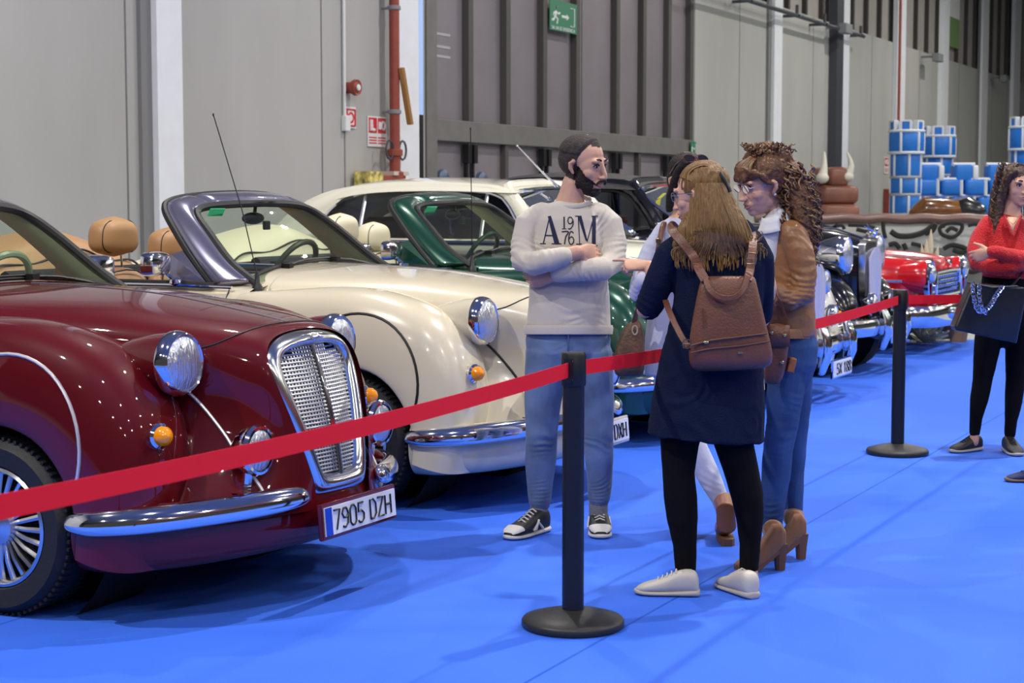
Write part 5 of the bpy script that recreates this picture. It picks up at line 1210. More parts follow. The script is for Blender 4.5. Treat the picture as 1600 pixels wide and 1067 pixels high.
def curl(mb, a, b, rad, turns, r, ph=0.0, n=None):
    a = V3(a); b = V3(b); d = b - a; s1, s2 = frame_of(d); n = n or int(turns * 7) + 2; pts = []
    for k in range(n):
        f = k / (n - 1); q = ph + turns * 2 * PI * f; e = math.sin(PI * min(1, f + .12)) ** .5; pts.append(a + d * f + s1 * (rad * e * math.cos(q)) + s2 * (rad * e * math.sin(q)))
    mb.tube(pts, [r * (1 - .5 * k / (n - 1)) for k in range(n)], 5)

def person(px, py, label):
    g = G(px, py); return empty('person', (g.x, g.y, 0), 0, label, 'person')

# ===== the bearded man with crossed arms
f = Fig(7.72); Q = f.Q
man = person(887, 838, 'bearded man in cream sweatshirt and light jeans standing with crossed arms')
HC1 = Q(911, 259, 0); RM = Rface(-33, -9, 3); hs = 1.10
m = MB(); head(m, HC1, RM, hs)
f.ch(m, [(898, 285, .015, 19, .060), (893, 305, .02, 20, .062), (890, 322, .02, 25, .065), (889, 345, .02, 45, .085), (889, 420, .02, 50, .09), (888, 520, .02, 50, .095), (888, 555, .02, 44, .09)])
for pts in (((850, 560, .02, 20, .07), (846, 640, .02, 18, .06), (844, 760, .03, 13, .045), (843, 800, .03, 11, .04)), ((928, 560, .02, 20, .07), (933, 640, .02, 18, .06), (936, 760, .03, 13, .045), (935, 800, .03, 11, .04)),
            ((838, 342, .02, 15, .045), (820, 380, -.02, 14, .04), (826, 410, -.10, 13, .035), (872, 402, -.205, 12, .033), (903, 394, -.205, 11, .028)),
            ((942, 342, .02, 15, .045), (958, 378, -.02, 14, .04), (950, 414, -.10, 13, .035), (900, 422, -.17, 12, .030), (868, 432, -.13, 10, .026))): f.ch(m, pts)
hand(m, Q(903, 394, -.205), Q(950, 392, -.085) - Q(903, 394, -.205), (0, .9, -.15), -1, .95, (12, 12, 12, 12), (-10, 10), .0)
hand(m, Q(862, 433, -.13), Q(835, 437, -.10) - Q(862, 433, -.13), (0, .9, .2), -1, .95, (20, 22, 24, 26), (0, 10))
mb_ = fuse(m, 'body', skinm, man, .0040, 4, .5)
darkh = mat('dark_hair', (.016, .011, .009), .6, bump=.8, bscale=90, spec=.3); stub = mat('cropped_hair', (.035, .026, .022), .75, bump=.6, bscale=160, var=.4, vscale=40)
face(man, HC1, RM, hs, darkh, look=.002)
def T(x, y, z, C=HC1, R=RM, s=hs): return C + R @ V3((x * s, y * s, z * s))
def m_hair(q):
    ear = abs(q.x) > .0735 and q.y > -.036 and -.05 < q.z < .036
    line = .100 - .02 * (1 - (q.x / .05) ** 2 if abs(q.x) < .05 else 0) + .012 * noise.noise(q * 40) if q.y > .045 else (.030 + max(0, q.y - .012) * 1.9 if q.y > .012 else -.058 - .2 * q.y)
    if ear or q.y < -.2: return 0
    return .001 + .009 * sstep(0, .04, q.z - line) * (1 if q.z > .05 else .35) if q.z > line else 0
shell(mb_, man, 'hair', stub, HC1, RM, hs, m_hair)
def m_beard(q):
    ax = abs(q.x)
    if q.y < -.004 or q.z > .004 - max(0, q.y - .018) * .92 or (ax > .0765 and q.y < .012): return 0
    if q.z < -.128 or (q.z < -.085 and q.y < .034) or (q.z < -.05 and q.y < .010): return 0
    if ax < .026 and -.078 < q.z < -.0535 and q.y > .07: return 0
    if q.y > .100: return 0
    edge = (.004 - max(0, q.y - .018) * .92) - q.z
    if ax < .030 and q.z > -.0535 and q.z < -.043 and q.y > .07: return .003
    return .001 + .0065 * sstep(0, .055, edge)
shell(mb_, man, 'beard', darkh, HC1, RM, hs, m_beard, .002, 170)
m = MB(); m.tube(catmull([T(-.034, .090, -.066), T(-.026, .0985, -.050), T(-.008, .1085, -.0465), T(.008, .1085, -.0465), T(.026, .0985, -.050), T(.034, .090, -.066)], 4), [.003] + [.0052] * 19 + [.003], 8); m.build('moustache', darkh, man, world=True)
sweat = mat('cream_sweatshirt', (.52, .475, .415), .85, sheen=.3, bump=.18, bscale=260)
m = MB()
f.ch(m, [(892, 320, .025, 26, .064), (891, 327, .02, 48, .080), (889, 345, .02, 62, .108), (889, 380, .01, 63, .122), (889, 430, .01, 61, .122), (889, 480, .01, 64, .128), (888, 508, .01, 67, .130), (888, 517, .01, 65, .126)], 28, r=False)
f.ch(m, [(845, 338, .02, 22, .068), (826, 352, .01, 23, .066), (818, 382, -.02, 21, .060), (819, 408, -.07, 21, .056), (833, 412, -.14, 19, .052), (858, 406, -.20, 17, .046), (881, 400, -.215, 15.5, .041)], r=True)
f.ch(m, [(934, 338, .02, 22, .068), (951, 352, .01, 23, .066), (959, 382, -.02, 21, .060), (957, 410, -.07, 21, .056), (943, 420, -.13, 19, .052), (910, 421, -.175, 17, .046), (874, 427, -.150, 15.5, .040)], r=True)
fl_ = [(Q(822, 405, -.06), V3((.3, 0, 1)).normalized(), .026, .010, .10), (Q(955, 405, -.06), V3((-.3, 0, 1)).normalized(), .026, .010, .10), (Q(835, 350, -.05), V3((.8, 0, .6)).normalized(), .035, .006, .08), (Q(945, 350, -.05), V3((-.8, 0, .6)).normalized(), .035, .006, .08),
       (Q(925, 425, -.15), V3((1, 0, .3)).normalized(), .03, .006, .09), (Q(845, 405, -.17), V3((1, 0, .3)).normalized(), .03, .006, .08), (Q(888, 480, -.1), V3((.15, 0, 1)).normalized(), .05, .005, .13)]
sw = fuse(m, 'sweatshirt', sweat, man, .0055, 5, .5, folds(fl_, .004, 7))
m = MB(); m.loop([Q(895 + 27 * math.cos(a), 315 - 2.0 * math.cos(a), .02 + .076 * math.sin(a)) + V3((0, 0, .022 * math.sin(a))) for a in [2 * PI * k / 32 for k in range(32)]], .0085, 8, flat=1.3); m.build('neckband', sweat, man, world=True)
m = MB(); rows = []
for py, e in ((508, 1.03), (512, 1.05), (522, 1.03), (523, .97)): rows.append([Q(888 + 67 * e * math.cos(a), py, .01 + .131 * e * math.sin(a)) for a in [2 * PI * k / 48 for k in range(48)]])
m.grid(rows, cu=True); m.build('waistband', sweat, man, world=True)
# chest print, wrapped on the cloth
dg = bpy.context.evaluated_depsgraph_get(); dg.update()
def project(obj, root, mb, depth=.0018):
    bm = BVHTree.FromPolygons([XF[root.name] @ v.co for v in obj.data.vertices], [tuple(p.vertices) for p in obj.data.polygons])
    out = MB()
    for (vs, fs) in mb:
        res = []
        for p in vs:
            h = bm.ray_cast(V3((p.x, p.y - .6, p.z)), V3((0, 1, 0)))
            res.append((h[0] if h[0] else p) + V3((0, -depth, 0)))
        out.add(res, fs)
    return out
def quadstrip(a0, a1, b0, b1, n=10):
    """ruled strip between segment a0-a1 and b0-b1 (pixel points)"""
    vs = []; fs = []
    for k in range(n + 1):
        t = k / n
        for j in range(3):
            u = j / 2; x = (a0[0] * (1 - t) + a1[0] * t) * (1 - u) + (b0[0] * (1 - t) + b1[0] * t) * u; y = (a0[1] * (1 - t) + a1[1] * t) * (1 - u) + (b0[1] * (1 - t) + b1[1] * t) * u
            vs.append(Q(x, y, -.1))
    for k in range(n):
        for j in range(2): fs.append((k * 3 + j, k * 3 + j + 1, k * 3 + j + 4, k * 3 + j + 3))
    return vs, fs
def cst(pts, w):
    out = []; pp = [V3((x, y, 0)) for x, y in pts]; pp = catmull(pp, 5)
    for a, b in zip(pp[:-1], pp[1:]):
        d = (b - a).normalized(); nx = V3((-d.y, d.x, 0)) * (w / 2); a2 = a - d * .25; b2 = b + d * .25
        out.append(quadstrip((a2.x - nx.x, a2.y - nx.y), (b2.x - nx.x, b2.y - nx.y), (a2.x + nx.x, a2.y + nx.y), (b2.x + nx.x, b2.y + nx.y), 1))
    return out
ltr = [quadstrip((856, 338), (866, 380), (861, 337), (874, 380)), quadstrip((858, 339), (848, 381), (859.6, 339), (849.8, 381)), quadstrip((852, 367), (866, 367), (852, 369), (866, 369), 4), quadstrip((844, 380), (853, 380), (844, 381.6), (853, 381.6), 3), quadstrip((862, 380), (877, 380), (862, 381.6), (877, 381.6), 3),
       quadstrip((903, 338), (905, 381), (904.5, 338), (906.3, 381)), quadstrip((903, 338), (915, 376), (909, 338), (918, 376)), quadstrip((928, 338), (916.5, 378), (929.8, 338), (918, 378)), quadstrip((926, 338), (925, 384), (932, 338), (931, 384)), quadstrip((899, 337), (909, 337), (899, 338.6), (909, 338.6), 3), quadstrip((925, 337), (935, 337), (925, 338.6), (935, 338.6), 3), quadstrip((921, 383), (934, 383), (921, 384.6), (934, 384.6), 3), quadstrip((900, 380.5), (909, 380.5), (900, 382), (909, 382), 3)]
for part_ in (ltr[:5], ltr[5:]): m = project(sw, man, part_); m.build('chest_letter', mat('print_navy', (.007, .012, .045), .8), man, world=True)
dgt = [quadstrip((880.5, 338.5), (880.5, 357), (882.7, 338.5), (882.7, 357)), quadstrip((878, 357), (885, 357), (878, 358), (885, 358), 2)]
dgt += cst([(895, 345), (893, 349), (889, 349), (887.5, 345), (889, 340), (893, 340), (895.5, 345), (895, 352), (891, 357.5), (888, 357)], 1.7)
dgt += cst([(878, 362), (888, 362), (884, 370), (882, 381)], 2.0) + cst([(896, 364), (892, 361.5), (889, 368), (888.5, 375), (890.5, 381), (894, 381), (896.5, 376), (894.5, 370.5), (891, 370.5), (889, 374)], 1.8)
m = project(sw, man, dgt); m.build('chest_numerals', mat('print_dark', (.015, .018, .03), .8), man, world=True)
jeansl = mat('light_denim', (.110, .170, .30), .85, bump=.3, bscale=300, var=.34, vscale=7, sheen=.1)
m = MB()
f.ch(m, [(888, 508, .02, 62, .118), (888, 530, .02, 67, .125), (888, 550, .02, 66, .125), (888, 563, .02, 58, .11)], 26)
f.ch(m, [(855, 550, .02, 34, .105), (852, 585, .02, 33, .100), (848, 630, .02, 29, .085), (846, 678, .01, 25, .070), (845, 720, .02, 25, .066), (844, 755, .03, 21, .058), (843, 783, .03, 18, .052)])
f.ch(m, [(923, 550, .02, 34, .105), (926, 585, .02, 33, .100), (932, 630, .02, 28, .085), (935, 678, .01, 24, .070), (936, 720, .02, 23, .066), (937, 755, .03, 20, .058), (936, 778, .03, 18, .052)])
fj = [(Q(845, 685, -.05), V3((.1, 0, 1)).normalized(), .030, .006, .08), (Q(935, 685, -.05), V3((-.1, 0, 1)).normalized(), .030, .006, .08), (Q(843, 770, -.03), V3((0, 0, 1)), .022, .006, .06), (Q(936, 768, -.03), V3((0, 0, 1)), .022, .006, .06), (Q(888, 560, -.05), V3((0, 0, 1)), .03, .004, .09)]
fuse(m, 'jeans', jeansl, man, .0055, 4, .5, folds(fj, .003, 9, (1, 1, .6)))
m = MB(); m.tube([Q(888, 522, -.115), Q(888, 540, -.112), Q(887, 556, -.10)], .004, 6); m.build('fly_seam', mat('denim_seam', (.07, .12, .25), .8), man, world=True)
sock = mat('grey_sock', (.20, .20, .22), .9, bump=.8, bscale=200)
m = MB(); f.ch(m, [(842, 782, .03, 14, .042), (842, 812, .03, 14, .042)], 16); m.build('sock', sock, man, world=True)
m = MB(); f.ch(m, [(935, 776, .03, 15, .042), (935, 815, .03, 15, .042)], 16); m.build('sock', sock, man, world=True)
blk = mat('shoe_black', (.014, .014, .016), .55); wht = mat('shoe_white', (.58, .57, .54), .5)
g0 = G(848, 830); g1 = G(806, 841); dd_ = (g1 - g0).normalized(); sneaker(man, g0 - dd_ * .025, g0 + dd_ * .265, 1, blk, wht, wht, h=.115, w=.051)
g0 = G(935, 828); sneaker(man, g0 + V3((0, .05, 0)), g0 + V3((.0, -.22, 0)), 1, blk, wht, wht, h=.115, w=.051)

# ===== woman with navy coat and backpack, seen from behind
f = Fig(6.56); Q = f.Q
nav = person(1110, 928, 'woman seen from behind in navy coat and black leggings wearing a brown backpack')
HC2 = Q(1094, 306, .02); RN = Rface(152, -8, 0); hs = 1.0
m = MB(); head(m, HC2, RN, hs, True)
f.ch(m, [(1100, 335, .03, 20, .05), (1108, 360, .03, 24, .055), (1120, 385, .03, 50, .08), (1122, 480, .03, 50, .09), (1110, 600, .03, 50, .09), (1108, 650, .03, 46, .09)])
for pts in (((1075, 650, .03, 22, .07), (1063, 740, .03, 18, .06), (1068, 860, .03, 11, .04), (1070, 905, .03, 9, .035)), ((1140, 650, .03, 22, .07), (1160, 740, .03, 18, .06), (1172, 850, .03, 11, .04), (1170, 905, .03, 9, .035)),
            ((1060, 385, .04, 16, .045), (1022, 450, .06, 14, .04), (1008, 485, .12, 13, .036), (1020, 440, .28, 10, .028), (1014, 415, .33, 9, .022)),
            ((1185, 385, .04, 16, .045), (1200, 450, .08, 14, .04), (1190, 500, .16, 13, .036), (1165, 480, .34, 10, .028))): f.ch(m, pts)
hand(m, Q(1014, 415, .33), (-1, .0, .05), (.1, .55, -.8), -1, .92, (4, 62, 68, 72), (20, 25))
fuse(m, 'body', skinw, nav, .0042, 4, .5)
lightbrow = mat('light_brow', (.14, .08, .04), .7)
face(nav, HC2, RN, hs, lightbrow, lipr, True)
glasses(nav, HC2, RN, hs, mat('silver_rim', (.45, .47, .5), .2, .9))
navy = mat('navy_wool', (.0045, .0095, .030), .95, spec=.2, bump=.5, bscale=180)
m = MB()
f.ch(m, [(1108, 352, .03, 30, .062), (1115, 366, .03, 58, .085), (1122, 385, .03, 74, .105), (1124, 420, .03, 74, .118), (1122, 470, .03, 70, .120), (1118, 515, .03, 74, .124), (1112, 570, .03, 83, .140), (1106, 630, .03, 90, .155), (1102, 684, .03, 93, .168)], 30, r=False)
f.ch(m, [(1072, 384, .04, 26, .072), (1048, 400, .04, 26, .070), (1030, 440, .05, 24, .064), (1014, 478, .09, 23, .060), (1014, 482, .17, 20, .054), (1022, 455, .27, 16, .044), (1022, 425, .32, 14, .036)])
f.ch(m, [(1172, 384, .04, 26, .072), (1186, 405, .05, 24, .068), (1191, 450, .08, 20, .062), (1188, 490, .14, 20, .058), (1180, 495, .22, 18, .052), (1165, 480, .33, 15, .042)])
fn = [(Q(1014, 480, .05), V3((.3, 0, 1)).normalized(), .035, .007, .10), (Q(1060, 640, -.1), V3((1, 0, .1)).normalized(), .09, .010, .20), (Q(1150, 640, -.1), V3((1, 0, .05)).normalized(), .10, .010, .2), (Q(1045, 420, -.03), V3((.6, 0, .8)).normalized(), .045, .005, .1)]
fuse(m, 'coat', navy, nav, .006, 5, .5, folds(fn, .004, 6, (1, 1, .5)))
leg = mat('black_leggings', (.0035, .0035, .0042), .9, spec=.15, bump=.15, bscale=200)
m = MB()
f.ch(m, [(1078, 640, .03, 33, .10), (1062, 690, .03, 31, .088), (1060, 740, .03, 26, .072), (1063, 775, .03, 26.5, .072), (1066, 810, .03, 25, .068), (1070, 850, .03, 19, .052), (1071, 888, .03, 17, .044)])
f.ch(m, [(1138, 640, .03, 33, .10), (1146, 690, .03, 31, .088), (1158, 735, .03, 28, .074), (1168, 775, .03, 26, .070), (1172, 810, .03, 22, .062), (1172, 850, .03, 17, .048), (1170, 886, .03, 15.5, .042)])
fuse(m, 'leggings', leg, nav, .0055, 4, .5, folds([], .002, 10))
beige = mat('beige_leather_shoe', (.48, .45, .40), .45, bump=.1, bscale=120)
g0 = G(1082, 931); sneaker(nav, g0 + V3((.025, .0, 0)), g0 + V3((-.215, .035, 0)), 1, beige, mat('beige_sole', (.40, .37, .33), .6), h=.100, w=.045)
g0 = G(1171, 935); sneaker(nav, g0 + V3((.015, -.01, 0)), g0 + V3((-.085, .215, 0)), 1, beige, mat('beige_sole', (.40, .37, .33), .6), h=.100, w=.045)
for px in (1071, 1170): m = MB(); f.ch(m, [(px, 884, .03, 14, .038), (px, 905, .03, 15, .04)], 16); m.build('ankle_cuff', skinw, nav, world=True)
blond = mat('honey_hair', (.185, .095, .026), .42, bump=.5, bscale=30, stretch=(6, 6, .6), var=.35, vscale=18, spec=.5)
blond2 = mat('honey_hair_light', (.36, .22, .08), .4, bump=.4, bscale=30, stretch=(6, 6, .6), var=.3, vscale=22)
def T(x, y, z, C=HC2, R=RN, s=hs): return C + R @ V3((x * s, y * s, z * s))
m = MB()
m.ell(T(0, -.022, .046), (.081, .098, .083), RN, 24, 16); m.ell(T(0, -.045, .005), (.078, .075, .080), RN, 24, 16)
f.ch(m, [(1108, 288, .0, 24, .07), (1116, 320, -.02, 33, .075), (1122, 355, -.04, 44, .07), (1126, 375, -.05, 46, .045), (1128, 385, -.055, 44, .025)], 26)
f.ch(m, [(1084, 335, .0, 12, .04), (1075, 360, -.02, 16, .035), (1066, 385, -.03, 16, .025), (1062, 400, -.03, 10, .015)], 16)
hairfold = lambda p: .0035 * (1 - abs(noise.noise(V3((p.x * 60, p.y * 60, p.z * 5)))) * 3) + .002 * noise.noise(V3((p.x * 120, p.y * 120, p.z * 8)))
fuse(m, 'hair', blond, nav, .0048, 3, .5, hairfold)
random.seed(11)
def lk(i):
    x = 1053 + 142 * i + random.uniform(-6, 6); u = (x - 1122) / 70
    y1 = 425 - 20 * max(0, u) ** 2 - random.uniform(0, 1) ** 2 * 52 - (4 if x < 1075 else 0)
    j = random.uniform(-3, 3); out = []
    for yy, cx, w_, c_, rb in ((286, 1108, 25, .0, .084), (320, 1114, 35, -.02, .086), (355, 1121, 46, -.04, .080), (378, 1124, 51, -.05, .064)):
        out.append(Q(cx + w_ * u + j * .5, yy, c_ - rb * 1.06 * (1 - min(.96, u * u)) ** .5 - .004))
    return out + [Q(x - 1, (378 + y1) / 2, -.105 + .05 * abs(u) ** 2), Q(x + j, y1, -.108 + .05 * abs(u) ** 2)]
m = MB(); locks(m, 130, lk, .0052, 5, 11); m.build('hair_strands', blond, nav, world=True)
m = MB(); locks(m, 46, lk, .0036, 5, 23); 
def lk2(i):      # hair combed back from the brow to the clip
    a = random.uniform(-1, 1); out = []
    for k in range(6):
        t = math.radians(28 + 118 * k / 5); aa = a * (.98 - .45 * k / 5) ; w_ = (1 - min(.96, aa * aa)) ** .5; out.append(T(.083 * aa, -.022 + .100 * math.cos(t) * w_, .046 + .086 * math.sin(t) * w_ - (.03 * abs(a) if k == 5 else 0)))
    return out
m.v = m.v; locks(m, 40, lk2, .0030, 3, 5); m.build('hair_highlights', blond2, nav, world=True); m = MB(); locks(m, 110, lk2, .0038, 3, 8); m.build('hair_crown_strands', blond, nav, world=True)
m = MB(); m.tube(catmull([Q(1117, 262, -.02), Q(1128, 275, -.06), Q(1137, 290, -.08), Q(1141, 300, -.085)], 4), .008, 8); m.build('hair_clip', black, nav, world=True)

# backpack worn on the back
D2 = -.17
r = empty('backpack', Q(1142, 578, D2), 0, 'brown leather backpack with buckled straps on the back of the navy-coated woman', 'backpack')
lea = mat('cognac_leather', (.135, .048, .025), .42, bump=.25, bscale=110, var=.15, vscale=8); lead = mat('leather_seam', (.10, .036, .02), .5)
def rrect(cx, cy, hw, hh, dz): pass
m = MB(); rows = []
for py, xl, xr, dpt in ((431, 1100, 1178, .012), (434, 1096, 1180, .03), (450, 1091, 1184, .045), (480, 1085, 1191, .055), (515, 1079, 1199, .065), (545, 1075, 1206, .07), (565, 1077, 1208, .068), (575, 1083, 1204, .055), (579, 1095, 1192, .02)):
    c = (xl + xr) / 2; hw = (xr - xl) / 2
    rows.append([Q(c + hw * math.copysign(abs(math.cos(a)) ** .45, math.cos(a)), py + (-3 * (c + hw * math.cos(a) - 1140) / 60 if py > 540 else 0), D2 + .0 + dpt * math.copysign(abs(math.sin(a)) ** .6, math.sin(a))) for a in [2 * PI * k / 36 for k in range(36)]])
m.grid(rows, cu=True, caps=True); bp = m.build('bag_body', lea, r, sub=1, world=True)
zy = D2 - .072
m = MB(); m.tube(catmull([Q(1080, 540, zy + .01), Q(1110, 532, zy - .001), Q(1150, 527, zy - .002), Q(1198, 521, zy + .012)], 4), .0045, 6); m.tube([Q(1098, 482, D2 - .058), Q(1100, 512, D2 - .067)], .003, 6)
m.tube(catmull([Q(1080, 551, zy + .01), Q(1110, 545, zy), Q(1160, 540, zy), Q(1203, 533, zy + .013)], 4), .003, 6); m.build('zip', lead, r, world=True)
m = MB(); m.ell(Q(1103, 535, zy - .004), (.010, .004, .006)); m.box(Q(1157, 551, zy - .004), (.020, .003, .007)); m.build('metal_fitting', mat('brass', (.55, .42, .22), .25, 1.0), r, world=True)
def strap(pts, w, nm='strap', th=.005, m_=lea):
    pts = catmull(pts, 5); rows = []
    for i, p in enumerate(pts):
        d = pts[min(i + 1, len(pts) - 1)] - pts[max(i - 1, 0)]; sd = d.cross(YUP).normalized(); nn = sd.cross(d).normalized()
        rows.append([p + sd * w + nn * th, p + sd * w - nn * th, p - sd * w - nn * th, p - sd * w + nn * th])
    mb = MB(); mb.grid(rows, cu=True, caps=True); return mb.build(nm, m_, r, world=True, bevel=.0015)
strap([Q(1102, 438, D2 - .03), Q(1092, 420, D2 + .0), Q(1083, 400, -.10), Q(1066, 378, -.08), Q(1052, 362, -.03), Q(1050, 352, .04), Q(1056, 358, .12)], .017)
strap([Q(1168, 438, D2 - .03), Q(1172, 420, -.15), Q(1175, 395, -.12), Q(1176, 372, -.06), Q(1172, 360, .03), Q(1166, 366, .12)], .016)
strap([Q(1102, 434, D2 - .04), Q(1108, 452, D2 - .065), Q(1124, 464, D2 - .078), Q(1145, 465, D2 - .078), Q(1160, 454, D2 - .068), Q(1168, 432, D2 - .04)], .010, 'carry_handle', .006)
strap([Q(1078, 545, D2 - .03), Q(1066, 528, D2 - .01), Q(1054, 505, -.14), Q(1044, 482, -.08), Q(1040, 470, .0)], .011)
for c_, hh in ((Q(1089, 412, -.145), .021), (Q(1173, 404, -.16), .021), (Q(1073, 537, D2 - .035), .016)):
    m = MB(); m.loop([c_ + V3((sx * hh * .8, -.004, sz * hh)) for sx, sz in ((-1, -.9), (0, -1), (1, -.9), (1.1, 0), (1, .9), (0, 1), (-1, .9), (-1.1, 0))], .0028, 6, up=YUP); m.tube([c_ + V3((-hh * .8, -.004, 0)), c_ + V3((hh * .8, -.004, 0))], .002, 5); m.build('buckle', mat('brass_dark', (.42, .30, .18), .3, 1.0), r, world=True)
# ===== woman with tan leather jacket
f = Fig(7.12); Q = f.Q
tanw = person(1222, 880, 'woman in tan leather jacket and jeans with curly ponytail, glasses and heeled boots')
HC3 = Q(1192, 289, .0); RT = Rface(-158, -14, -4); hs = 1.04
m = MB(); head(m, HC3, RT, hs, True)
f.ch(m, [(1206, 312, .02, 18, .05), (1218, 335, .03, 20, .055), (1226, 358, .03, 32, .07), (1230, 450, .03, 34, .08), (1232, 540, .03, 34, .09), (1232, 575, .03, 34, .09)])
for pts in (((1228, 580, .0, 24, .07), (1216, 690, .0, 17, .06), (1206, 800, .0, 10, .038), (1206, 830, .0, 9, .035)), ((1240, 580, .10, 22, .07), (1240, 690, .12, 16, .055), (1240, 790, .12, 10, .038), (1240, 812, .12, 9, .035)),
            ((1240, 370, -.07, 16, .045), (1256, 420, -.10, 14, .04), (1250, 460, -.10, 10, .028), (1212, 451, -.13, 8, .022), (1190, 446, -.13, 9, .024)),
            ((1205, 370, .14, 16, .045), (1196, 430, .16, 14, .04), (1180, 455, .12, 12, .034))): f.ch(m, pts)
hand(m, Q(1190, 446, -.13), (-1, .1, .1), (0, .2, -1), 1, .92, (30, 32, 35, 38), (20, 20))
fuse(m, 'body', skinw, tanw, .0042, 4, .5)
brown = mat('auburn_hair', (.115, .048, .018), .5, bump=.7, bscale=60, var=.4, vscale=30); brown2 = mat('auburn_light', (.24, .14, .065), .5, var=.3, vscale=30)
brd = mat('brown_brow', (.06, .03, .015), .7)
face(tanw, HC3, RT, hs, brd, lipr, True)
glasses(tanw, HC3, RT, hs, mat('rose_rim', (.5, .36, .36), .2, .9), asp=.66, rr=.025)
def T(x, y, z, C=HC3, R=RT, s=hs): return C + R @ V3((x * s, y * s, z * s))
m = MB(); m.ell(T(.074, -.004, -.034), (.006, .006, .006), RT); m.ell(T(-.074, -.004, -.034), (.006, .006, .006), RT); m.build('pearl_earring', mat('pearl', (.7, .66, .62), .2), tanw, world=True)
m = MB()
m.ell(T(0, -.022, .050), (.084, .098, .082), RT, 24, 16); m.ell(T(0, -.055, .020), (.078, .072, .080), RT, 24, 16)
m.chain([(T(-.062, .062, .062), .022, .016), (T(-.022, .088, .072), .026, .016), (T(.022, .088, .072), .026, .016), (T(.060, .062, .060), .022, .016)], up=RT @ V3((0, 1, 0)))
m.chain([(T(-.030, .097, .050), .018, .010), (T(.030, .097, .050), .018, .010)], up=RT @ V3((0, 1, 0)))
for g in (-1, 1): m.chain([(T(g * .074, .040, .05), .014), (T(g * .078, .022, .02), .011), (T(g * .079, .008, .012), .008)])
f.ch(m, [(1178, 248, .02, 16, .05), (1200, 238, .02, 19, .055), (1220, 246, .02, 18, .05)], 16)
f.ch(m, [(1230, 272, .03, 24, .07), (1243, 300, .02, 26, .075), (1250, 335, .0, 23, .065), (1256, 370, -.02, 15, .045), (1260, 395, -.03, 8, .03)], 18)
fuse(m, 'hair', brown, tanw, .0048, 3, .5, lambda p: .004 * noise.noise(p * 60) + .003 * noise.noise(p * 130))
random.seed(21); m = MB(); m2 = MB()
for k in range(300):
    t = random.random(); a = random.uniform(0, 2 * PI); y = 255 + 160 * t ** 1.0; hw = 36 * math.sin(PI * min(1, .25 + .72 * t)) ** .7; cx = 1236 + 22 * t; e = random.uniform(.6, 1.05)
    s0 = Q(cx + hw * e * math.cos(a), y - 8, .01 + .075 * e * math.sin(a)); s1 = s0 + V3((random.uniform(-.015, .03), random.uniform(-.02, .02), -random.uniform(.06, .10)))
    curl(m if k % 3 else m2, s0, s1, random.uniform(.009, .014), random.uniform(1.4, 2.6), .0050, a)
for k in range(130):
    a = random.uniform(0, 2 * PI); e = random.uniform(.2, 1); c_ = Q(1198 + 36 * e * math.cos(a), 234 - 10 * e * math.sin(a), random.uniform(-.05, .05)); curl(m if k % 3 else m2, c_, c_ + V3((random.uniform(-.05, .05), random.uniform(-.02, .02), random.uniform(-.02, .02))), .010, 1.8, .0044, a)
for k in range(50):      # fringe and side waves
    u = random.uniform(-1, 1); p0 = T(.035 * u, .03, .122 - .01 * abs(u)); p1 = T(.062 * u, .088 - .02 * abs(u), .095); p2 = T(.070 * u + random.uniform(-.006, .006), .107 - .038 * abs(u), .045 + random.uniform(-.004, .01)); pts = catmull([p0, p1, p2], 4); (m if k % 3 else m2).tube(pts, [.003] * (len(pts) - 1) + [.001], 5)
m.build('hair_curls', brown, tanw, world=True); m2.build('hair_curl_highlights', brown2, tanw, world=True)
jac = mat('tan_leather_jacket', (.26, .118, .048), .42, bump=.3, bscale=45, var=.14, vscale=7, coat=.1)
m = MB()
f.ch(m, [(1224, 345, .03, 22, .062), (1228, 356, .03, 34, .085), (1232, 380, .03, 40, .105), (1233, 430, .03, 40, .118), (1233, 480, .03, 39, .120), (1235, 515, .03, 40, .125), (1235, 524, .03, 39, .122)], 28, r=False)
f.ch(m, [(1238, 366, -.05, 22, .065), (1250, 395, -.08, 22, .062), (1256, 430, -.10, 20.5, .058), (1253, 462, -.115, 20, .054), (1236, 468, -.135, 18, .048), (1210, 456, -.14, 16, .042), (1196, 449, -.135, 14.5, .036)])
f.ch(m, [(1212, 366, .12, 22, .065), (1204, 400, .14, 21, .06), (1198, 435, .14, 19, .056), (1190, 455, .10, 17, .05), (1180, 455, .06, 15, .04)])
fj = [(Q(1256, 450, -.13), V3((.4, 0, 1)).normalized(), .030, .009, .10), (Q(1225, 460, -.16), V3((1, 0, .5)).normalized(), .026, .007, .08), (Q(1240, 375, -.09), V3((.8, 0, .6)).normalized(), .05, .005, .09), (Q(1245, 500, -.05), V3((.2, 0, 1)).normalized(), .045, .005, .1)]
fuse(m, 'jacket', jac, tanw, .0055, 4, .5, folds(fj, .0045, 8))
m = MB(); rows = []
for py, e in ((514, 1.02), (518, 1.05), (529, 1.04), (530, .98)): rows.append([Q(1235 + 40 * e * math.cos(a), py, .03 + .127 * e * math.sin(a)) for a in [2 * PI * k / 40 for k in range(40)]])
m.grid(rows, cu=True); m.build('jacket_hem', jac, tanw, world=True)
shirtw = mat('white_shirt', (.66, .66, .68), .8, bump=.2, bscale=40)
m = MB(); rows = []
for e, dz, tz in ((1.0, 0, 0), (1.03, 9, 0), (1.12, 17, 0), (1.30, 24, 0)):
    row = []
    for k in range(30):
        a = math.radians(-128 + 330 * k / 29 + 80); sx = math.cos(a); row.append(Q(1213 + 23 * e * sx, 331 - 7.5 * sx + 7 * max(0, -math.sin(a)) + dz, .0 + .066 * e * math.sin(a)))
    rows.append(row)
m.grid(rows); m.build('shirt_collar', shirtw, tanw, solid=.004, world=True)
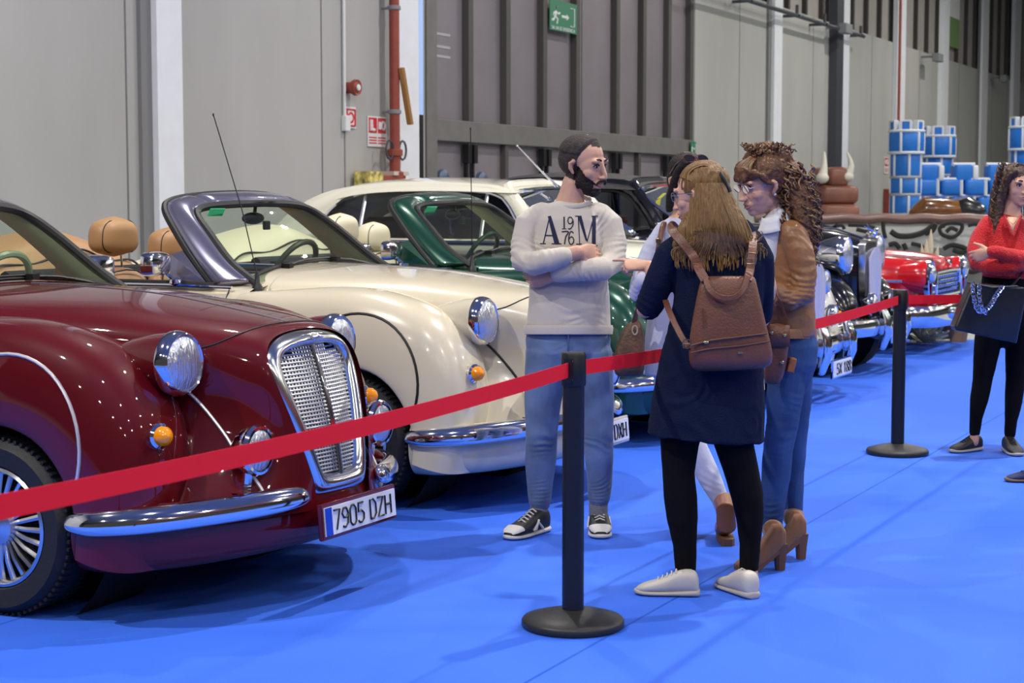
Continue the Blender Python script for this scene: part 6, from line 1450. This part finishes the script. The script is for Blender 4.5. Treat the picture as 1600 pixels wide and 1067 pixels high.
m = MB(); f.ch(m, [(1214, 336, .0, 13, .045), (1206, 352, -.01, 18, .055), (1203, 372, .0, 22, .06), (1204, 400, .0, 22, .06)], 18); m.build('shirt_front', shirtw, tanw, world=True)
jeansb = mat('blue_denim', (.022, .062, .175), .85, bump=.3, bscale=300, var=.35, vscale=7)
m = MB()
f.ch(m, [(1235, 516, .03, 37, .112), (1238, 540, .03, 40, .122), (1236, 565, .03, 40, .122), (1232, 590, .04, 35, .115)], 24)
f.ch(m, [(1230, 575, .0, 31, .09), (1226, 620, -.02, 29, .082), (1222, 665, -.02, 25, .07), (1216, 700, -.02, 24, .066), (1212, 745, -.01, 23, .062), (1209, 785, -.01, 19, .052), (1207, 815, .0, 16, .045), (1207, 826, .0, 16, .045)])
f.ch(m, [(1243, 575, .09, 28, .09), (1244, 620, .11, 25, .08), (1243, 665, .12, 21, .068), (1241, 700, .12, 19, .062), (1240, 745, .12, 17, .055), (1240, 785, .12, 15, .048), (1240, 806, .12, 14, .042)])
fk = [(Q(1213, 695, -.08), V3((.2, 0, 1)).normalized(), .028, .005, .08), (Q(1209, 800, -.05), V3((0, 0, 1)), .020, .006, .06), (Q(1240, 780, .06), V3((0, 0, 1)), .020, .005, .06), (Q(1230, 600, -.08), V3((.4, 0, 1)).normalized(), .04, .004, .1)]
fuse(m, 'jeans', jeansb, tanw, .0055, 4, .5, folds(fk, .003, 10))
cuff = mat('denim_cuff', (.22, .26, .36), .85)
for px, py, dy, w_ in ((1207, 822, 0, 16.5), (1240, 803, .12, 15)):
    m = MB(); f.ch(m, [(px, py - 3, dy, w_, .046), (px, py + 5, dy, w_, .046)], 20, r=False); m.build('jeans_cuff', cuff, tanw, world=True, bevel=.003)
suede = mat('tan_suede', (.22, .095, .038), .85, sheen=.3, bump=.2, bscale=200, var=.15, vscale=12); sole_ = mat('boot_sole', (.14, .065, .03), .6)
h0 = G(1224, 890); boot(tanw, h0, h0 + V3((-.205, -.05, 0)), Q(1208, 828, -.0), 1, suede, sole_, .095)
h0 = G(1257, 873); boot(tanw, h0, h0 + V3((-.20, -.02, 0)), Q(1240, 808, .10), 1, suede, sole_, .095)
# her handbag
r = empty('handbag', Q(1212, 600, -.16), 0, 'brown leather handbag hanging at the side of the woman in the tan jacket', 'handbag')
m = MB(); rows = []
for py, xl, xr, t in ((505, 1203, 1225, .02), (512, 1197, 1234, .045), (540, 1196, 1233, .055), (575, 1194, 1228, .055), (595, 1193, 1222, .045), (601, 1198, 1216, .02)):
    c = (xl + xr) / 2; hw = (xr - xl) / 2; rows.append([Q(c + hw * math.copysign(abs(math.cos(a)) ** .5, math.cos(a)), py, -.16 + t * math.copysign(abs(math.sin(a)) ** .6, math.sin(a))) for a in [2 * PI * k / 28 for k in range(28)]])
m.grid(rows, cu=True, caps=True); m.build('bag_body', lea, r, sub=1, world=True)
m = MB(); rows = [[Q(x, y, -.222 + .006 * abs(x - 1214) / 20) for x in (1196, 1205, 1215, 1225, 1234)] for y in (508, 525, 542)]; m.grid(rows); m.build('bag_flap', lea, r, solid=.006, world=True)
m = MB()
for px, py in ((1226, 524), (1222, 566), (1206, 520)): m.lathe([(.001, .006), (.006, .005), (.009, 0)], Q(px, py, -.225), (0, -1, 0), 12)
m.build('bag_rivet', mat('brass', (.55, .42, .22), .25, 1.0), r, world=True)
m = MB(); m.tube(catmull([Q(1200, 508, -.18), Q(1203, 490, -.19), Q(1212, 470, -.20), Q(1211, 447, -.18)], 5), .0075, 8, flat=.4); m.tube(catmull([Q(1229, 508, -.18), Q(1226, 490, -.19), Q(1217, 465, -.20), Q(1211, 447, -.18)], 5), .0075, 8, flat=.4); m.build('bag_strap', lea, r, world=True)
m = MB(); m.box(Q(1236, 570, -.14), (.03, .05, .06), Matrix.Rotation(.2, 3, 'Y')); m.build('leather_tag', mat('rust_leather', (.30, .10, .03), .5), r, world=True, bevel=.005)

# ===== woman in pale shirt hidden behind the navy coat
f = Fig(7.72); Q = f.Q
pal = person(1105, 846, 'woman in pale lilac shirt and white trousers behind the navy coat, sunglasses in hair')
HC4 = Q(1076, 284, .0); RP = Rface(-68, -8, 0); hs = 1.02
m = MB(); head(m, HC4, RP, hs, True)
f.ch(m, [(1072, 312, .02, 16, .05), (1070, 335, .02, 19, .055), (1068, 355, .02, 38, .075), (1066, 440, .02, 38, .08), (1066, 540, .02, 40, .09), (1070, 580, .02, 40, .09)])
for pts in (((1056, 570, .02, 20, .07), (1064, 650, .0, 17, .055), (1088, 705, -.02, 14, .045), (1108, 745, -.03, 12, .04), (1126, 782, -.045, 9, .034), (1131, 826, -.05, 9, .034)), ((1082, 570, .02, 20, .07), (1077, 680, .05, 14, .05), (1070, 790, .08, 9, .034), (1070, 826, .08, 9, .034)),
            ((1040, 358, .02, 13, .04), (1012, 400, .0, 11, .036), (998, 440, -.05, 10, .032), (994, 450, -.05, 8, .03), (1008, 420, -.14, 8, .024)), ((1100, 358, .02, 13, .04), (1112, 420, .02, 11, .036), (1100, 470, -.05, 10, .03))): f.ch(m, pts)
fuse(m, 'body', skinw, pal, .0045, 4, .5)
face(pal, HC4, RP, hs, darkh, lipr, True)
def T(x, y, z, C=HC4, R=RP, s=hs): return C + R @ V3((x * s, y * s, z * s))
m = MB(); m.ell(T(0, -.024, .052), (.082, .094, .078), RP, 24, 16); m.ell(T(0, -.045, .01), (.080, .075, .085), RP, 24, 16)
for g in (-1, 1): m.chain([(T(g * .050, .050, .085), .020), (T(g * .074, .030, .05), .016), (T(g * .083, .018, .0), .017), (T(g * .084, .0, -.06), .020), (T(g * .080, -.01, -.12), .018)])
fuse(m, 'hair', darkh, pal, .0048, 3, .5, lambda p: .002 * noise.noise(V3((p.x * 90, p.y * 90, p.z * 12))))
sung = mat('tortoise_frame', (.10, .035, .02), .2, coat=1.0)
glasses(pal, HC4, Rface(-68, 38, 0), hs, sung, 'sunglasses', up=.030, back=.016, rr=.026, dark=mat('dark_lens', (.015, .012, .012), .05, coat=1.0))
lil = mat('pale_lilac_cotton', (.50, .52, .66), .85, bump=.2, bscale=60)
m = MB()
f.ch(m, [(1070, 342, .02, 24, .06), (1069, 352, .02, 40, .08), (1068, 375, .02, 46, .105), (1064, 430, .02, 46, .11), (1060, 490, .02, 48, .115), (1058, 540, .02, 52, .12), (1058, 585, .02, 54, .125)], 26, r=False)
f.ch(m, [(1040, 364, .01, 19, .062), (1022, 388, .0, 18, .060), (1008, 420, -.02, 16, .054), (998, 452, -.06, 16, .05), (996, 458, -.12, 14, .046), (1003, 438, -.17, 12, .04)])
f.ch(m, [(1098, 364, .01, 19, .062), (1112, 400, .0, 17, .056), (1115, 450, -.02, 15, .05)])
fuse(m, 'shirt', lil, pal, .0058, 4, .5, folds([(Q(1003, 440, -.06), V3((.3, 0, 1)).normalized(), .028, .008, .09), (Q(1025, 385, -.04), V3((.7, 0, .7)).normalized(), .04, .005, .08)], .004, 8))
wt = mat('white_trousers', (.58, .60, .70), .8, bump=.15, bscale=80)
m = MB()
f.ch(m, [(1062, 560, .02, 46, .115), (1066, 600, .02, 44, .11)], 22)
f.ch(m, [(1054, 590, .02, 27, .09), (1064, 650, .0, 24, .075), (1088, 705, -.02, 20, .062), (1108, 745, -.03, 18, .056), (1124, 778, -.04, 14, .046), (1128, 790, -.045, 13, .042)])
f.ch(m, [(1082, 590, .03, 27, .09), (1078, 660, .05, 21, .07), (1072, 745, .07, 16, .054), (1070, 790, .08, 13, .045)])
fuse(m, 'trousers', wt, pal, .0055, 4, .5, folds([(Q(1110, 745, -.06), V3((.4, 0, 1)).normalized(), .03, .005, .08)], .003, 10))
bootm = mat('brown_boot', (.24, .085, .02), .4, coat=.3)
for px, py, dy, ty, h0 in ((1131, 783, -.05, 0, G(1136, 851)), (1070, 785, .08, 0, G(1071, 836))):
    m = MB(); c0 = V3((h0.x, h0.y, .02)); m.chain([(Q(px, py + 1, dy), .047, .047), (c0 + V3((-.0, 0, .13)), .042, .043), (c0 + V3((.0, -.0, .06)), .040, .045), (c0 + V3((-.01, -.10, .035)), .042, .034), (c0 + V3((-.01, -.17, .025)), .034, .022)] if px < 1120 else [(Q(px, py + 1, dy), .047, .047), (c0 + V3((-.008, 0, .13)), .042, .043), (c0 + V3((.0, .02, .06)), .040, .045), (c0 + V3((-.01, .10, .035)), .042, .034), (c0 + V3((-.01, .17, .025)), .034, .022)], up=V3((1, 0, 0)))
    fuse(m, 'boot', bootm, pal, .0045, 4)
    m = MB(); sg = -1 if px < 1120 else 1; m.grid([[c0 + V3((a * .034, b * sg, z)) for a, b in ((-.5, -.042), (-.9, -.02), (-1.0, .06), (-1.0, .13), (-.6, .18), (0, .195), (.6, .18), (1.0, .13), (1.0, .06), (.9, -.02), (.5, -.042))] for z in (-.02, .012)], cu=True, caps=True); m.build('boot_sole', sole_, pal, world=True)
r = empty('shoulder_bag', Q(982, 555, -.10), 0, 'brown shoulder bag with light ring hanging left of the pale-shirted woman', 'handbag')
m = MB(); rows = []
for py, xl, xr, t in ((500, 988, 1000, .015), (510, 975, 1004, .035), (530, 966, 1007, .05), (552, 960, 1008, .055), (580, 958, 1008, .055), (590, 964, 1002, .03)):
    c = (xl + xr) / 2; hw = (xr - xl) / 2; rows.append([Q(c + hw * math.copysign(abs(math.cos(a)) ** .7, math.cos(a)), py, -.12 + t * math.copysign(abs(math.sin(a)) ** .7, math.sin(a))) for a in [2 * PI * k / 28 for k in range(28)]])
m.grid(rows, cu=True, caps=True); m.build('bag_body', mat('dark_brown_leather', (.11, .055, .025), .5, bump=.5, bscale=70, var=.4, vscale=14), r, sub=1, world=True)
m = MB(); m.loop([Q(992 + 4 * math.cos(a), 516 + 7 * math.sin(a), -.175) for a in [2 * PI * k / 14 for k in range(14)]], .0035, 6, up=YUP); m.build('ring', mat('pale_ring', (.62, .52, .38), .3, .5), r, world=True)
m = MB(); m.tube(catmull([Q(990, 508, -.13), Q(1000, 470, -.16), Q(1022, 420, -.13), Q(1030, 380, -.10), Q(1036, 352, -.05), Q(1040, 346, .02)], 5), .013, 8, flat=.35); m.build('bag_strap', lea, r, world=True)
m = MB(); m.box(Q(1029, 376, -.115), (.026, .008, .022)); m.build('strap_buckle', mat('brass', (.55, .42, .22), .25, 1.0), r, world=True, bevel=.003)

# ===== woman in red at the right edge
f = Fig(10.25); Q = f.Q
red = person(1545, 706, 'curly-haired woman in red sweater and black leggings standing at the right edge with folded arms')
HC5 = Q(1587, 291, 0); RR = Rface(-72, -3, 3); hs = 1.04
m = MB(); head(m, HC5, RR, hs, True)
f.ch(m, [(1584, 312, .01, 13, .045), (1581, 330, .01, 16, .05), (1577, 345, .01, 32, .07), (1575, 430, .01, 30, .08), (1572, 500, .01, 32, .09)])
for pts in (((1548, 510, .01, 18, .07), (1535, 600, .01, 13, .055), (1524, 665, .01, 7, .034), (1522, 690, .01, 7, .034)), ((1592, 510, .01, 18, .07), (1586, 600, .01, 13, .055), (1580, 665, .01, 7, .034), (1577, 690, .01, 7, .034)),
            ((1545, 348, .01, 12, .042), (1527, 385, -.02, 10, .038), (1528, 412, -.10, 9, .034), (1580, 415, -.18, 8, .03)), ((1612, 348, .01, 12, .042), (1628, 385, -.02, 10, .038), (1618, 410, -.12, 9, .034), (1560, 396, -.22, 7, .026), (1546, 394, -.21, 6, .024))): f.ch(m, pts)
hand(m, Q(1548, 393, -.215), Q(1520, 402, -.15) - Q(1548, 393, -.215), (.1, .9, -.1), -1, .95, (18, 22, 26, 30), (0, 10))
fuse(m, 'body', skinw, red, .005, 3, .5)
face(red, HC5, RR, hs, brd, lipr, True)
redk = mat('red_knit', (.50, .008, .012), .85, sheen=.2, bump=1.0, bscale=110)
m = MB()
f.ch(m, [(1580, 338, .01, 22, .062), (1578, 345, .01, 37, .085), (1576, 360, .01, 42, .10), (1576, 395, .0, 41, .12), (1575, 420, .0, 40, .12), (1574, 434, .0, 40, .12)], 26, r=False)
f.ch(m, [(1545, 350, .01, 14, .058), (1532, 368, .0, 14, .056), (1524, 392, -.03, 13, .052), (1527, 412, -.08, 13, .05), (1545, 417, -.15, 12, .046), (1580, 416, -.19, 12, .045), (1605, 412, -.17, 10, .04)])
f.ch(m, [(1610, 350, .01, 14, .058), (1624, 368, .0, 14, .056), (1632, 392, -.03, 13, .052), (1622, 408, -.10, 13, .05), (1590, 402, -.20, 12, .046), (1560, 395, -.225, 10.5, .040), (1551, 393, -.22, 10, .036)])
fuse(m, 'sweater', redk, red, .0065, 4, .5, folds([(Q(1527, 400, -.06), V3((.2, 0, 1)).normalized(), .04, .008, .10), (Q(1570, 408, -.22), V3((1, 0, .3)).normalized(), .04, .006, .1)], .005, 8))
m = MB(); m.grid([[Q(1572, 341, -.088), Q(1582, 366, -.118)], [Q(1577, 339, -.092), Q(1583, 366, -.121)], [Q(1584, 339, -.094), Q(1584, 366, -.121)], [Q(1592, 340, -.088), Q(1585, 366, -.118)]]); m.build('neckline_skin', skinw, red, world=True, solid=.003)
m = MB(); m.tube(catmull([Q(1569, 337, -.085), Q(1576, 353, -.112), Q(1583, 368, -.126), Q(1589, 353, -.112), Q(1596, 337, -.085)], 4), .007, 6); m.build('neck_trim', redk, red, world=True)
m = MB(); m.tube(catmull([Q(1574, 338, -.095), Q(1583, 350, -.118), Q(1592, 338, -.095)], 5), .0014, 5); m.build('necklace', mat('gold', (.6, .42, .15), .25, 1.0), red, world=True)
m = MB()
f.ch(m, [(1573, 428, .0, 37, .112), (1571, 455, .01, 39, .118), (1570, 480, .01, 41, .122), (1570, 500, .01, 42, .122), (1570, 512, .01, 36, .11)], 24)
f.ch(m, [(1549, 500, .01, 23, .10), (1541, 550, .01, 20, .085), (1535, 595, .01, 15, .066), (1530, 625, .01, 14, .062), (1525, 655, .01, 9.5, .044), (1523, 676, .01, 8.5, .038)])
f.ch(m, [(1592, 500, .01, 23, .10), (1591, 550, .01, 20, .085), (1587, 595, .01, 15, .066), (1584, 625, .01, 14, .062), (1580, 655, .01, 9.5, .044), (1578, 678, .01, 8.5, .038)])
fuse(m, 'leggings', leg, red, .0062, 4, .5, folds([], .003, 9))
gsole = mat('grey_sole', (.35, .33, .33), .6)
g0 = G(1529, 704); sneaker(red, g0 + V3((.015, .02, 0)), g0 + V3((-.19, -.10, 0)), 1, blk, gsole, h=.095)
g0 = G(1576, 706); sneaker(red, g0 + V3((.0, .05, 0)), g0 + V3((.0, -.20, 0)), 1, blk, gsole, h=.095)
hbr = mat('dark_curls', (.045, .022, .013), .5, bump=.5, bscale=60, var=.4, vscale=25); hbr2 = mat('dark_curls_light', (.12, .06, .035), .5)
def T(x, y, z, C=HC5, R=RR, s=hs): return C + R @ V3((x * s, y * s, z * s))
m = MB(); m.ell(T(0, -.016, .056), (.086, .097, .080), RR, 24, 16); m.ell(T(0, -.045, .0), (.088, .078, .09), RR, 24, 16)
for g in (-1, 1): m.chain([(T(g * .050, .062, .085), .020), (T(g * .076, .040, .055), .018), (T(g * .086, .025, .0), .018), (T(g * .090, .015, -.06), .020)])
for g in (-1, 1): f.ch(m, [(1587 + g * 20, 270, .02, 9, .06), (1585 + g * 25, 300, .01, 11, .065), (1584 + g * 28, 335, .0, 12, .06), (1583 + g * 29, 362, -.03, 8, .04)], 16)
fuse(m, 'hair', hbr, red, .0055, 3, .5, lambda p: .004 * noise.noise(p * 60) + .003 * noise.noise(p * 120))
random.seed(33); m = MB(); m2 = MB()
for k in range(260):
    g = random.choice((-1, -1, 1)); t = random.random(); px = 1585 + g * (17 + 17 * t ** .7 + random.uniform(-5, 5)); py = 252 + 108 * t
    s0 = Q(px, py, random.uniform(-.045, .06)); curl(m if k % 3 else m2, s0, s0 + V3((g * random.uniform(.0, .02) - .005, random.uniform(-.01, .01), -random.uniform(.07, .12))), random.uniform(.009, .014), random.uniform(1.6, 2.6), .0042, random.uniform(0, 6))
for k in range(40):
    a = random.uniform(0, PI); c_ = T(.07 * math.cos(a), .02 + random.uniform(-.05, .02), .055 + .075 * math.sin(a)); curl(m if k % 3 else m2, c_, c_ + V3((math.cos(a) * .03, 0, -.03)), .010, 2, .003, a)
m.build('hair_curls', hbr, red, world=True); m2.build('hair_curl_highlights', hbr2, red, world=True)
# black handbag with a chain
r = empty('handbag', Q(1540, 530, -.28), 0, 'large black leather handbag with silver chain held by the woman in red', 'handbag')
bl = mat('black_leather', (.012, .012, .014), .3, bump=.2, bscale=120, coat=.2)
fr_ = [Q(1511, 441, -.26), Q(1590, 447, -.20), Q(1597, 452, -.18), Q(1580, 534, -.20), Q(1486, 514, -.30), Q(1484, 508, -.30)]
m = MB()
def bagsec(dy, e):
    cx = sum(p.x for p in fr_) / 6; cz = sum(p.z for p in fr_) / 6
    return [V3((cx + (p.x - cx) * e, p.y - .05 + dy, cz + (p.z - cz) * e)) for p in fr_]
m.grid([bagsec(-.07, .95), bagsec(-.06, 1.0), bagsec(.05, 1.0), bagsec(.06, .95)], cu=True, caps=True); m.build('bag_body', bl, r, world=True, bevel=.008)
m = MB(); m.tube([Q(1511, 441, -.385), Q(1550, 449, -.36), Q(1590, 447, -.32)], .006, 6); m.build('bag_rim', bl, r, world=True)
m = MB(); pc = catmull([Q(1520, 444, -.40), Q(1522, 468, -.42), Q(1530, 486, -.42), Q(1545, 480, -.41), Q(1556, 462, -.39), Q(1566, 449, -.37)], 9)
pc2 = catmull([Q(1530, 446, -.40), Q(1530, 462, -.43), Q(1534, 480, -.44), Q(1541, 490, -.43)], 6)
for pl_ in (pc, pc2):
    for i in range(0, len(pl_) - 1, 2):
        c_ = pl_[i]; d = (pl_[min(i + 2, len(pl_) - 1)] - pl_[max(i - 2, 0)]).normalized(); sd = d.cross(YUP).normalized() if (i // 2) % 2 else (d.cross(YUP).normalized() * .75 + YUP * .5).normalized()
        m.loop([c_ + d * (.016 * math.cos(a)) + sd * (.012 * math.sin(a)) for a in [2 * PI * k / 10 for k in range(10)]], .0036, 5, up=YUP)
m.build('bag_chain', chrome, r, world=True)
m = MB(); m.tube(catmull([Q(1582, 446, -.24), Q(1594, 430, -.16), Q(1610, 400, -.14), Q(1620, 365, -.10), Q(1616, 340, .0)], 5), .008, 6, flat=.5); m.build('bag_strap', bl, r, world=True)

# ===== visitor outside the frame whose shoe shows at the right edge
f = Fig(9.2); Q = f.Q
vis = person(1650, 745, 'visitor mostly outside the picture, only a dark navy shoe visible at right edge')
m = MB(); head(m, Q(1665, 270, 0), Rface(170, -5, 0), 1.0)
f.ch(m, [(1666, 295, .02, 15, .055), (1668, 330, .02, 18, .06), (1668, 345, .02, 34, .08), (1668, 480, .02, 36, .09)])
for x in (1640, 1698): f.ch(m, [((x + 1668) / 2, 480, .02, 18, .07), (x, 600, .02, 14, .055), (x, 710, .0, 9, .036), (x, 735, .0, 8, .036)])
for x in (1640, 1697): f.ch(m, [(x, 350, .02, 12, .045), (x, 420, .0, 10, .038), (x, 480, -.05, 8, .03)])
hand(m, Q(1640, 484, -.05), (0, -.1, -1), (1, 0, 0), 1, 1, (25, 25, 28, 30)); hand(m, Q(1697, 484, -.05), (0, -.1, -1), (-1, 0, 0), -1, 1, (25, 25, 28, 30))
fuse(m, 'body', skinm, vis, .006, 3)
m = MB(); m.ell(Q(1668, 256, .0), (.102, .084, .088)); m.ell(Q(1676, 268, .0), (.080, .082, .080)); fuse(m, 'hair', stub, vis, .006, 2)
m = MB(); f.ch(m, [(1668, 326, .02, 28, .075), (1668, 340, .02, 36, .09), (1668, 350, .02, 42, .11), (1668, 420, .02, 39, .12), (1668, 490, .02, 40, .12)], 24, r=False)
for x, g in ((1636, -1), (1700, 1)): f.ch(m, [(x, 352, .02, 15, .058), (x, 410, .0, 13, .05), (x, 478, -.05, 10, .042)])
fuse(m, 'pullover', mat('dark_pullover', (.03, .035, .05), .9), vis, .007, 4, .5, folds([], .004, 8))
m = MB(); f.ch(m, [(1668, 480, .02, 36, .115), (1668, 510, .02, 36, .11)], 20)
for x in (1640, 1698): f.ch(m, [((x + 1668) / 2, 500, .02, 19, .09), ((x + 1668) / 2, 600, .01, 16, .075), (x - 2, 728, .0, 13, .055)])
fuse(m, 'jeans', jeansb, vis, .007, 4)
nvs = mat('navy_suede', (.02, .03, .09), .8); bs_ = mat('brown_sole', (.16, .10, .06), .6)
for x, y in ((1608 + 28, 752), (1700, 742)):
    g0 = G(x, y); sneaker(vis, g0 + V3((.02, .0, 0)), g0 + V3((-.225, -.01, 0)), 1, nvs, bs_, h=.085)
